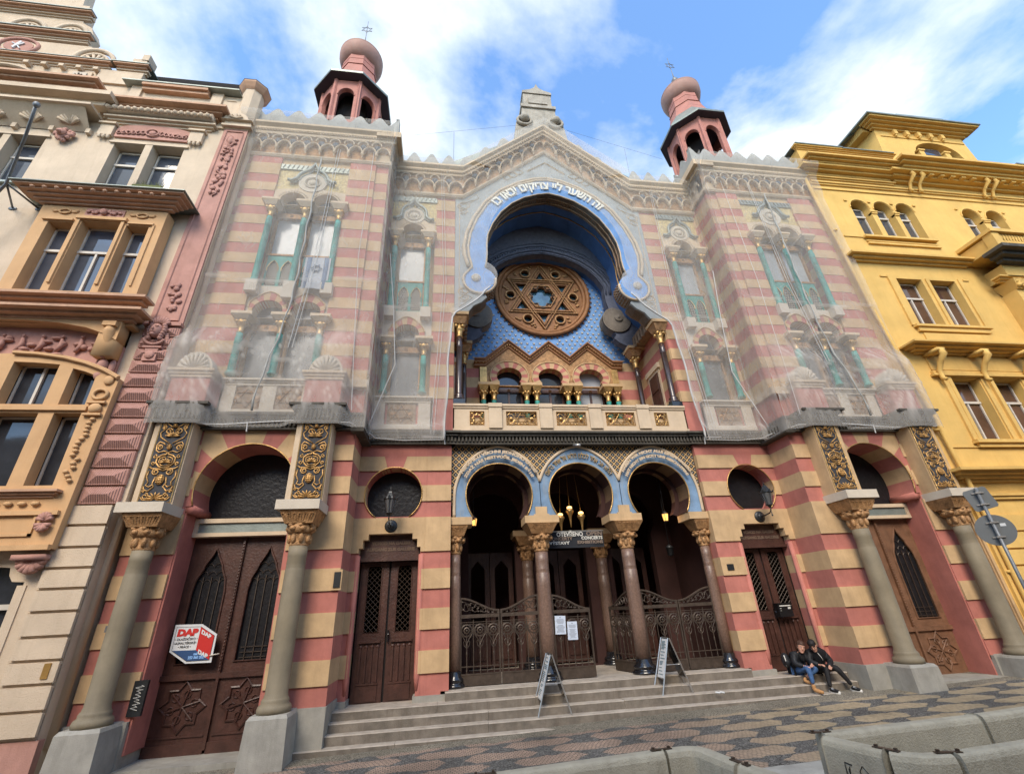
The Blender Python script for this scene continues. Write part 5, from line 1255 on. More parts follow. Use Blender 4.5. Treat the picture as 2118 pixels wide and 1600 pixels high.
# carved head
b = MB(); b.smooth = True; hx, hy, hz = -8.95, YL-.16, 6.62
b.ell((hx, hy, hz), (.115, .12, .16), 14, 10); b.ell((hx, hy-.12, hz-.01), (.02, .03, .04)); b.ell((hx, hy-.105, hz-.075), (.04, .02, .014)); b.ell((hx, hy-.085, hz-.125), (.045, .04, .035))
for q in (-1, 1):
    b.ell((hx+q*.045, hy-.10, hz+.035), (.022, .015, .012)); b.tube([(hx+q*.02, hy-.115, hz+.06), (hx+q*.08, hy-.09, hz+.065)], .01, 5)
    for k in range(6): b.ell((hx+q*(.12+.02*sin(k)), hy+.02, hz+.13-.06*k), (.045, .07, .05), 8, 5)
    for k in range(5): b.ell((hx+q*(.17+.03*k/2), hy+.07, hz-.05-.05*k), (.05, .03, .04), 7, 5)
for k in range(9): a = rad(20+17.5*k); b.tube([(hx+.1*cos(a), hy, hz+.13+.05*sin(a)), (hx+.2*cos(a), hy+.03, hz+.16+.2*sin(a))], [.02, .035], 6)
for k in range(14): a = rad(200+10*k); b.ell((hx+.2*cos(a), hy+.03, hz-.12+.18*sin(a)), (.035, .035, .035), 6, 4)
b.smooth = False; b.box(hx-.12, hx+.12, YL-.12, YL, 5.95, 6.25); b.ell((hx, YL-.13, 6.08), (.09, .04, .09)); b.box(hx-.17, hx+.17, YL-.14, YL, 6.24, 6.28)
H_(b, 'carved_head', ROSE)
# main cornice and attic
b = MB(); mould(b, -11.75, -9.45, YL, 12.95, 13.12, .18); b.box(-12.2, -8.5, YL-.05, YL, 13.12, 13.2); co = H_(b, 'cornice', CREAM)
b = MB(); mould(b, -11.8, -9.42, YL, 13.36, 13.56, .42); H_(b, 'cornice_crown', RUST, co)
b = MB(); b.smooth = True
for i in range(16): x = -11.85+.157*i; b.ell((x+.05, YL-.28, 13.24), (.06, .08, .07), 10, 6); b.ell((x+.128, YL-.27, 13.24), (.018, .05, .06), 6, 4)
b.box(-11.85, -9.35, YL-.26, YL, 13.18, 13.36); H_(b, 'egg_moulding', CREAM, co)
b = MB(); b.box(-9.16, -8.42, YL-.14, YL, 13.15, 13.22); b.box(-9.12, -8.46, YL-.10, YL, 13.22, 13.36); b.plate([(-9.2, 13.36)]+arc(-8.82, 13.38, .3, .24, 180, 0, 10)+[(-8.42, 13.36)], YL-.18, YL)
for i in range(5): a = rad(20+35*i); b.tube([(-8.82, YL-.2, 13.38), (-8.82+.18*cos(a), YL-.2, 13.38+.15*sin(a))], [.015, .03], 5)
H_(b, 'pilaster_capital', CREAM)
b = MB(); mould(b, -17, -12.2, YL, 13.05, 13.5, .55, ret=True); b.box(-17, -12.0, YL-.5, YL, 12.98, 13.05)
for i in range(5): x = -16.2+.82*i+.35; b.add([(x-.412, YL-.02, 12.55), (x+.412, YL-.02, 12.55), (x+.412, YL-.45, 13.0), (x-.412, YL-.45, 13.0)], [(0, 1, 2, 3)]); b.box(x+.36, x+.46, YL-.1, YL, 12.45, 12.6)
H_(b, 'coved_cornice', CREAM)
b = MB(); mould(b, -17, -12.25, YL-.4, 13.58, 13.78, .30); H_(b, 'cornice_crown', RUST)
b = MB(); b.smooth = True
for i in range(5):
    x = -16.2+.82*i+.35
    for k in range(7): a = rad(15+25*k); b.tube([(x, YL-.12, 12.66), (x+.24*cos(a), YL-.25, 12.66+.2*sin(a))], [.02, .045], 6)
H_(b, 'shell_ornament', CREAM)
b = MB(); niche = [(-11.42, 13.72), (-9.72, 13.72), (-9.72, 13.86)]+arc(-10.57, 13.84, .85, .18, 0, 180, 12)[1:-1]+[(-11.42, 13.86)]
b.plate([(-11.85, 13.56), (-8.95, 13.56), (-8.95, 14.5), (-11.85, 14.5)], YL-.02, YL+.25, [niche]); b.box(-11.85, -9, YL+.25, YL+.3, 13.5, 14.5); b.box(-11.72, -11.45, YL-.08, YL, 13.6, 14.55); b.box(-9.68, -9.4, YL-.08, YL, 13.6, 14.55)
b.box(-9.3, -9.05, YL-.04, YL-.01, 14.3, 14.34); b.box(-11.45, -11.3, YL-.1, YL+.1, 14.55, 14.75); b.box(-9.35, -9.2, YL-.1, YL+.1, 14.55, 14.75)
octp = lambda cx, cy, r: [(cx+r*cos(rad(22.5+45*i)), cy+r*sin(rad(22.5+45*i))) for i in range(8)]
def octb(b, cx, cy, prof):
    k = len(prof); vs = [(cx+r*cos(rad(22.5+45*i)), cy+r*sin(rad(22.5+45*i)), z) for i in range(8) for r, z in prof]
    b.add(vs, [(i*k+j, ((i+1) % 8)*k+j, ((i+1) % 8)*k+j+1, i*k+j+1) for i in range(8) for j in range(k-1)]+[[i*k+k-1 for i in range(8)]])
octb(b, -8.74, YL+.12, [(.27, 13.56), (.27, 14.85)]); H_(b, 'attic_parapet', CREAM)
b = MB(); b.box(-11.4, -9.75, YL-.15, YL, 14.32, 14.42); b.box(-11.4, -9.75, YL-.22, YL, 14.42, 14.52); octb(b, -8.74, YL+.12, [(.28, 14.78), (.33, 14.84), (.40, 14.96), (.41, 15.02), (.2, 15.1)]); H_(b, 'attic_coping', RUST)
b = MB(); b.box(-11.9, -8.95, YL-.24, YL+.3, 14.52, 14.56); octb(b, -8.74, YL+.12, [(.42, 15.02), (.2, 15.12), (.16, 15.28), (.1, 15.32)]); H_(b, 'zinc_capping', ZINC)
# gable
b = MB(); b.box(-12.7, -11.62, YL-.06, YL+.31, 14.55, 15.12); b.box(-12.12, -11.75, YL, YL+.3, 15.3, 15.85); b.box(-11.9, -11.72, YL-.02, YL+.3, 15.8, 16.05)
b.plate([(-17, 15.2), (-12.6, 15.2), (-12.72, 15.5), (-12.95, 15.8), (-13.2, 15.98), (-13.25, 16.1), (-17, 16.1)], YL-.05, YL+.3)
b.plate([(-17, 16.4), (-13.55, 16.4), (-13.45, 16.75), (-13.6, 17.1), (-13.9, 17.3), (-14.0, 18.2), (-17, 18.2)], YL, YL+.3)
b.plate([(-17, 18.2), (-14.2, 18.2), (-14.4, 19.5), (-17, 20)], YL, YL+.3)
for i in range(5): b.box(-14.5+.42*i, -14.38+.42*i, YL-.14, YL, 14.98, 15.08)
b.smooth = True
for cx_, cz, r in ((-12.95, 15.35, .5), (-13.9, 16.5, .42), (-15.0, 16.5, .45)):
    b.tube([(cx_+r*cos(rad(a)), YL-.1, cz+r*sin(rad(a))) for a in range(0, 181, 15)], .07, 6); b.tube([(cx_+r*.7*cos(rad(a)), YL-.08, cz+r*.7*sin(rad(a))) for a in range(0, 181, 15)], .05, 6)
    for k in range(6): a = rad(15+30*k); b.tube([(cx_, YL-.08, cz), (cx_+r*.6*cos(a), YL-.08, cz+r*.6*sin(a))], [.02, .05], 5)
H_(b, 'gable', CREAM)
b = MB(); mould(b, -17, -12.55, YL-.08, 15.2, 15.3, .12, steps=2); mould(b, -12.25, -11.6, YL-.08, 15.22, 15.32, .12, steps=2); mould(b, -17, -13.4, YL-.10, 16.31, 16.42, .13, steps=2); mould(b, -17, -13.75, YL-.09, 17.5, 17.6, .12, steps=2); H_(b, 'gable_cornice', RUST)
b = MB(); mould(b, -17, -12.55, YL, 15.1, 15.2, .08, steps=2); mould(b, -12.25, -11.6, YL, 15.1, 15.22, .08, steps=2); mould(b, -17, -13.4, YL-.05, 16.2, 16.31, .05, steps=2); mould(b, -17, -13.75, YL, 17.4, 17.5, .09, steps=2); H_(b, 'gable_bed_moulding', CREAM)
b = MB(); b.box(-17, -12.4, YL-.22, YL, 15.3, 15.32); b.box(-12.4, -11.46, YL-.22, YL+.3, 15.32, 15.35); b.box(-17, -13.26, YL-.26, YL+.0, 16.42, 16.45); b.box(-17, -13.62, YL-.24, YL+.0, 17.6, 17.63); H_(b, 'gable_flashing', ZINC)
b = MB(); b.smooth = True; b.tube([(-14.95+.42*cos(t), YL-.06, 16.0+.5*0+.0*t+.0, ) if 0 else (-14.95+.48*cos(t), YL-.06, 15.78+.32*sin(t)) for t in [2*pi*i/20 for i in range(20)]], .05, 6, closed=True); H_(b, 'roundel', ROSE)
b = MB(); b.plate(arc(-14.95, 15.78, .36, .24, 0, 360, 16)[:-1], YL-.07, YL-.02); H_(b, 'roundel_shield', ROSE)
b = MB(); b.tube([(-15.02, YL-.09, 15.62), (-14.95, YL-.09, 15.8), (-14.9, YL-.09, 15.92)], .035, 5); b.tube([(-15.1, YL-.09, 15.85), (-14.95, YL-.09, 15.75), (-14.82, YL-.09, 15.88)], .022, 5); b.tube([(-14.95, YL-.09, 15.75), (-14.85, YL-.09, 15.62)], .02, 5); H_(b, 'heraldic_lion', WHITE)
b = MB(); b.box(-13.4, -12.86, YL-.04, YL, 14.42, 14.95); ep = H_(b, 'shield_panel', CREAM)
b = MB(); b.plate([(-13.3, 14.88), (-12.96, 14.88), (-12.96, 14.6), (-13.04, 14.5), (-13.13, 14.46), (-13.22, 14.5), (-13.3, 14.6)], YL-.07, YL-.04); H_(b, 'shield', WSTONE, ep)
b = MB(); b.ell((-13.13, YL-.08, 14.68), (.03, .015, .1)); b.ell((-13.13, YL-.085, 14.80), (.022, .012, .022))
for q in (-1, 1):
    for k in range(4): b.tube([(-13.13, YL-.08, 14.70), (-13.13+q*(.09+.015*k), YL-.08, 14.78-.045*k)], .011, 4)
    b.tube([(-13.13, YL-.08, 14.6), (-13.13+q*.05, YL-.08, 14.52)], .01, 4)
H_(b, 'heraldic_eagle', INK, ep)
b = MB(); b.smooth = True; 
for i in range(30): a = R_.uniform(0, 6.28); r = R_.uniform(.05, .22); b.ell((-12.62+r*cos(a), YL-.08-.06*(1-r/.22), 12.3+r*sin(a)), (.055, .05, .055), 7, 5)
b.ell((-12.62, YL-.17, 12.3), (.11, .08, .10)); b.ell((-12.62, YL-.25, 12.25), (.05, .04, .04)); [b.ell((-12.62+q*.05, YL-.23, 12.33), (.015, .01, .012)) for q in (-1, 1)]
H_(b, 'lion_mask', ROSE)
# upper windows
for x0, x1 in ((-11.52, -10.78), (-10.62, -9.90)): sash(LH, x0+.02, x1-.02, 10.6, 12.2, YL+.25, tr=11.72, mull=False, glass=SKYG)
for x0, x1 in ((-14.85, -13.95), (-13.80, -13.05)): sash(LH, x0+.02, x1-.02, 10.6, 12.2, YL+.25, tr=11.72, mull=False, glass=SKYG)
sash(LH, -15.9, -14.2, 13.83, 14.75, YL+.25, tr=14.4, mull=True, glass=SKYG)
b = MB(); b.box(-11.62, -9.80, YL-.05, YL, 12.25, 12.31); b.box(-10.785, -10.615, YL-.04, YL+.1, 10.615, 12.3); b.box(-15, -12.95, YL-.05, YL, 12.25, 12.31); b.box(-13.955, -13.795, YL-.03, YL+.1, 10.615, 12.3)
for x in (-11.78, -9.68): b.box(x-.16, x+.16, YL-.10, YL, 12.45, 12.82); b.box(x-.2, x+.2, YL-.15, YL, 12.82, 12.88); [b.ell((x-.1+.1*i, YL-.08, 12.40), (.04, .04, .07), 8, 5) for i in range(3)]
H_(b, 'window_surround', CREAM)
b = MB(); b.tube(xyz(arc(-15.0, 13.83, 1.24, 1.12, 0, 180, 24), YL-.03), .05, 6); H_(b, 'arched_surround', CREAM)
b = MB(); b.plate([(-11.58, 12.46), (-9.87, 12.46), (-9.87, 12.8)]+arc(-10.72, 12.78, .85, .2, 0, 180, 12)[1:-1]+[(-11.58, 12.8)], YL-.05, YL); rp = H_(b, 'relief_panel', ROSE)
b = MB(); b.smooth = True
for q in (-1, 1):
    for k in range(6): b.tube([(-10.72+q*(.22+.11*k+.05*cos(t)), YL-.07, 12.65-.01*k+.07*sin(t)*(1-.06*k)) for t in [2*pi*i/8*1.1+k for i in range(8)]], .017, 5); b.ell((-10.72+q*(.25+.11*k), YL-.07, 12.62+.05*(k % 2)), (.035, .025, .03), 6, 4)
b.tube([(-10.72+.15*cos(t), YL-.08, 12.66+.12*sin(t)) for t in [2*pi*i/16 for i in range(16)]], .022, 5, closed=True); b.ell((-10.72, YL-.07, 12.66), (.09, .04, .08))
H_(b, 'scroll_relief', ROSE, rp)
b = MB(); b.box(-11.65, -9.85, YL-.10, YL+.2, 10.56, 10.62); b.box(-15.1, -12.95, YL-.1, YL+.2, 10.56, 10.62); H_(b, 'window_sill', ZINC)
# orange oriel, upper storey
YO = -1.5
b = MB(); oh = [rect(-11.74, -11.24, 7.42, 9.26), rect(-11.10, -10.34, 7.42, 9.32), rect(-10.20, -9.74, 7.42, 9.26)]
b.plate([(-12.0, 7.2), (-9.47, 7.2), (-9.47, 9.72), (-12.0, 9.72)], YO, YO+.28, oh)
b.box(-11.17, -11.12, YO-.04, YO, 7.6, 9.34); b.box(-10.3, -10.24, YO-.04, YO, 7.6, 9.34); b.box(-11.2, -10.2, YO-.07, YO, 9.34, 9.42); b.box(-11.85, -11.25, YO-.05, YO, 9.28, 9.33); b.box(-10.16, -9.64, YO-.05, YO, 9.28, 9.33)
b.box(-9.66, -9.62, YO-.03, YO, 7.6, 9.3)
H_(b, 'oriel', ORANGE)
for x0, x1, z1 in ((-11.74, -11.24, 9.26), (-11.10, -10.34, 9.32), (-10.20, -9.74, 9.26)): sash(LH, x0, x1, 7.42, z1, YO+.26, tr=8.62, mull=(x1-x0 > .6), glass=SKYG)
b = MB(); b.smooth = True
for cx_ in (-11.5, -9.95):
    b.tube([(cx_+.11*cos(t), YO-.02, 9.55+.06*sin(t)) for t in [2*pi*i/12 for i in range(12)]], .02, 5, closed=True)
    for q in (-1, 1): b.ell((cx_+q*.19, YO-.01, 9.55), (.07, .03, .035)); b.ell((cx_+q*.24, YO-.01, 9.58), (.03, .03, .03))
H_(b, 'oriel_relief', ORANGE)
b = MB(); b.box(-11.1, -10.32, YO-.02, YO, 9.44, 9.68); b.smooth = True; b.ell((-10.71, YO-.06, 9.56), (.07, .06, .09)); 
for q in (-1, 1):
    for k in range(5): b.ell((-10.71+q*(.1+.055*k), YO-.04, 9.56+.03*cos(k*2)), (.045, .03, .05-.004*k), 7, 5)
H_(b, 'winged_mask', ROSE)
b = MB(); mould(b, -12.0, -9.42, YO, 9.74, 9.98, .40, steps=5)
for i in range(12): b.ell((-12.0+.235*i, YO-.38, 9.86), (.045, .04, .035), 8, 5)
H_(b, 'oriel_cornice', RUST)
b = MB(); b.add([(-12.45, YO-.44, 9.99), (-8.98, YO-.44, 9.99), (-8.98, YL, 9.99), (-12.45, YL, 9.99), (-11.9, YL, 10.5), (-9.72, YL, 10.5), (-11.9, YL-.12, 10.45), (-9.72, YL-.12, 10.45)], [(0, 1, 7, 6), (1, 2, 5, 7), (0, 6, 4, 3), (6, 7, 5, 4)])
b.box(-12.45, -8.98, YO-.45, YL, 9.975, 9.995); b.box(-11.95, -9.7, YL-.16, YL, 10.46, 10.5); H_(b, 'oriel_roof', ZINC)
b = MB(); mould(b, -12.0, -9.38, YO+.02, 7.05, 7.22, .28); mould(b, -12.0, -9.42, YO+.05, 6.72, 6.88, .36); H_(b, 'oriel_sill', RUST)
b = MB(); b.box(-12.0, -9.32, YO+.06, YL, 6.88, 7.05); b.smooth = True
for i in range(9): b.tube([(-11.7+.26*i+.09*cos(rad(a)), YO+.05, 6.99-.07*abs(sin(rad(a)))) for a in range(0, 181, 30)], .014, 5)
b.smooth = False; b.box(-12.0, -9.36, YO+.06, YL, 6.2 if 0 else 6.66, 6.72); H_(b, 'oriel_frieze', ORANGE)
# relief lunette under the oriel
b = MB(); b.smooth = False
lun = [(-12.6, 5.5), (-9.62, 5.5), (-9.66, 6.35)]+[(-9.8-.0*i-(2.4*i/10), 6.45+.32*sin(rad(90*min(1, (i+2)/9)))) for i in range(11)]
b.plate([(-12.6, 6.0), (-11.2, 6.02), (-10.8, 6.0), (-10.3, 5.93), (-9.9, 5.82), (-9.5, 5.66), (-9.5, 6.72), (-12.6, 6.72)], YL-.06, YL); lr = H_(b, 'lunette', ROSE)
b = MB(); b.smooth = True; A_ = [(-12.6+.28*i, 6.72-.34*((i-6 if i > 6 else 0)/4.6)**2) for i in range(11)]
b.plate([(-12.6, 6.75), (-9.5, 6.75), (-9.5, 6.28), (-9.75, 6.42), (-10.1, 6.55), (-10.6, 6.64), (-11.2, 6.68), (-12.6, 6.68)], YL-.32, YL); b.box(-9.86, -9.505, YL-.3, YL+.01, 5.95, 6.74)
H_(b, 'lunette_arch', ORANGE)
b = MB(); b.smooth = True
for i in range(26): b.ell((-12.2+R_.uniform(0, 2.3), YL-.09, 6.05+R_.uniform(-.02, .38)), (R_.uniform(.05, .12), .06, R_.uniform(.03, .07)), 8, 5)
for i in range(7): x = -12.0+.34*i; b.tube([(x, YL-.1, 6.1), (x+.08, YL-.12, 6.25), (x+.03, YL-.1, 6.4)], [.035, .045, .025], 6); b.ell((x+.03, YL-.10, 6.45), (.03, .03, .035))
H_(b, 'figure_relief', ROSE, lr)
b = MB(); b.smooth = True; b.tube([(-9.66, YL-.30, 6.6), (-9.66, YL-.34, 6.45), (-9.66, YL-.22, 6.25), (-9.66, YL-.16, 6.05), (-9.66, YL-.22, 5.95)], [.09, .10, .08, .065, .08], 10); b.smooth = False; b.box(-9.78, -9.54, YL-.42, YL, 6.56, 6.66); H_(b, 'scroll_bracket', ORANGE)
b = MB(); b.smooth = True; b.ell((-9.68, YL-.15, 5.8), (.09, .09, .14)); b.ell((-9.68, YL-.22, 5.95), (.04, .05, .04)); [b.ell((-9.68+q*.13, YL-.1, 5.8), (.06, .05, .17)) for q in (-1, 1)]; b.lathe([(.02, 5.45), (.08, 5.52), (.11, 5.6), (.06, 5.65)], -9.68, YL-.12, 8); H_(b, 'eagle_bracket', ROSE)
# orange lower bay
YB = -1.4
fb = [(-12.8, 2.42), (-9.34, 2.42), (-9.27, 5.5), (-9.55, 5.66), (-9.9, 5.80), (-10.3, 5.91), (-10.8, 5.98), (-11.2, 6.0), (-12.8, 5.9)]
b = MB(); b.plate(fb, YB, YL, [[(-11.15, 3.45), (-10.37, 3.45), (-10.37, 4.78), (-11.15, 4.78)], [(-10.12, 3.45), (-9.68, 3.45), (-9.68, 4.78), (-10.12, 4.78)], [(-11.15, 4.95), (-10.37, 4.95), (-10.37, 5.78), (-10.8, 5.81), (-11.15, 5.82)], [(-10.12, 4.95), (-9.68, 4.95), (-9.68, 5.55), (-9.9, 5.64), (-10.12, 5.70)], [(-12.0, 3.45), (-11.4, 3.45), (-11.4, 5.75), (-12.0, 5.7)]])
b.tube([(p[0], YB-.03, p[1]) for p in fb[2:8]], .045, 6); b.box(-11.3, -9.6, YB-.05, YB, 4.82, 4.9); H_(b, 'bay_surround', ORANGE)
b = MB(); b.box(-12.6, -9.55, YL-.15, YL-.1, 3.4, 3.45)
mould(b, -12.6, -9.62, YB, 3.24, 3.36, .14); H_(b, 'bay_sill', RUST)
for x0, x1 in ((-11.15, -10.37), (-10.12, -9.68), (-12.0, -11.4)):
    sash(LH, x0, x1, 3.45, 4.78, YL+.05, mull=False); sash(LH, x0, x1, 4.95, 5.85, YL+.05, mull=(x1-x0 > .6))
b = MB(); b.smooth = True
b.ell((-9.46, YB-.04, 4.86), (.11, .06, .10)); 
for i in range(16): b.ell((-9.48+R_.uniform(-.06, .06), YB-.03, 4.65-.075*i), (.05, .035, .035), 6, 4)
b.tube([(-9.47+.12*cos(t), YB-.03, 5.15+.10*sin(t)) for t in [2*pi*i/12 for i in range(12)]], .03, 6, closed=True); b.ell((-9.42, YB-.02, 5.45), (.09, .04, .1))
for i in range(12): b.ell((-12.0+.2*i, YB-.03, 3.14), (.07, .04, .04), 7, 5)
b.smooth = False; b.box(-9.62, -9.32, YB-.07, YB, 4.72, 4.76); b.box(-9.62, -9.32, YB-.07, YB, 4.96, 5.0); b.box(-12.6, -9.40, YB-.06, YB, 2.95, 3.02); b.box(-12.6, -9.7, YB-.03, YB, 2.62, 2.66); b.box(-9.74, -9.70, YB-.03, YB, 2.62, 2.95)
b.box(-12.6, -9.34, YB-.07, YB, 2.40, 2.48); H_(b, 'bay_ornament', ORANGE)
b = MB(); b.smooth = True
for q in (0, 1):
    for k in range(6): a = rad(15+30*k)*(1 if q == 0 else -1); b.tube([(-9.55, YB-.04, 2.86-.05*q), (-9.55+.11*cos(a), YB-.07, 2.86-.05*q+.13*sin(a))], [.015, .04], 6)
for k in range(7): a = rad(190+26*k); b.tube([(-9.60, YL-.10, 2.28), (-9.60+.20*cos(a), YL-.13, 2.28+.22*sin(a))], [.03, .06], 6)
b.box(-9.85, -9.38, YL-.22, YL, 2.26, 2.34); H_(b, 'shell_ornament', ROSE)
# flag pole on the upper wall
b = MB(); b.smooth = True; b.tube([(-13.05, -1.62, 8.9), (-12.59, -1.8, 9.95), (-11.9, -2.55, 10.55), (-11.52, -3.0, 10.87)], .03, 8); b.ell((-11.50, -3.02, 10.93), (.06, .06, .07))
b.tube([(-12.86, -1.2, 9.84), (-12.59, -1.8, 9.98)], .022, 6); b.tube([(-12.34, -1.2, 9.87), (-12.59, -1.8, 9.98)], .022, 6); b.ell((-12.86, -1.21, 9.84), (.09, .02, .05)); b.ell((-12.34, -1.21, 9.87), (.09, .02, .05)); b.tube([(-13.05, -1.62, 8.9), (-13.1, -1.2, 8.9)], .02, 6)
reorigin(tag(b.build('flag_pole', GALV), 'bare grey metal flagpole bracketed to the cream wall above the oriel', 'flagpole'), (-12.59, -1.2, 9.9))
b = MB(); b.box(-8.92, -8.83, YL-.09, YL-.074, .60, .80); H_(b, 'doorbell_plate', mat('brass', (.45, .26, .08), .4, .2, metal=.6))

# ================================================================== yellow house on the right
RH = thing('town_house', (13.5, -1.0, -.3), 'bright yellow town house with heavy cornices and arched top windows on the right', 'house')
def Rb(mb, name, mats, parent=None, label=None): return mb.build(name, mats, parent or RH, label)
YR = -1.0
b = MB(); hol = []
def rarch(x0, x1, z0, zt): r = (x1-x0)/2; return [(x0, z0), (x1, z0)]+arc((x0+x1)/2, zt-r, r, r, 0, 180, 14)
TRI = [(9.70, 10.35), (10.54, 11.20), (11.36, 12.02)]; PAIR = [(13.9, 14.6), (14.85, 15.55)]
for x0, x1 in TRI+PAIR: hol.append(rarch(x0, x1, 11.02, 12.62))
W2 = [(9.98, 10.84), (11.12, 12.0), (15.5, 16.4)]; W3 = [(10.0, 10.88), (11.28, 12.16), (12.56, 13.44)]
for x0, x1 in W2: hol.append(rect(x0, x1, 7.75, 9.43))
for x0, x1 in W3: hol.append(rect(x0, x1, 4.38, 6.12))
b.plate([(8.72, -.8), (19, -.8), (19, 14.1), (8.60, 14.1), (8.66, 7)], YR, YR+.3, hol); b.add([(8.71, YR, -.8), (8.67, .2, -.8), (8.64, .2, 14.1), (8.59, YR, 14.1)], [(3, 2, 1, 0)])
Rb(b, 'wall', YELLOW)
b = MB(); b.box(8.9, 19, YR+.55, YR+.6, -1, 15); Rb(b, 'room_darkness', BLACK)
for x0, x1 in TRI+PAIR: sash(RH, x0+.02, x1-.02, 11.02, 12.45, YR+.24, tr=12.1, mull=False, glass=SKYG, build=Rb)
REDG = mat('window_glass_painted_brick_reflection', (.085, .045, .035), .08, .45, 1.2, .03, 3, spec=.9)  # red brick reflection tinted into the glass colour
for x0, x1 in W2: sash(RH, x0+.02, x1-.02, 7.75, 9.40, YR+.24, tr=8.85, glass=REDG, build=Rb)
for x0, x1 in W3: sash(RH, x0+.02, x1-.02, 4.38, 6.1, YR+.24, tr=5.5, glass=REDG, build=Rb)
b = MB()
for L_ in (TRI, PAIR):
    for (a, c_), (d, e) in zip(L_[:-1], L_[1:]): b.box(c_-.02, d+.02, YR-.05, YR+.1, 12.12, 12.17); b.box(c_-.0, d+.0, YR-.03, YR+.1, 12.06, 12.12)
    for x0, x1 in L_: b.tube(xyz(arc((x0+x1)/2, 12.62-(x1-x0)/2, (x1-x0)/2+.03, (x1-x0)/2+.03, 0, 180, 14), YR-.01), .022, 5)
    for x in [L_[0][0]-.12]+[(c_+d)/2 for (a, c_), (d, e) in zip(L_[:-1], L_[1:])]+[L_[-1][1]+.12]: b.box(x-.05, x+.05, YR-.04, YR, 12.55, 12.6)
b.box(8.9, 9.6, YR-.03, YR, 10.98, 11.02); b.box(9.55, 12.15, YR-.12, YR, 10.95, 11.02); b.box(9.62, 12.2, YR-.06, YR, 10.72, 10.78); b.box(9.6, 12.1, YR-.05, YR, 10.82, 10.86)
b.box(9.70, 12.2, YR-.12, YR, 7.68, 7.75); b.box(9.78, 12.12, YR-.07, YR, 7.55, 7.68); b.box(9.66, 9.78, YR-.05, YR, 7.75, 9.5); b.box(9.8, 9.9, YR-.03, YR, 7.75, 9.55); b.box(9.45, 9.66, YR-.03, YR, 9.45, 9.5); b.box(12.1, 12.2, YR-.04, YR, 7.75, 9.5); b.box(12.3, 12.5, YR-.03, YR, 9.45, 9.5)
b.box(10.95, 11.02, YR-.04, YR, 7.75, 9.45); b.box(9.9, 12.08, YR-.04, YR, 7.2, 7.5)
b.box(9.68, 14, YR-.14, YR, 4.30, 4.38); b.box(9.75, 14, YR-.08, YR, 4.20, 4.30); b.box(8.9, 14, YR-.03, YR, 4.20, 4.24); b.box(9.72, 9.86, YR-.05, YR, 4.4, 6.2)
for (x0, x1) in W3: b.box(x0-.14, x0-.03, YR-.06, YR, 4.38, 6.15); b.box(x1+.03, x1+.12, YR-.04, YR, 4.38, 6.15)
Rb(b, 'window_trim', YELLOW)
b = MB(); mould(b, 8.85, 12.6, YR, 9.96, 10.16, .30); Rb(b, 'ledge', YELLD)
b = MB(); mould(b, 9.35, 16, YR, 6.80, 7.0, .46, steps=4); b.box(9.5, 16, YR-.08, YR, 6.2, 6.3); b.box(9.45, 16, YR-.12, YR, 6.14, 6.2)
b.box(9.55, 16, YR-.04, YR, 6.34, 6.72); Rb(b, 'window_entablature', YELLD)
b = MB(); b.smooth = True
for x in (9.62, 10.98, 12.32, 13.6):
    b.tube([(x, YR-.38, 6.76), (x, YR-.42, 6.62), (x, YR-.26, 6.45), (x, YR-.14, 6.25), (x, YR-.13, 6.05), (x, YR-.2, 5.98)], [.07, .08, .065, .06, .055, .05], 8)
    b.box(x-.12, x+.12, YR-.42, YR, 6.72, 6.8)
Rb(b, 'scroll_bracket', YELLOW)
b = MB(); mould(b, 8.62, 11.6, YR, 13.62, 13.86, .35); mould(b, 8.66, 11.7, YR, 13.40, 13.55, .12); Rb(b, 'cornice', YELLOW)
b = MB(); mould(b, 8.62, 11.75, YR-.3, 13.86, 14.05, .28); mould(b, 12.0, 19, YR-.42, 13.86, 14.12, .36); Rb(b, 'cornice_crown', YELLD)
b = MB(); mould(b, 11.95, 19, YR, 13.60, 13.86, .45)
b.box(8.6, 19, YR-.05, YR, 13.22, 13.28); b.box(8.6, 19, YR-.09, YR, 13.28, 13.33); b.box(8.62, 19, YR-.04, YR, 13.02, 13.06)
for x in [12.6+.42*i for i in range(1, 6)]+[15.9+.42*i for i in range(5)]: b.box(x-.06, x+.10, YR-.4, YR, 13.70, 13.80)
b.smooth = True
for x in (12.25, 12.62, 15.2, 15.55):
    b.tube([(x, YR-.38, 13.78), (x, YR-.42, 13.62), (x, YR-.2, 13.45), (x, YR-.12, 13.25), (x, YR-.16, 13.12)], [.055, .065, .05, .045, .04], 8)
Rb(b, 'bracketed_cornice', YELLOW)
b = MB(); b.box(8.5, 12.1, YR-.15, YR+.4, 14.05, 14.72); 
for x in (9.9, 11.5): b.box(x-.12, x+.12, YR-.19, YR, 14.25, 14.62)
mould(b, 8.5, 12.2, YR-.15, 14.72, 14.86, .12); Rb(b, 'attic_parapet', YELLD)
b = MB(); b.box(8.4, 10.2, YR-.3, YR+.4, 14.86, 14.9); b.box(10.2, 12.2, YR-.3, YR+.4, 14.83, 14.86); b.box(16.2, 19, YR-.8, YR+.4, 14.12, 14.18); Rb(b, 'parapet_flashing', ZINC)
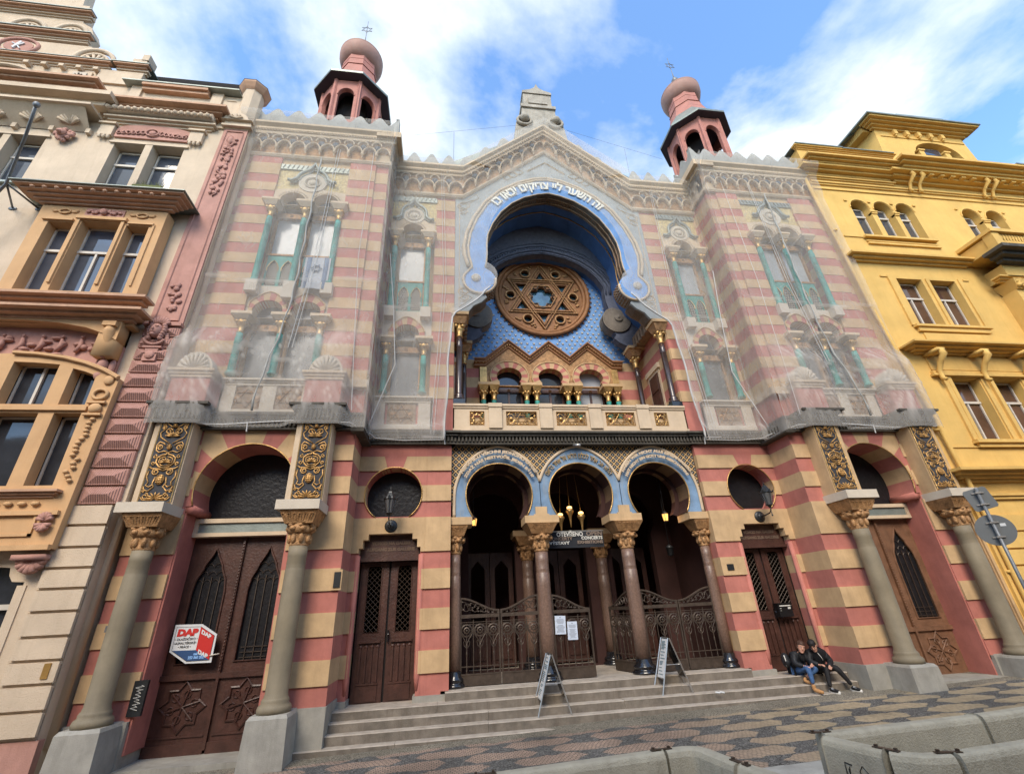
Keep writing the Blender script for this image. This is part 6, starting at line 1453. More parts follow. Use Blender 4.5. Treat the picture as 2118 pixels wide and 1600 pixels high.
# dormer tower
b = MB(); dh = [(13.35, 14.95), (15.6, 14.95), (15.45, 15.35)]+arc(14.5, 15.3, .95, .62, 10, 170, 12)+[(13.45, 15.3)]
b.plate([(11.95, 14.0), (16.15, 14.0), (16.0, 16.35), (12.25, 16.35)], YR-.1, YR+.2, [dh]); b.add([(11.95, YR-.1, 14.0), (11.5, 3, 14.0), (12.0, 3, 16.35), (12.25, YR-.1, 16.35)], [(0, 3, 2, 1)])
for x in (13.95, 15.05): b.box(x-.1, x+.1, YR-.02, YR+.12, 14.95, 15.55); b.box(x-.14, x+.14, YR-.05, YR+.12, 15.55, 15.62)
for i in range(5): x = 13.0+.5*i; b.box(x-.07, x+.07, YR-.22, YR-.1, 16.1, 16.32); b.ell((x, YR-.16, 16.08), (.05, .05, .07))
b.box(12.4, 15.95, YR-.13, YR-.1, 16.02, 16.06); dm = Rb(b, 'dormer', YELLOW)
b = MB(); b.box(14.05, 14.95, YR+.1, YR+.16, 14.95, 15.85); Rb(b, 'dormer_window', FRAMEW, dm); b = MB(); [b.box(a, c_, YR+.08, YR+.1, d, e) for a, c_, d, e in ((14.1, 14.47, 15.0, 15.45), (14.53, 14.9, 15.0, 15.45), (14.1, 14.9, 15.5, 15.8))]; Rb(b, 'dormer_pane', SKYG, dm)
b = MB(); b.box(13.3, 15.7, YR-.2, YR, 14.88, 14.95); mould(b, 12.2, 16.05, YR-.1, 16.35, 16.62, .4, steps=4); b.box(11.9, 12.3, YR, 3, 16.35, 16.62); Rb(b, 'dormer_cornice', YELLD, dm)
b = MB(); b.box(11.7, 16.5, YR-.55, 3, 16.62, 16.68); b.box(13.0, 15.0, YR-.5, 2, 16.68, 16.8); b.add([(11.6, -.6, 16.5), (12.3, -1.0, 16.7), (12.2, 3, 17.2), (11.4, 3, 16.5)], [(0, 1, 2, 3)]); Rb(b, 'dormer_roof', ZINC, dm)
# balcony at the right edge
b = MB(); b.box(12.75, 17, YR-.95, YR, 10.05, 10.12); b.box(12.7, 17, YR-1.0, YR, 10.55, 10.66); b.box(12.75, 13.0, YR-.95, YR-.7, 10.12, 10.55); b.box(14.6, 14.8, YR-.95, YR-.8, 10.12, 10.55); b.box(12.78, 12.95, YR-.7, YR, 10.12, 10.5)
b.smooth = True
for i in range(14): x = 13.12+.105*i; b.lathe([(.03, 10.12), (.045, 10.2), (.02, 10.32), (.04, 10.45), (.03, 10.55)], x, YR-.88, 8)
for i in range(10): x = 14.88+.105*i; b.lathe([(.03, 10.12), (.045, 10.2), (.02, 10.32), (.04, 10.45), (.03, 10.55)], x, YR-.88, 8)
Rb(b, 'balcony', YELLOW)
b = MB(); mould(b, 13.2, 17, YR-.55, 9.72, 10.04, .5); Rb(b, 'balcony_slab', DSTONE)
b = MB(); b.box(13.2, 17, YR-.5, YR, 9.3, 9.72); mould(b, 13.1, 17, YR-.3, 9.2, 9.34, .2); b.box(13.35, 13.75, YR-.4, YR, 6.9, 8.9); b.frus(13.55, YR-.25, 8.9, 9.2, .2, .2, .32, .3); Rb(b, 'canopy_pilaster', YELLOW)
b = MB(); b.smooth = True; [b.ell((13.3+R_.uniform(0, .5), YR-.5, 8.95+R_.uniform(0, .25)), (.06, .05, .06), 7, 5) for i in range(14)]; Rb(b, 'leaf_capital', YELLOW)
# lower cornice and ground floor
b = MB(); mould(b, 8.85, 19, YR, 3.35, 3.62, .42, steps=4); b.box(8.9, 19, YR-.06, YR, 2.95, 3.02); b.box(8.9, 19, YR-.1, YR, 3.02, 3.08); Rb(b, 'lower_cornice', YELLD)
b = MB(); z = -.4
for z0, z1 in ((.3, .62), (.62, .93), (.93, 1.235), (1.235, 1.54), (1.54, 1.877), (1.877, 2.24), (2.24, 2.62), (-.3, .3)): b.box(9.02, 19, YR-.05, YR, z0+.02, z1-.02)
b.box(8.74, 8.98, YR-.06, YR, -.5, 2.9); Rb(b, 'rusticated_ground_floor', YELLOW)
b = MB(); b.smooth = True; pp = [(8.52, YR+.02, 13.5), (8.56, YR-.02, 11.0), (8.60, YR-.05, 8.4), (8.69, YR-.08, 6.7), (8.80, YR-.1, 4.9), (8.86, YR-.12, 3.4), (8.85, YR-.12, 1.3), (8.88, YR-.12, -.35)]
b.tube(pp, .05, 10); [b.lathe([(.055, z), (.068, z+.01), (.068, z+.05), (.055, z+.06)], 8.55+.3*(13-z)/12*(1 if z > 3 else .95), YR-.06, 10) for z in (11.1, 6.6, 4.6, 1.4)]; Rb(b, 'downpipe', YELLOW)
b = MB(); b.box(8.62, 8.80, YR+.04, -.2, -.45, 2.98); b.box(8.64, 8.70, YR-.0, YR+.1, -.45, 2.9); Rb(b, 'corner_strip', TAN)

# ================================================================== houses across the street, behind the camera (added to shade the street and show in the panes)
OPW = [mat('opposite_render_%d' % i, c, .85, .1) for i, c in enumerate(((.42, .30, .20), (.36, .17, .11), (.45, .38, .27), (.40, .24, .13)))]
for i, (x0, x1, h) in enumerate(((-34, -17.5, 10), (-17.4, -4.2, 11.5), (-4.1, 8.4, 10.5), (8.5, 21, 12), (21.1, 36, 10.5))):
    t = thing('house_across', ((x0+x1)/2, -18, -1.2), ['plain beige', 'brick red', 'pale cream', 'ochre', 'sand coloured'][i]+' house across the street, out of view, added to shade the street and show in the windows', 'house', 'houses across the street')
    b = MB(); b.box(x0, x1, -26, -18, -2.2, h); b.box(x0-.1, x1+.05, -18.3, -17.6, h, h+.35); b.build('wall', OPW[i % 4], t)
    wn = MB(); fr = MB(); n = int((x1-x0)/2.6)
    for k in range(n):
        xc = x0+(k+.5)*(x1-x0)/n
        for zf in (.3, 3.8, 7.0):
            wn.box(xc-.5, xc+.5, -17.99, -17.95, zf, zf+1.8); fr.box(xc-.65, xc+.65, -17.94, -17.85, zf+1.85, zf+2.0); fr.box(xc-.65, xc+.65, -17.94, -17.85, zf-.15, zf); fr.box(xc-.03, xc+.03, -17.95, -17.92, zf, zf+1.8)
    w_ = wn.build('windows', GLASS, t); w_['kind'] = 'stuff'; f_ = fr.build('window_trim', WSTONE, t); f_['kind'] = 'stuff'

# ================================================================== things on and in front of the buildings
def single(mb, name, mats, base, label, cat, group=None): return reorigin(tag(mb.build(name, mats), label, cat, group), base)
# ---- wall lanterns
DGL = mat('smoky_lantern_glass', (.10, .10, .10), .15, .1, bump=0, spec=.8)
def wall_lantern(x, label):
    t = thing('wall_lantern', (x, 0, 2.87), label, 'lantern', 'wall lanterns beside the portico')
    b = MB(); b.smooth = True; b.ell((x, -.035, 2.865), (.13, .045, .13), 18, 8); b.ell((x, -.08, 2.865), (.07, .03, .07), 12, 6); b.build('wall_plate', IRONB, t)
    b = MB(); b.smooth = True; b.tube([(x, -.08, 2.86), (x, -.25, 2.86), (x, -.42, 2.88), (x, -.48, 2.93), (x, -.48, 3.03)], .014, 6); b.tube([(x, -.48, 2.90), (x, -.48, 2.82)], .01, 5); b.ell((x, -.48, 2.82), (.018, .018, .025)); b.build('bracket', IRONB, t)
    b = MB(); 
    for i in range(6):
        a = pi/3*i+pi/6; b.tube([(x+.07*cos(a), -.48+.07*sin(a), 3.04), (x+.125*cos(a), -.48+.125*sin(a), 3.32)], .008, 4)
        a2 = a+pi/3
        for r, z in ((.07, 3.04), (.125, 3.32)): b.tube([(x+r*cos(a), -.48+r*sin(a), z), (x+r*cos(a2), -.48+r*sin(a2), z)], .011, 4)
        b.add([(x+.15*cos(a), -.48+.15*sin(a), 3.30), (x+.165*cos(a), -.48+.165*sin(a), 3.38), (x+.13*cos(a+.25), -.48+.13*sin(a+.25), 3.34), (x+.13*cos(a-.25), -.48+.13*sin(a-.25), 3.34)], [(0, 1, 2), (0, 3, 1)])
    b.lathe([(.135, 3.32), (.12, 3.35), (.075, 3.42), (.06, 3.44), (.05, 3.47), (.015, 3.5), (.022, 3.52), (.008, 3.54), (.004, 3.58)], x, -.48, 6); b.lathe([(.02, 2.98), (.05, 3.02), (.075, 3.04)], x, -.48, 6)
    b.build('lantern_cage', IRONB, t)
    b = MB(); b.lathe([(.062, 3.04), (.117, 3.32)], x, -.48, 6); b.build('lantern_glass', DGL, t)
    return t
IRONB = mat('black_painted_iron', (.022, .024, .026), .42, .2, metal=.3, spec=.6)
wall_lantern(-4.18, 'black hexagonal wall lantern under the round window left of the portico')
wall_lantern(4.18, 'black hexagonal wall lantern under the round window right of the portico')
# ---- hanging porch lanterns, lit
LIT = mat('lit_lamp_glass', (.9, .6, .25), .4, .05, bump=0, emit=(1, .55, .18, 2.2))
def porch_lantern(x, y, z, label, lit=True):
    t = thing('hanging_lantern', (x, y, z), label, 'lantern', 'lanterns hanging in the porch')
    b = MB(); b.smooth = True; b.tube([(x, y, z+.13), (x, y, z+.5), (x, y, 4.66)], .006, 5); b.lathe([(.03, z-.12), (.075, z-.09), (.095, z+.07), (.11, z+.08), (.05, z+.13), (.01, z+.16)], x, y, 6) if not lit else None
    if lit:
        for i in range(6): a = pi/3*i; b.tube([(x+.06*cos(a), y+.06*sin(a), z-.09), (x+.085*cos(a), y+.085*sin(a), z+.07)], .006, 4)
        b.lathe([(.10, z+.07), (.05, z+.12), (.01, z+.16)], x, y, 6); b.lathe([(.01, z-.14), (.03, z-.11), (.065, z-.09)], x, y, 6)
    b.build('lantern_cage', IRONB, t)
    if lit: b = MB(); b.lathe([(.055, z-.09), (.08, z+.07)], x, y, 6); b.build('lantern_glass', mat('lit_amber_glass', (.5, .25, .06), .4, .05, bump=0, emit=(1, .48, .12, 1.1)), t); b = MB(); b.ell((x, y, z-.01), (.035, .035, .045)); b.build('bulb', LIT, t)
    if lit:
        ld = bpy.data.lights.new('porch_lamp', 'POINT'); ld.energy = 2.5; ld.color = (1, .6, .28); ld.shadow_soft_size = .12; lo = bpy.data.objects.new('porch_lamp', ld); COL.objects.link(lo); lo.location = (x*S, (y-.15)*S, z*S)
    return t
porch_lantern(2.30, .85, 3.06, 'lit amber lantern hanging behind the right portico arch')
porch_lantern(-2.42, .85, 3.06, 'lit amber lantern half hidden behind the left portico column')
porch_lantern(2.40, 1.15, 2.30, 'dark reflection of a lantern in the porch, built as an unlit lantern below the lit one on the right', False)  # a lantern's reflection, modelled as a solid unlit lantern
t = thing('pendant_lamp', (-.08, .9, 4.6), 'three brass pendant lamps glowing above the open sign in the middle arch', 'chandelier')
for x, z in ((-.335, 3.14), (-.092, 3.30), (.18, 3.17)):
    b = MB(); b.smooth = True; b.lathe([(.005, z-.42), (.014, z-.40), (.025, z-.25), (.045, z-.14), (.085, z-.07), (.10, z-.04), (.085, z-.0), (.05, z+.015), (.045, z+.02)], x, .9, 20); b.tube([(x, .9, z+.1), (-.08+(x+.08)*.6, .9, 4.6)], .005, 4); L1 = b.build('brass_vase', GOLD, t)
    b = MB(); b.smooth = True; b.lathe([(.045, z+.018), (.062, z+.03), (.06, z+.065), (.03, z+.08)], x, .9, 16); b.build('lamp_glass', LIT, t)
# ---- banner
t = thing('open_sign', (-.1, .55, 2.4), 'dark bilingual banner reading open, concerts and exhibitions hung in the middle arch', 'banner')
BAN = mat('dark_banner_cloth', (.018, .02, .026), .7, .1, bump=.1, bscale=5)
b = MB(); vs = []; nx = 16
for i in range(nx+1):
    for z in (2.385, 2.74): vs.append((-.90+1.45*i/nx, .55+.012*sin(i*.9), z+.0))
b.add(vs, [(2*i, 2*i+2, 2*i+3, 2*i+1) for i in range(nx)]); b.build('banner_cloth', BAN, t)
b = MB(); b.tube([(-.95, .55, 2.745), (.565, .55, 2.745)], .014, 6); b.build('banner_rod', STEEL, t)
def ban(st, h, xr, z, m, xl=None, w=None):
    b = MB(); vs, fs = text(st, h, bold=.004, align='LEFT'); x0 = min(v[0] for v in vs); x1 = max(v[0] for v in vs); k = w/(x1-x0); b.add([((v[0]-x1)*k+xr, .53, v[1]+z) for v in vs], fs); b.build('banner_lettering', m, t)
ban('OTEVŘENO', .095, .065, 2.635, TXTG, w=.62); ban('OPEN', .095, .515, 2.64, TXTB, w=.37)
ban('KONCERTY', .068, -.185, 2.555, TXTB, w=.55); ban('CONCERTS', .068, .52, 2.558, TXTG, w=.50)
ban('VÝSTAVY', .066, -.26, 2.462, TXTG, w=.48); ban('EXHIBITIONS', .066, .52, 2.468, TXTB, w=.60)
# ---- paper notices
PAP = mat('paper_notice', (.50, .56, .66), .7, .05, bump=0)
def notice(x0, x1, z0, z1, tilt, label):
    t = thing('paper_notice', ((x0+x1)/2, .25, z0), label, 'notice', 'notices on the gate'); M_ = Matrix.Translation(((x0+x1)/2, .25, (z0+z1)/2)) @ Matrix.Rotation(tilt, 4, 'Y'); w_, h_ = (x1-x0)/2, (z1-z0)/2
    b = MB(); b.M = M_; b.box(-w_, w_, -.003, .003, -h_, h_); b.build('sheet', PAP, t)
    b = MB(); b.M = M_; R2 = random.Random(int(x0*100)); z = h_-.03; b.ell((0, -.005, z), (.012, .002, .012)); z -= .035
    while z > -h_+.03: q = w_*R2.uniform(.45, .85); b.box(-q, q, -.0045, -.003, z, z+.006) if R2.random() > .15 else None; z -= .0155
    b.build('printed_lines', mat('faded_print', (.2, .22, .26), .7, .05, bump=0), t)
notice(-.812, -.59, .70, 1.035, .03, 'upper pale paper notice taped to the middle gate beside the column'); notice(-.562, -.355, .59, .92, .02, 'lower pale paper notice taped to the middle gate near its free edge')
# ---- camera
t = thing('security_camera', (-.03, -.05, 4.6), 'small white security camera under the dark cornice over the middle arch', 'camera')
b = MB(); b.smooth = True; b.tube([(-.11, -.10, 4.60), (.02, -.22, 4.555)], .028, 10); b.build('camera_body', STEEL, t); b = MB(); b.tube([(-.05, .02, 4.64), (-.06, -.14, 4.60)], .012, 5); b.build('camera_mount', STEEL, t)
# ---- letter box etc.
t = thing('letter_box', (4.27, .2, .78), 'black letter box with white print fixed to the right hand brown door', 'letterbox')
b = MB(); b.box(4.12, 4.44, .10, .26, .78, 1.03); b.box(4.11, 4.45, .09, .26, 1.03, 1.05); b.build('box_body', mat('black_enamel', (.01, .01, .011), .3, .1, bump=0), t)
b = MB(); b.box(4.15, 4.41, .092, .10, .985, 1.005); b.box(4.34, 4.40, .092, .1, .93, .965); b.box(4.15, 4.18, .092, .1, .94, .95); b.box(4.15, 4.18, .092, .1, .90, .905); b.build('box_print', TXTG, t)
b = MB(); b.box(4.82, 4.86, .12, .26, .90, 1.04); b.box(4.82, 4.86, .28, .42, .90, 1.04); single(b, 'door_intercom', IRONB, (4.84, .26, .9), 'pair of small black plates on the pink jamb right of the brown door', 'intercom')
b = MB(); b.box(3.07, 3.225, -.052, -.036, 1.745, 1.87); single(b, 'wall_plate', IRONB, (3.15, -.04, 1.745), 'small square dark plate on the tan block right of the portico', 'plate')
b = MB(); b.box(-5.02, -4.905, -.86, -.826, 1.69, 1.95); b.m = 1; b.box(-5.05, -4.885, -.845, -.824, 1.65, 1.99); single(b, 'wall_plate', [IRONB, TAN], (-4.96, -.83, 1.65), 'dark upright plate in a tan frame on the corner left of the brown door', 'plate')
b = MB(); b.box(-8.5, -8.40, -.87, -.83, 1.17, 1.265); single(b, 'junction_box', GALV, (-8.45, -.83, 1.17), 'small grey junction box on the striped wall at the far left column', 'junction box')
t = thing('meter_cover', (-7.73, -.78, -.01), 'tall dark metal cover with white graffiti on the pink jamb left of the big door', 'cover')
b = MB(); b.box(-7.86, -7.66, -.83, -.78, -.01, .465); b.build('cover_plate', IRONB, t)
b = MB(); R_ = random.Random(2); pts = [(-7.76+.05*sin(i*2.1)+R_.uniform(-.02, .02), -.835, .40-.33*i/22) for i in range(23)]; b.tube(pts, .004, 4); b.build('graffiti', TXTG, t)
# ---- builder's sign
t = thing('contractor_sign', (-7.3, -.4, .63), 'hexagonal cube shaped contractor sign in white, red and blue hung on the left door', 'sign')
hx = [(-7.666, 1.23), (-7.236, 1.22), (-6.963, 1.051), (-6.964, .627), (-7.371, .635), (-7.663, .819)]; inn = [(-7.63, 1.189), (-7.247, 1.181), (-6.997, 1.031), (-7.002, .669), (-7.354, .668), (-7.625, .836)]; ctr = (-7.248, .828)
b = MB(); b.plate(hx, -.42, -.40, back=True); b.build('sign_board', WHITE, t)
for nm, pl, m in (('white_face', [inn[0], inn[1], ctr, inn[5]], WHITE), ('red_face', [inn[1], inn[2], inn[3], ctr], REDP), ('blue_face', [inn[5], ctr, inn[3], inn[4]], BLUEP)):
    b = MB(); b.plate(pl, -.425, -.42); b.build(nm, m, t)
b = MB(); 
for a, c_ in ((0, 1), (1, 2), (2, 3), (3, 4), (4, 5), (5, 0)): b.tube([(inn[a][0], -.426, inn[a][1]), (inn[c_][0], -.426, inn[c_][1])], .003, 4)
b.build('panel_outline', INK, t)
def sgn(st, h, x, z, w, m, sx=0, sz=0, bold=.003, y=-.43):
    b = MB(); vs, fs = text(st, h, bold=bold); x0 = min(v[0] for v in vs); x1 = max(v[0] for v in vs); k = w/(x1-x0); xm = (x0+x1)/2
    b.add([(x+(v[0]-xm)*k+v[1]*sx, y, z+v[1]+(v[0]-xm)*k*sz) for v in vs], fs); b.build('sign_lettering', m, t)
sgn('DAP', .10, -7.435, 1.055, .33, REDP, .05, bold=.010); sgn('• DLAŽDIČSKO •', .035, -7.435, .985, .35, INK, .02, bold=.001); sgn('•ASFALTÉRSKÉ•', .035, -7.44, .925, .35, INK, .02, bold=.001); sgn('• PRÁCE •', .035, -7.44, .868, .20, INK, .02, bold=.001)
sgn('DAP', .06, -7.13, 1.03, .17, WHITE, 0, -.55, bold=.005); sgn('DAP', .06, -7.12, .735, .17, WHITE, 0, -.5, bold=.005); sgn('tel.', .035, -7.235, .755, .07, LBLUE, .01, bold=.003); sgn('222 560 202', .04, -7.22, .70, .25, LBLUE, .01, bold=.003)
b = MB(); b.smooth = True; b.tube([(-7.0, -.44, .735), (-6.86, -.42, .752)], .01, 6); b.build('wooden_peg', FRAMEW, t)
# ---- A boards
def a_board(label, feet, top, z0a, z0b, panel_z):
    """feet: (xl, yn, yf, xr); top (x, z)"""
    xl, yn, yf, xr = feet; xt, zt = top; t = thing('a_board', ((xl+xr)/2, (yn+yf)/2, z0a), label, 'sign board', 'folding pavement signs on the steps')
    for nm, xf in (('left', xl), ('right', xr)):
        b = MB()
        for y, z0 in ((yn, z0a), (yf, z0b)): b.tube([(xf, y, z0), (xt+(.012 if xf > xt else -.012), y, zt)], .013, 4)
        q = (zt-panel_z)/(zt-z0a); xb = xt+(xf-xt)*q; b.tube([(xb, yn, panel_z), (xb, yf, panel_z)], .013, 4); b.tube([(xt, yn, zt), (xt, yf, zt)], .016, 4); b.build('frame', STEEL, t)
        b = MB(); e = -.006 if xf < xt else .006
        b.add([(xt+e, yn+.012, zt-.02), (xt+e, yf-.012, zt-.02), (xb+e, yf-.012, panel_z+.01), (xb+e, yn+.012, panel_z+.01)], [(0, 1, 2, 3)]); b.build('poster' if xf < xt else 'rear_panel', WHITE if xf < xt else BLACKP, t)
        b = MB(); b.add([(xt-e, yn+.012, zt-.02), (xt-e, yf-.012, zt-.02), (xb-e, yf-.012, panel_z+.01), (xb-e, yn+.012, panel_z+.01)], [(0, 1, 2, 3)]); b.build('panel_back', BLACKP, t)
        if xf < xt:
            b = MB(); R2 = random.Random(int(xl*10)); k = 0.08
            while k < .93:
                y0, y1 = yf-.05, yf-.05-(yf-yn-.1)*R2.uniform(.5, 1); z = zt+(panel_z-zt)*k; x = xt+(xb-xt)*k; h = .02; x2 = xt+(xb-xt)*(k+h)
                b.add([(x-.012, y0, z), (x-.012, y1, z), (x2-.012, y1, z+(panel_z-zt)*h), (x2-.012, y0, z+(panel_z-zt)*h)], [(0, 1, 2, 3)]); k += R2.choice((.035, .04, .08))
            b.build('poster_print', mat('poster_print_%d' % int(abs(xl*10)), (.15, .22, .25), .7, .3, bump=0), t)
    b = MB(); zc = zt-(zt-z0a)*.48; f = (zt-zc)/(zt-z0a); b.tube([(xt+(xl-xt)*f, yn, zc), (xt+(xr-xt)*f, yn, zc)], .006, 4); b.build('spreader_bar', STEEL, t)
a_board('left folding notice board standing across the second and third steps', (-1.43, -.68, -.31, -.84), (-1.13, .435), -.485, -.355, -.25)
a_board('taller right folding notice board standing on the top two steps', (.955, -.45, -.14, 1.56), (1.25, .56), -.355, -.225, -.10)
# ---- litter
b = MB(); b.tube([(1.90, -.62, -.34), (1.95, -.66, -.345), (1.99, -.64, -.34), (2.04, -.68, -.345)], .015, 4); single(b, 'litter', WHITE, (1.97, -.65, -.355), 'crumpled white paper scrap lying on the third step', 'litter')

# ---- concrete barriers
def barrier(path, label, zoff=0., seed=0, h=.735, scribble=False, plate=True):
    prof = [(-.235, 0), (-.235, .05), (-.13, .22), (-.095, .34), (-.08, h-.05), (-.065, h-.012), (-.04, h), (.04, h), (.065, h-.012), (.08, h-.05), (.095, .34), (.13, .22), (.235, .05), (.235, 0)]
    P = [Vector((x, y)) for x, y in path]
    # round the corners
    Q = [P[0]]
    for i in range(1, len(P)-1):
        a, c_ = P[i]+(P[i-1]-P[i]).normalized()*min(.16, (P[i-1]-P[i]).length*.45), P[i]+(P[i+1]-P[i]).normalized()*min(.16, (P[i+1]-P[i]).length*.45)
        for k in range(6): u = k/5; Q.append(a*(1-u)**2+P[i]*2*u*(1-u)+c_*u*u)
    Q.append(P[-1]); x0, y0 = path[0]; z0 = gz(*path[0])-.06
    t = thing('concrete_barrier', (x0, y0, gz(x0, y0)-.06), label, 'barrier', 'concrete barriers at the kerb')
    b = MB(); k = len(prof); vs = []
    for i, p in enumerate(Q):
        d = (Q[min(i+1, len(Q)-1)]-Q[max(i-1, 0)]).normalized(); n = Vector((-d.y, d.x)); zb = gz(p.x, p.y)-.06
        for o, z in prof: vs.append((p.x+n.x*o, p.y+n.y*o, zb+z+(.06 if z == h else .0)*0))
    fs = [(i*k+j, (i+1)*k+j, (i+1)*k+(j+1) % k, i*k+(j+1) % k) for i in range(len(Q)-1) for j in range(k)]+[list(range(k))[::-1], [(len(Q)-1)*k+j for j in range(k)]]
    b.add(vs, fs); body = b.build('barrier_body', CONC, t)
    bv = body.modifiers.new('edge', 'BEVEL'); bv.width = .012; bv.segments = 2; bv.limit_method = 'ANGLE'
    if plate:
        p, q = Q[-1], Q[-2]; d = (p-q).normalized(); ang = atan2(d.y, d.x); b = MB(); b.M = Matrix.Translation((p.x, p.y, gz(p.x, p.y)-.06+h)) @ Matrix.Rotation(ang, 4, 'Z')
        b.box(-.10, .10, -.022, .022, .003, .010); 
        for xx in (-.075, .075): b.box(xx-.011, xx+.011, -.011, .011, .010, .026)
        b.build('joint_plate', IRON, t)
    if scribble:
        p, q = P[0], P[1]; d = (q-p); L_ = d.length; d.normalize(); n = Vector((d.y, -d.x)); n = n if n.x < 0 or True else n
        n = Vector((-d.y, d.x)); n = -n if n.x > 0 else n
        W = lambda u, v: (p.x+d.x*L_*u+n.x*(.083+.012*(1-v)+.004), p.y+d.y*L_*u+n.y*(.083+.012*(1-v)+.004), gz(p.x, p.y)-.06+.30+.30*v)
        st = [[(.26, .5), (.25, .3), (.30, .25), (.33, .95), (.36, .2), (.40, .9)], [(.33, .98), (.45, .95)], [(.38, .85), (.37, .1), (.42, .0), (.45, .7), (.47, 0)], [(.48, .7), (.49, .05)], [(.48, .7), (.54, .72), (.53, .45), (.49, .35), (.58, .02), (.55, -.12), (.78, -.05), (.60, .55), (.56, .85), (.62, .98), (.69, .85), (.66, .7)]]
        b = MB(); [b.tube([W(*q_) for q_ in s_], .0045, 4) for s_ in st]; b.build('graffiti', INK, t)
    return t
barrier([(-4.5, -5.12), (-2.68, -5.08)], 'concrete barrier whose top just shows at the bottom edge left of the long one')
barrier([(-2.66, -5.08), (-1.06, -5.03)], 'long concrete barrier at the bottom centre of the picture')
barrier([(-1.03, -5.03), (-.72, -5.03), (-.62, -5.58)], 'cornered concrete barrier bending towards the street at bottom centre')
barrier([(-.61, -5.61), (-.45, -6.1)], 'short concrete barrier closing the end of the bottom centre row')
barrier([(2.13, -5.18), (.50, -5.12)], 'rear concrete barrier along the pavement, left of the upper joint', 1)
barrier([(2.16, -5.18), (4.3, -5.1)], 'rear concrete barrier along the pavement at the right edge', 1, plate=False)
barrier([(.46, -5.24), (.62, -5.72)], 'narrow concrete barrier tagged with black graffiti', 2, scribble=True)
barrier([(.63, -5.745), (.74, -5.90), (.96, -5.95)], 'short curved concrete barrier streaked with brown stains', 3)
barrier([(.98, -5.95), (3.2, -5.9)], 'front concrete barrier running out of the lower right corner', 4, plate=False)
# ---- road signs seen from behind
t = thing('road_sign', (4.80, -4.2, gz(4.8, -4.2)), 'grey back of a round road sign below a small square plate on a post', 'road sign')
ax = Vector((.7071, -.7071, 0)); nr = Vector((.7071, .7071, 0)); c0 = Vector((4.80, -4.2, 0))
b = MB(); b.smooth = True; b.tube([(4.80, -4.2, -.6), (4.80, -4.2, 2.50)], .022, 10); b.build('post', GALV, t)
SG = mat('sign_back_grey', (.15, .16, .165), .5, .1, bump=.05, metal=.3)
Mx = Matrix(((ax.x, nr.x, 0, c0.x+nr.x*.05), (ax.y, nr.y, 0, c0.y+nr.y*.05), (0, 0, 1, 0), (0, 0, 0, 1)))
b = MB(); b.M = Mx; b.plate([(p[0]*1.0, p[1]) for p in arc(0, 1.90, .215, .215, 0, 360, 36)[:-1]], -.008, .008, back=True); b.build('round_sign', SG, t)
b = MB(); b.M = Mx; b.plate([(x*cos(.2)-z*sin(.2), 2.345+x*sin(.2)+z*cos(.2)) for x, z in [(-.14, -.13), (-.12, -.155), (.12, -.155), (.14, -.13), (.14, .13), (.12, .155), (-.12, .155), (-.14, .13)]], -.008, .008, back=True); b.build('rectangular_plate', SG, t)
b = MB(); b.M = Mx
for z in (2.26, 2.43, 1.80, 2.00): b.box(-.07, .07, -.025, -.010, z-.009, z+.009); b.box(-.03, .03, -.08, -.025, z-.012, z+.012)
b.build('clamp', STEEL, t)
b = MB(); b.M = Mx; b.box(.07, .13, -.014, -.010, 1.94, 1.98); b.build('sticker', WHITE, t)
# ---- flag
def cloth(name, m, x0, x1, z0, z1, y, parent, seed=0, amp=.02):
    b = MB(); b.smooth = True; nx, nz = 10, 16; vs = []
    for j in range(nz+1):
        for i in range(nx+1):
            u, v = i/nx, j/nz; vs.append((x0+(x1-x0)*u, y+amp*sin(u*7+seed+v*2)*(.3+.7*v), z1+(z0-z1)*v))
    b.add(vs, [(j*(nx+1)+i, (j+1)*(nx+1)+i, (j+1)*(nx+1)+i+1, j*(nx+1)+i+1) for j in range(nz) for i in range(nx)]); return b.build(name, m, parent)
t = thing('flag', (-6.2, -1.0, 8.12), 'white flag with two blue stripes and a blue star hanging below the left tower window', 'flag')
FB = mat('flag_blue', (.13, .19, .28), .8, .1, bump=0); FW = mat('flag_white', (.45, .46, .48), .8, .05, bump=0)
cloth('white_cloth', FW, -6.50, -5.92, 8.13, 9.06, -1.0, t); 
cloth('blue_stripe', FB, -6.45, -6.35, 8.13, 9.06, -1.012, t, .4); cloth('blue_stripe', FB, -6.06, -5.96, 8.13, 9.06, -1.012, t, 5.6)
b = MB(); [b.tube([(-6.21+.13*cos(rad(180*q+120*i)), -1.03, 8.70+.13*sin(rad(180*q+120*i))) for i in range(3)], .012, 4, closed=True) for q in (0, 1)]; b.build('star_emblem', FB, t)
b = MB(); b.box(-6.52, -5.9, -.98, -.8, 9.05, 9.07); b.build('flag_rail', IRON, t)
# ---- window plants
b = MB(); R_ = random.Random(8)
for i in range(150):
    c = random.Random(i).choice((-10.45, -10.3, -10.1, -9.98)); a = R_.uniform(0, 6.28); l = R_.uniform(.06, .2); r = R_.uniform(.01, .05); x, y = c+r*cos(a), -1.33+r*sin(a)*.5
    b.add([(x-.006, y, 10.63), (x+.006, y, 10.63), (x+l*.6*cos(a), y+l*.3*sin(a)-.03, 10.63+l)], [(0, 1, 2)])
b.box(-10.55, -9.92, -1.40, -1.27, 10.60, 10.66)
single(b, 'window_plant', mat('dry_plant', (.12, .13, .05), .9, .4), (-10.2, -1.33, 10.6), 'small dry plants in a tray on the upper window sill of the cream house', 'plant')
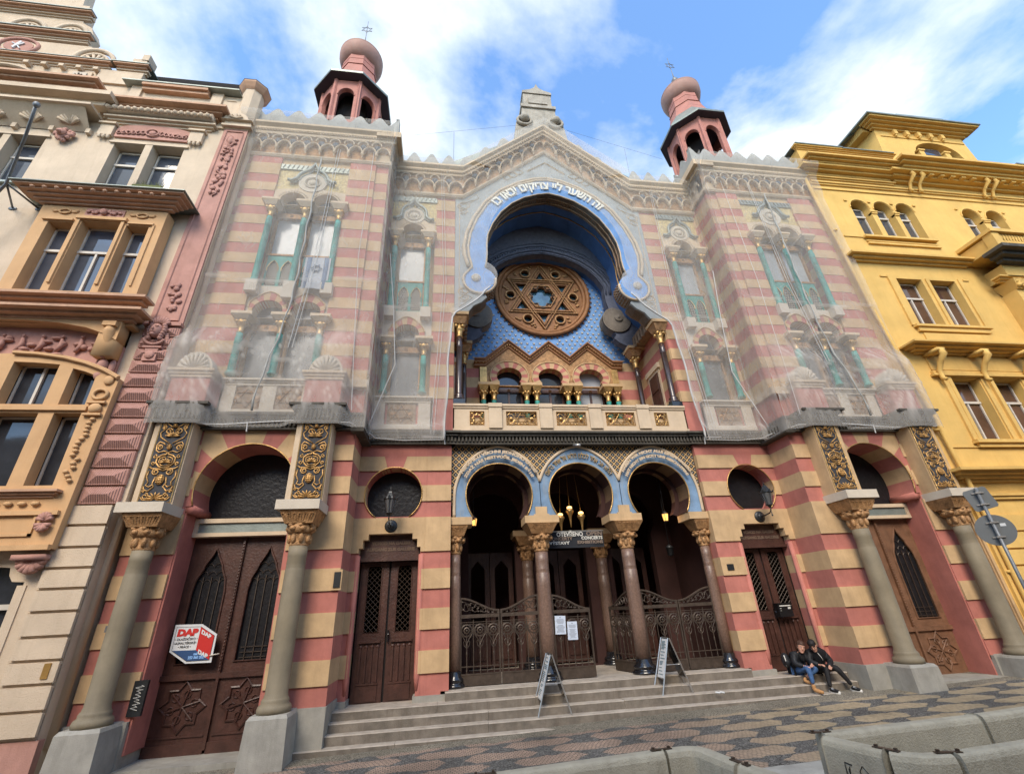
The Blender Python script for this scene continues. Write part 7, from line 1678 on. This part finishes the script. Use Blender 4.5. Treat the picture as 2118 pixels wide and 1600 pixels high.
# ---- wire strung along the roof
b = MB(); b.tube([(-4.3, .1, 15.45), (-.9, -.1, 16.15), (.9, -.1, 16.15), (4.4, .1, 15.35)], .004, 4); b.tube([(-3.0, .1, 14.4), (-3.0, .05, 15.72)], .006, 4); b.tube([(3.0, .1, 14.4), (3.0, .05, 15.66)], .006, 4)
single(b, 'roof_wire', GALV, (0, 0, 15.5), 'thin wire strung over the gable between the two towers', 'wire')

# ================================================================== protective netting
def net_mat():
    m = bpy.data.materials.new('translucent_white_net'); m.use_nodes = True; t = m.node_tree; t.nodes.clear()
    o = t.nodes.new('ShaderNodeOutputMaterial'); d = t.nodes.new('ShaderNodeBsdfDiffuse'); d.inputs[0].default_value = (.74, .70, .64, 1); tr = t.nodes.new('ShaderNodeBsdfTransparent'); tr.inputs[0].default_value = (.94, .95, .96, 1)
    tl = t.nodes.new('ShaderNodeBsdfTranslucent'); tl.inputs[0].default_value = (.6, .57, .52, 1); md = t.nodes.new('ShaderNodeMixShader'); md.inputs[0].default_value = .35; t.links.new(d.outputs[0], md.inputs[1]); t.links.new(tl.outputs[0], md.inputs[2])
    c = t.nodes.new('ShaderNodeTexCoord'); mp_ = t.nodes.new('ShaderNodeMapping'); mp_.inputs['Scale'].default_value = (2.2, 2.2, .9); mp_.inputs['Rotation'].default_value = (0, .5, 0); t.links.new(c.outputs['Object'], mp_.inputs[0])
    n = t.nodes.new('ShaderNodeTexNoise'); n.inputs['Scale'].default_value = 1.6; n.inputs['Detail'].default_value = 8; n.inputs['Roughness'].default_value = .65; n.inputs['Distortion'].default_value = 1.2; t.links.new(mp_.outputs[0], n.inputs['Vector'])
    at = t.nodes.new('ShaderNodeAttribute'); at.attribute_name = 'fold'
    mr = t.nodes.new('ShaderNodeMapRange'); mr.inputs[1].default_value = .35; mr.inputs[2].default_value = .75; mr.inputs[3].default_value = .23; mr.inputs[4].default_value = .38; t.links.new(n.outputs['Fac'], mr.inputs[0])
    ad = t.nodes.new('ShaderNodeMath'); ad.operation = 'ADD'; ad.use_clamp = True; t.links.new(mr.outputs[0], ad.inputs[0]); t.links.new(at.outputs['Fac'], ad.inputs[1])
    mx_ = t.nodes.new('ShaderNodeMixShader'); t.links.new(ad.outputs[0], mx_.inputs[0]); t.links.new(tr.outputs[0], mx_.inputs[1]); t.links.new(md.outputs[0], mx_.inputs[2]); t.links.new(mx_.outputs[0], o.inputs[0])
    return m
NET = net_mat(); NETS = PLAST
def arch_x(z):
    I_ = big_inner(); I_ = list(reversed(I_))   # rising z
    if z >= 13.0: return 0.
    if z >= 9.85:
        for (xa, za), (xb, zb) in zip(I_[:-1], I_[1:]):
            if za <= z <= zb: return xa+(xb-xa)*(z-za)/(zb-za)
        return 2.08
    if z >= 9.0: return 2.24-sqrt(max(0, .47**2-(z-9.4)**2)) if z > 9.4 else 2.24-sqrt(max(.0, .47**2-(z-9.4)**2))
    pts = [(9.0, 2.05), (8.62, 2.25), (8.3, 2.6), (8.05, 2.95), (7.6, 3.02), (4.6, 3.12)]
    for (za, xa), (zb, xb) in zip(pts[:-1], pts[1:]):
        if zb <= z <= za: return xa+(xb-xa)*(za-z)/(za-zb)
    return 3.12
def ss(a, b_, x): t = max(0, min(1, (x-a)/(b_-a))); return t*t*(3-2*t)
for s, lab, zlow in ((-1, 'sheer white protective net draped over the left half of the pink facade', 4.62), (1, 'sheer white protective net draped over the right half of the pink facade', 4.62)):
    T = thing('protective_net', (s*6, -1.1, 4.62), lab, 'netting', 'nets over the upper facade'); fold = []
    def emit(grid, nm):
        b = MB(s); nz = len(grid); nx = len(grid[0]); b.smooth = True
        b.add([p[:3] for r in grid for p in r], [(j*nx+i, j*nx+i+1, (j+1)*nx+i+1, (j+1)*nx+i) for j in range(nz-1) for i in range(nx-1)])
        ob = b.build(nm, NET, T); a = ob.data.attributes.new('fold', 'FLOAT', 'POINT'); a.data.foreach_set('value', [p[3] for r in grid for p in r]); return ob
    def wr(x, z, k=.035): return k*noise.noise(Vector((x*1.1+s*7, z*.55, 3)))+k*.5*noise.noise(Vector((x*3+s*3, z*1.2, 9)))
    zs_ = [zlow+(13.82-zlow)*j/110 for j in range(111)]
    # tower front
    def ytower(x, z):
        y = -1.10-.27*ss(13.35, 13.75, z)-.06*ss(12.5, 12.8, z)
        pier = max(exp_(x, 5.61, .42), exp_(x, 8.16, .42)); near = ss(7.0, 6.3, z)
        y -= .26*pier*near+.05*near*(1-pier)
        # crossing drag folds between pier tops
        return y
    def exp_(x, c, w): return ss(w+.28, w-.02, abs(x-c))
    rows = []
    for z in zs_:
        row = []
        for i in range(71):
            x = 8.74-(8.74-4.70)*i/70; near = ss(7.6, 5.9, z)*ss(4.6, 5.2, z); f = 0
            dx = x-(5.61 if x < 6.9 else 8.16); th = atan2(z-5.9, dx); rr = hypot(dx, z-5.9)
            fl = (1-min(1, abs(noise.noise(Vector((th*4.2, rr*.35, s*3+(1 if x < 6.9 else 5)))))*2.2))**7*ss(2.4, .6, rr)*ss(.25, .5, rr)
            f = .38*fl*near+.07*near*exp_(x, 5.61, .5)+.07*near*exp_(x, 8.16, .5)+.12*ss(4.75, 4.66, x)
            fz = abs(z-8.30-.08*sin(x*1.5)); f += .18*ss(.05, .0, fz)
            row.append((x, ytower(x, z)+wr(x, z)-.04*fl*near-.03*ss(.08, 0, fz), z, f))
        rows.append(row)
    emit(rows, 'net_sheet')
    rows = []
    for z in zs_:
        row = []
        for i in range(15):
            y0 = ytower(4.70, z); y = y0+(-.29-y0)*i/14; x = 4.70-.10*ss(13.3, 13.7, z)-.10*ss(6.0, 5.7, z)*0; row.append((x+wr(y*2, z, .03), y, z, .05+.15*ss(2, 0, i)))
        rows.append(row)
    emit(rows, 'net_side_sheet')
    rows = []
    for j in range(131):
        row = []; 
        for i in range(41):
            u = i/40; zt_ = 13.58
            zz0 = zlow+(13.58-zlow)*j/130
            xi = arch_x(zz0); x = 4.72+(xi-4.72)*u; base = 12.5
            y = -.30-.20*ss(13.0, 13.5, zz0)-.05*ss(12.4, 12.7, zz0)-.04*ss(5.85, 5.7, zz0)-.12*ss(5.1, 4.9, zz0)
            if x < 2.7 and zz0 > 12.4: y = -.27-(.14*ss(12.5+(2.7-x)*.878-.1, 12.5+(2.7-x)*.878+.9, zz0))
            f = .25*ss(.96, 1.0, u)*(1 if zz0 < 9 else .3)+.10*max(0, noise.noise(Vector((x*1.5, zz0*.7, 4+s))))
            sg = abs(zz0-8.25+.07*sin(x*3)); f += .15*ss(.05, 0, sg)
            row.append((x, y+wr(x, zz0, .03), zz0, f))
        rows.append(row)
    emit(rows, 'net_sheet')
    # gable part above the level cornice
    rows = []
    for j in range(31):
        row = []
        for i in range(31):
            x = 2.72*(1-i/30); zt_ = 13.6+(2.7-x)*.878; z = 13.58+(zt_-13.58)*j/30; zc = 12.5+(2.7-x)*.878
            row.append((x, -.27-.34*ss(.0, 1.05, z-zc)+wr(x, z, .02), z, .04+.06*max(0, noise.noise(Vector((x*2, z, 7))))))
        rows.append(row)
    emit(rows, 'net_sheet')
    # hem and ropes
    b = MB(s); b.smooth = True; b.tube([(arch_x(z)+.02*sin(z*4), -.31-.05*ss(5.2, 4.9, z), z) for z in [9.0-.15*i for i in range(30)]], [.018+.010*abs(sin(i*1.3)) for i in range(30)], 6); b.build('net_hem', ROPE, T)
    b = MB(s); b.smooth = True
    L_ = [(6.55-.02*sin(i*1.7)+.30*ss(8, 4, 12-i*.25), -1.17-.14*ss(7, 5.5, 12.4-i*.25), 12.4-i*.25) for i in range(31)]
    b.tube(L_, [.010+.014*abs(sin(i*.9)) for i in range(31)], 6); b.build('gathered_seam', NETS, T)
    b = MB(s); b.tube([(3.3, -.34, 13.2), (3.15, -.35, 9), (3.35, -.4, 4.75)], .006, 4); b.tube([(3.36, -.34, 13.2), (3.22, -.35, 9), (3.42, -.4, 4.75)], .006, 4); b.tube([(5.2, -1.17, 12.8), (5.25, -1.18, 9), (5.05, -1.3, 6.2), (4.95, -1.35, 4.9)], .007, 4)
    b.tube([(4.65, -.36, 9.9), (4.45, -.36, 8.2), (4.3, -.38, 6.5), (4.75, -.5, 4.9), (4.8, -.5, 4.6)], .012, 5)
    b.tube([(8.8, -1.1, 4.72), (7.4, -1.12, 4.68), (6.0, -1.2, 4.74), (5.0, -1.15, 4.72), (4.7, -.6, 4.70), (4.6, -.33, 4.68), (4.0, -.3, 4.64), (3.1, -.3, 4.66)], .014, 5)
    b.tube([(3.6, -.24, 4.3 if 0 else 4.75), (3.12, -.30, 4.72), (3.1, -.30, 4.55)], .012, 5); b.tube([(6.9, -1.2, 4.7), (6.88, -1.2, 4.5)], .012, 5)
    b.tube([(6.1, -1.15, 12.8), (6.2, -1.12, 9.0), (6.35, -1.2, 6.4)], .007, 4); b.tube([(6.16, -1.15, 12.8), (6.27, -1.12, 9.0), (6.43, -1.2, 6.4)], .007, 4)
    b.build('rope', ROPE, T)

# ================================================================== two people on the steps
def skin(nodes, edges, name, m, parent, sub=2):
    """nodes: {key: (x,y,z,r)}"""
    keys = list(nodes); me = bpy.data.meshes.new(name); me.from_pydata([nodes[k][:3] for k in keys], [(keys.index(a), keys.index(c_)) for a, c_ in edges], [])
    ob = bpy.data.objects.new(name, me); COL.objects.link(ob); md = ob.modifiers.new('s', 'SKIN'); sv = me.skin_vertices[0].data
    for i, k in enumerate(keys):
        r = nodes[k][3]; sv[i].radius = (r, nodes[k][4]) if len(nodes[k]) > 4 else (r, r); sv[i].use_root = (i == 0)
    ob.modifiers.new('u', 'SUBSURF').levels = sub; ob.modifiers['u'].render_levels = sub
    bpy.context.view_layer.update(); m2 = bpy.data.meshes.new_from_object(ob.evaluated_get(bpy.context.evaluated_depsgraph_get())); bpy.data.objects.remove(ob); m2.name = name
    o = Vector(ORG.get(parent.name, (0, 0, 0))) if parent else Vector(); m2.transform(Matrix.Translation(-o)); m2.materials.clear(); m2.materials.append(m)
    for p in m2.polygons: p.use_smooth = True
    r = bpy.data.objects.new(name, m2); COL.objects.link(r)
    if parent: r.parent = parent; ORG[r.name] = tuple(o)
    return r
SKIN = mat('skin', (.50, .27, .19), .55, .08, 10, .05); HAIRB = mat('brown_hair', (.06, .03, .02), .6, .3, 30, .3, 90); HAIRK = mat('dark_hair', (.012, .01, .01), .6, .3, 30, .3, 90)
JKT = mat('black_padded_jacket', (.012, .013, .016), .6, .3, 20, .6, 18); SWE = mat('black_sweater', (.008, .008, .009), .85, .2); JEAN = mat('blue_denim', (.045, .10, .22), .8, .35, 14, .3, 60); TRO = mat('black_trousers', (.012, .011, .012), .75, .25, 10, .4, 20)
BOOT = mat('tan_suede', (.42, .22, .09), .8, .15); SHOE = mat('black_canvas', (.012, .012, .014), .7, .1); SOLE = mat('white_rubber', (.62, .60, .56), .6, .05)
def head(t, c, yaw, tilt, hair, longh, pitch=0.):
    M_ = Matrix.Translation(c) @ Matrix.Rotation(yaw, 4, 'Z') @ Matrix.Rotation(tilt, 4, 'Y') @ Matrix.Rotation(pitch, 4, 'X')   # faces -Y
    b = MB(); b.M = M_; b.smooth = True
    # skull profile as stacked rings
    rings = [(-.098, .018, .016, -.045), (-.09, .034, .03, -.04), (-.07, .045, .05, -.022), (-.04, .053, .062, -.010), (-.01, .058, .068, -.004), (.02, .060, .073, .0), (.05, .058, .072, .004), (.075, .047, .060, .006), (.092, .028, .036, .008), (.098, .005, .006, .008)]
    n = 20; vs = []
    for z, rx, ry, oy in rings:
        for i in range(n): a = 2*pi*i/n; vs.append((rx*cos(a), oy+ry*sin(a), z))
    b.add(vs, [(j*n+i, j*n+(i+1) % n, (j+1)*n+(i+1) % n, (j+1)*n+i) for j in range(len(rings)-1) for i in range(n)]+[list(range(n))[::-1], [(len(rings)-1)*n+i for i in range(n)]])
    b.tube([(0, -.066, .012), (0, -.080, -.018), (0, -.070, -.028)], [.007, .012, .009], 8)
    b.ell((0, -.060, -.078), (.022, .018, .016))
    for q in (-1, 1): b.ell((q*.060, .005, -.012), (.010, .018, .024)); b.ell((q*.010, -.070, -.022), (.007, .007, .006)); b.ell((q*.03, -.045, -.03), (.02, .018, .018))
    b.build('head', SKIN, t)
    b = MB(); b.M = M_; [b.ell((q*.024, -.0615, .008), (.010, .006, .0055)) for q in (-1, 1)]; b.build('eyes', WHITE, t)
    b = MB(); b.M = M_; [b.ell((q*.024, -.0665, .008), (.0045, .003, .0045)) for q in (-1, 1)]; [b.tube([(q*.012, -.069, .020), (q*.026, -.067, .026), (q*.038, -.058, .020)], .0032, 4) for q in (-1, 1)]; b.build('brows', HAIRK, t)
    b = MB(); b.M = M_; b.tube([(-.020, -.063, -.046), (-.01, -.069, -.050), (0, -.070, -.050), (.01, -.069, -.050), (.020, -.063, -.046)], [.002, .005, .0055, .005, .002], 6); b.build('mouth', mat('lips', (.40, .13, .11), .5, .1, bump=0), t)
    b = MB(); b.M = M_; b.smooth = True
    n = 20; rr = [(-.045, .060, .062, .022), (-.01, .066, .072, .016), (.02, .068, .076, .014), (.05, .066, .078, .010), (.078, .054, .066, .010), (.100, .032, .042, .010), (.108, .006, .008, .01)]
    vs = []
    for z, rx, ry, oy in rr:
        for i in range(n):
            a = 2*pi*i/n; y = oy+ry*sin(a)
            if z < .05: y = max(y, -.012+.3*(z)) if sin(a) < 0 else y
            vs.append((rx*cos(a), y, z))
    b.add(vs, [(j*n+i, j*n+(i+1) % n, (j+1)*n+(i+1) % n, (j+1)*n+i) for j in range(len(rr)-1) for i in range(n)])
    if longh: b.ell((0, .03, .06), (.070, .075, .05), 14, 8); b.ell((0, .10, .03), (.04, .04, .04)); b.tube([(-.05, .0, .03), (-.066, .01, -.03), (-.05, .02, -.09)], [.02, .018, .012], 8); b.tube([(.05, .03, .02), (.06, .04, -.06), (.05, .03, -.11)], [.02, .022, .012], 8)
    else:
        b.ell((0, .01, .055), (.073, .082, .062), 14, 8); [b.ell((.045*cos(i*.7), -.05+.01*sin(i*1.3), .045+.012*sin(i)), (.018, .02, .02), 6, 4) for i in range(9)]
    b.build('hair', hair, t)
def hand(b_nodes, t, w, dirv, up, m=None, curl=.6, nm='hand'):
    """palm with five bent fingers"""
    d = Vector(dirv).normalized(); u = Vector(up).normalized(); sd_ = d.cross(u).normalized(); w = Vector(w); nd_ = {}; ed = []
    def q(k, v, r): nd_[k] = (v.x, v.y, v.z, r)
    q('w', w, .016); q('p', w+d*.035, .020); ed.append(('w', 'p'))
    for i, (o, l) in enumerate(((-.020, .85), (-.007, 1.), (.007, .95), (.019, .75))):
        a = w+d*.062+sd_*o; c1 = a+(d*.022-u*.008*curl)*l; c2 = c1+(d*.014-u*.018*curl)*l; c3 = c2+(d*.002-u*.014*curl)*l
        q('a%d' % i, a, .0085); q('b%d' % i, c1, .0075); q('c%d' % i, c2, .007); q('d%d' % i, c3, .0055); ed += [('p', 'a%d' % i), ('a%d' % i, 'b%d' % i), ('b%d' % i, 'c%d' % i), ('c%d' % i, 'd%d' % i)]
    a = w+d*.025-sd_*.024; q('t0', a, .009); q('t1', a+d*.022-sd_*.012-u*.006, .008); q('t2', a+d*.042-sd_*.012-u*.012, .006); ed += [('w', 't0'), ('t0', 't1'), ('t1', 't2')]
    return skin(nd_, ed, nm, m or SKIN, t, 1)
# woman
t = thing('person', (3.92, -.30, -.225), 'seated person in black jacket, blue jeans and tan boots leaning on their neighbour', 'person')
skin({'pel': (3.93, -.22, -.12, .095), 'sp': (3.93, -.28, .0, .09), 'ch': (3.95, -.36, .10, .085), 'nk': (3.96, -.41, .17, .032), 'hd': (3.955, -.43, .235, .045),
      'sl': (3.85, -.36, .115, .035), 'el': (3.80, -.42, -.02, .028), 'wl': (3.87, -.55, -.05, .018), 'sr': (4.05, -.37, .11, .035), 'er': (4.10, -.44, -.0, .028), 'wr': (4.03, -.56, -.035, .018),
      'hl': (3.87, -.24, -.14, .06), 'kl': (3.90, -.58, -.075, .048), 'al': (3.86, -.66, -.34, .028), 'hr': (3.99, -.24, -.14, .06), 'kr': (4.11, -.55, -.10, .048), 'ar': (3.92, -.44, -.25, .028)},
     [('pel', 'sp'), ('sp', 'ch'), ('ch', 'nk'), ('nk', 'hd'), ('ch', 'sl'), ('sl', 'el'), ('el', 'wl'), ('ch', 'sr'), ('sr', 'er'), ('er', 'wr'), ('pel', 'hl'), ('hl', 'kl'), ('kl', 'al'), ('pel', 'hr'), ('hr', 'kr'), ('kr', 'ar')], 'body', SKIN, t)
skin({'pel': (3.93, -.22, -.12, 0.134), 'sp': (3.92, -.27, .0, 0.140), 'ch': (3.94, -.35, .105, 0.128), 'nk': (3.955, -.385, .165, 0.055), 'sl': (3.85, -.345, .11, 0.083), 'el': (3.785, -.41, -.02, 0.059), 'wl': (3.868, -.545, -.052, 0.037), 'sr': (4.05, -.355, .105, 0.083), 'er': (4.11, -.43, -.005, 0.056), 'wr': (4.032, -.552, -.036, 0.037), 'bt': (3.82, -.2, -.13, 0.110)},
     [('pel', 'sp'), ('sp', 'ch'), ('ch', 'nk'), ('ch', 'sl'), ('sl', 'el'), ('el', 'wl'), ('ch', 'sr'), ('sr', 'er'), ('er', 'wr'), ('pel', 'bt')], 'jacket', JKT, t)
b = MB(); b.smooth = True; b.ell((3.955, -.44, .10), (.065, .045, .10), 12, 8); b.build('sweater', SWE, t)
skin({'pel': (3.93, -.23, -.14, .095), 'hl': (3.87, -.28, -.14, .072), 'kl': (3.90, -.59, -.078, .058), 'ml': (3.88, -.64, -.2, .045), 'al': (3.86, -.665, -.335, .036), 'hr': (3.99, -.28, -.14, .072), 'kr': (4.11, -.56, -.105, .058), 'ar': (3.95, -.47, -.22, .038)},
     [('pel', 'hl'), ('hl', 'kl'), ('kl', 'ml'), ('ml', 'al'), ('pel', 'hr'), ('hr', 'kr'), ('kr', 'ar')], 'jeans', JEAN, t)
skin({'a': (3.86, -.66, -.335, .038), 'b': (3.86, -.66, -.42, .040), 'c': (3.90, -.74, -.445, .036), 'd': (3.93, -.80, -.455, .026)}, [('a', 'b'), ('b', 'c'), ('c', 'd')], 'boot', BOOT, t)
skin({'a': (3.90, -.45, -.24, .036), 'b': (3.87, -.44, -.30, .038), 'c': (3.90, -.51, -.325, .032), 'd': (3.92, -.56, -.33, .024)}, [('a', 'b'), ('b', 'c'), ('c', 'd')], 'boot', BOOT, t)
head(t, (3.96, -.485, .262), rad(-18), rad(12), HAIRB, True, rad(14))
hand(None, t, (3.87, -.545, -.052), (.5, -.7, -.1), (0, 0, 1)); hand(None, t, (4.03, -.555, -.037), (-.6, -.6, -.1), (0, 0, 1))
# man
t = thing('person', (4.32, -.28, -.225), 'dark haired person in black coat and trousers hunched over on the steps', 'person')
skin({'pel': (4.34, -.22, -.12, 0.028), 'sp': (4.34, -.30, .02, 0.028), 'ch': (4.30, -.40, .14, 0.028), 'nk': (4.24, -.47, .20, .04), 'hd': (4.20, -.49, .26, .05), 'sl': (4.17, -.40, .14, 0.011), 'el': (4.10, -.45, .0, 0.009), 'wl': (4.16, -.60, -.045, .02), 'sr': (4.46, -.38, .13, 0.011), 'er': (4.55, -.42, -.03, 0.009), 'wr': (4.36, -.60, -.08, .02),
      'hl': (4.28, -.25, -.14, 0.019), 'kl': (4.27, -.60, -.11, 0.028), 'al': (4.18, -.68, -.40, 0.017), 'hr': (4.40, -.25, -.14, 0.019), 'kr': (4.47, -.62, -.11, 0.028), 'ar': (4.62, -.70, -.38, 0.017)},
     [('pel', 'sp'), ('sp', 'ch'), ('ch', 'nk'), ('nk', 'hd'), ('ch', 'sl'), ('sl', 'el'), ('el', 'wl'), ('ch', 'sr'), ('sr', 'er'), ('er', 'wr'), ('pel', 'hl'), ('hl', 'kl'), ('kl', 'al'), ('pel', 'hr'), ('hr', 'kr'), ('kr', 'ar')], 'body', SKIN, t)
skin({'pel': (4.35, -.21, -.12, 0.159), 'sp': (4.36, -.28, .02, 0.165), 'ch': (4.33, -.38, .14, 0.159), 'nk': (4.27, -.44, .20, 0.077), 'hood': (4.33, -.40, .215, 0.073), 'sl': (4.17, -.39, .14, 0.079), 'el': (4.09, -.44, .0, 0.063), 'wl': (4.16, -.592, -.046, 0.041), 'sr': (4.48, -.36, .12, 0.083), 'er': (4.565, -.41, -.03, 0.068), 'wr': (4.364, -.592, -.081, 0.043)},
     [('pel', 'sp'), ('sp', 'ch'), ('ch', 'nk'), ('ch', 'hood'), ('ch', 'sl'), ('sl', 'el'), ('el', 'wl'), ('ch', 'sr'), ('sr', 'er'), ('er', 'wr')], 'coat', JKT, t)
skin({'pel': (4.34, -.22, -.14, .11), 'hl': (4.28, -.28, -.14, .08), 'kl': (4.27, -.61, -.11, .06), 'ml': (4.22, -.65, -.26, .045), 'al': (4.18, -.685, -.40, .034), 'hr': (4.40, -.28, -.14, .08), 'kr': (4.47, -.63, -.105, .06), 'mr': (4.55, -.67, -.25, .045), 'ar': (4.62, -.705, -.39, .034)},
     [('pel', 'hl'), ('hl', 'kl'), ('kl', 'ml'), ('ml', 'al'), ('pel', 'hr'), ('hr', 'kr'), ('kr', 'mr'), ('mr', 'ar')], 'trousers', TRO, t)
for ax_, ay, tx, ty in ((4.18, -.69, 4.22, -.83), (4.62, -.71, 4.67, -.84)):
    skin({'a': (ax_, ay+.02, -.42, .034), 'b': (ax_, ay, -.435, .036), 'c': ((ax_+tx)/2, (ay+ty)/2, -.445, .035), 'd': (tx, ty, -.455, .028)}, [('a', 'b'), ('b', 'c'), ('c', 'd')], 'shoe', SHOE, t)
    b = MB(); b.smooth = True; b.tube([(ax_-.01, ay+.05, -.475), (ax_, ay, -.475), (tx, ty-.02, -.475)], [.03, .036, .030], 8, flat=.45); b.build('shoe_sole', SOLE, t)
    b = MB(); d = Vector((tx-ax_, ty-ay, 0)).normalized(); n_ = Vector((-d.y, d.x, 0))
    for i in range(3): p = Vector((ax_, ay, -.405))+d*(.03+.02*i)+Vector((0, 0, -.006*i)); b.tube([tuple(p-n_*.03-Vector((0, 0, .012))), tuple(p), tuple(p+n_*.03-Vector((0, 0, .012)))], .0045, 4)
    b.build('shoe_stripes', WHITE, t)
head(t, (4.185, -.53, .275), rad(-50), rad(-10), HAIRK, False, rad(38))
hand(None, t, (4.16, -.595, -.047), (.2, -.8, .1), (0, 0, 1), curl=.9); hand(None, t, (4.36, -.595, -.082), (-.5, -.7, -.1), (0, 0, 1), curl=.9)
b = MB(); b.smooth = True; b.tube([(4.25, -.52, .15), (4.28, -.55, .08), (4.30, -.55, .02)], .006, 5); b.build('coat_zip', TXTG, t)
# rucksack
t = thing('rucksack', (3.74, -.2, -.09), 'dark rucksack beside the person in jeans on the steps', 'bag')
b = MB(); b.smooth = True; b.ell((3.735, -.22, .03), (.075, .09, .13), 14, 10); b.ell((3.71, -.30, .0), (.05, .05, .07), 12, 8); b.build('bag_body', JKT, t)
b = MB(); b.tube([(3.69, -.27, .12), (3.67, -.32, .04), (3.69, -.28, -.06)], .010, 5); b.build('bag_strap', TXTG, t)

# ================================================================== pieces that stand apart become parts of their own
def split_apart(ob, gap=.02):
    me = ob.data; n = len(me.vertices); par = list(range(n))
    def fd(a):
        while par[a] != a: par[a] = par[par[a]]; a = par[a]
        return a
    for p in me.polygons:
        v = p.vertices
        for i in v[1:]: par[fd(i)] = fd(v[0])
    box = {}
    for v in me.vertices:
        r = fd(v.index); c = v.co; b_ = box.get(r)
        if b_ is None: box[r] = [c.x, c.y, c.z, c.x, c.y, c.z]
        else: b_[0] = min(b_[0], c.x); b_[1] = min(b_[1], c.y); b_[2] = min(b_[2], c.z); b_[3] = max(b_[3], c.x); b_[4] = max(b_[4], c.y); b_[5] = max(b_[5], c.z)
    ks = list(box); cl = {k: k for k in ks}
    def fc(a):
        while cl[a] != a: a = cl[a]
        return a
    for i, a in enumerate(ks):
        for b_ in ks[i+1:]:
            A_, B_ = box[a], box[b_]
            if all(A_[j] <= B_[j+3]+gap and B_[j] <= A_[j+3]+gap for j in range(3)): cl[fc(b_)] = fc(a)
    groups = {}
    for p in me.polygons: groups.setdefault(fc(fd(p.vertices[0])), []).append(p)
    if len(groups) < 2 or len(groups) > 60: return
    name = ob.name.split('.')[0]; mats = list(me.materials)
    for g_ in groups.values():
        idx = {}; vs = []; fs = []; mi_ = []; sm_ = []
        for p in g_:
            f = []
            for i in p.vertices:
                if i not in idx: idx[i] = len(vs); vs.append(tuple(me.vertices[i].co))
                f.append(idx[i])
            fs.append(f); mi_.append(p.material_index); sm_.append(p.use_smooth)
        m2 = bpy.data.meshes.new(name); m2.from_pydata(vs, [], fs); [m2.materials.append(m) for m in mats]
        m2.polygons.foreach_set('material_index', mi_); m2.polygons.foreach_set('use_smooth', sm_); m2.update()
        o = bpy.data.objects.new(name, m2); COL.objects.link(o); o.parent = ob.parent
    for c in ob.children: c.parent = ob.parent
    bpy.data.objects.remove(ob)
SPL = {'cornice_niches', 'window_trim', 'plinth', 'loggia_back_wall', 'shell_ornament', 'scroll_bracket', 'gilt_pilaster', 'impost_slab', 'door_jamb', 'parapet_end', 'portico_side_wall', 'tower_upper_wall', 'upper_bay_wall', 'tower_ground_wall', 'porch_door', 'window_surround', 'rusticated_quoin', 'rusticated_rose_block', 'oriel_relief', 'ground_window_trim', 'gable_flashing', 'gable_cornice', 'gable_bed_moulding', 'cornice_crown', 'oriel_sill', 'window_sill', 'clamp', 'zinc_capping', 'attic_coping', 'attic_parapet', 'bay_ornament', 'parapet_flashing', 'rusticated_ground_floor', 'relief_panel', 'cornice', 'mosaic_field', 'door_sill', 'bay_ground_wall', 'tower_arch', 'corner_strip', 'voussoir_ring', 'canopy_pilaster', 'gable', 'coved_cornice', 'dormer_pane', 'balcony_slab', 'turret_belfry', 'brows', 'eyes'}
for ob in list(bpy.data.objects):
    if ob.type == 'MESH' and ob.parent and ob.name.split('.')[0] in SPL and not ob.children and ob.get('kind') != 'stuff': split_apart(ob)

# ================================================================== final size
for o in list(bpy.data.objects):
    if o.parent is None and o.type in ('MESH', 'EMPTY'):
        o.location = Vector(o.location)*S; o.scale = (S, S, S)
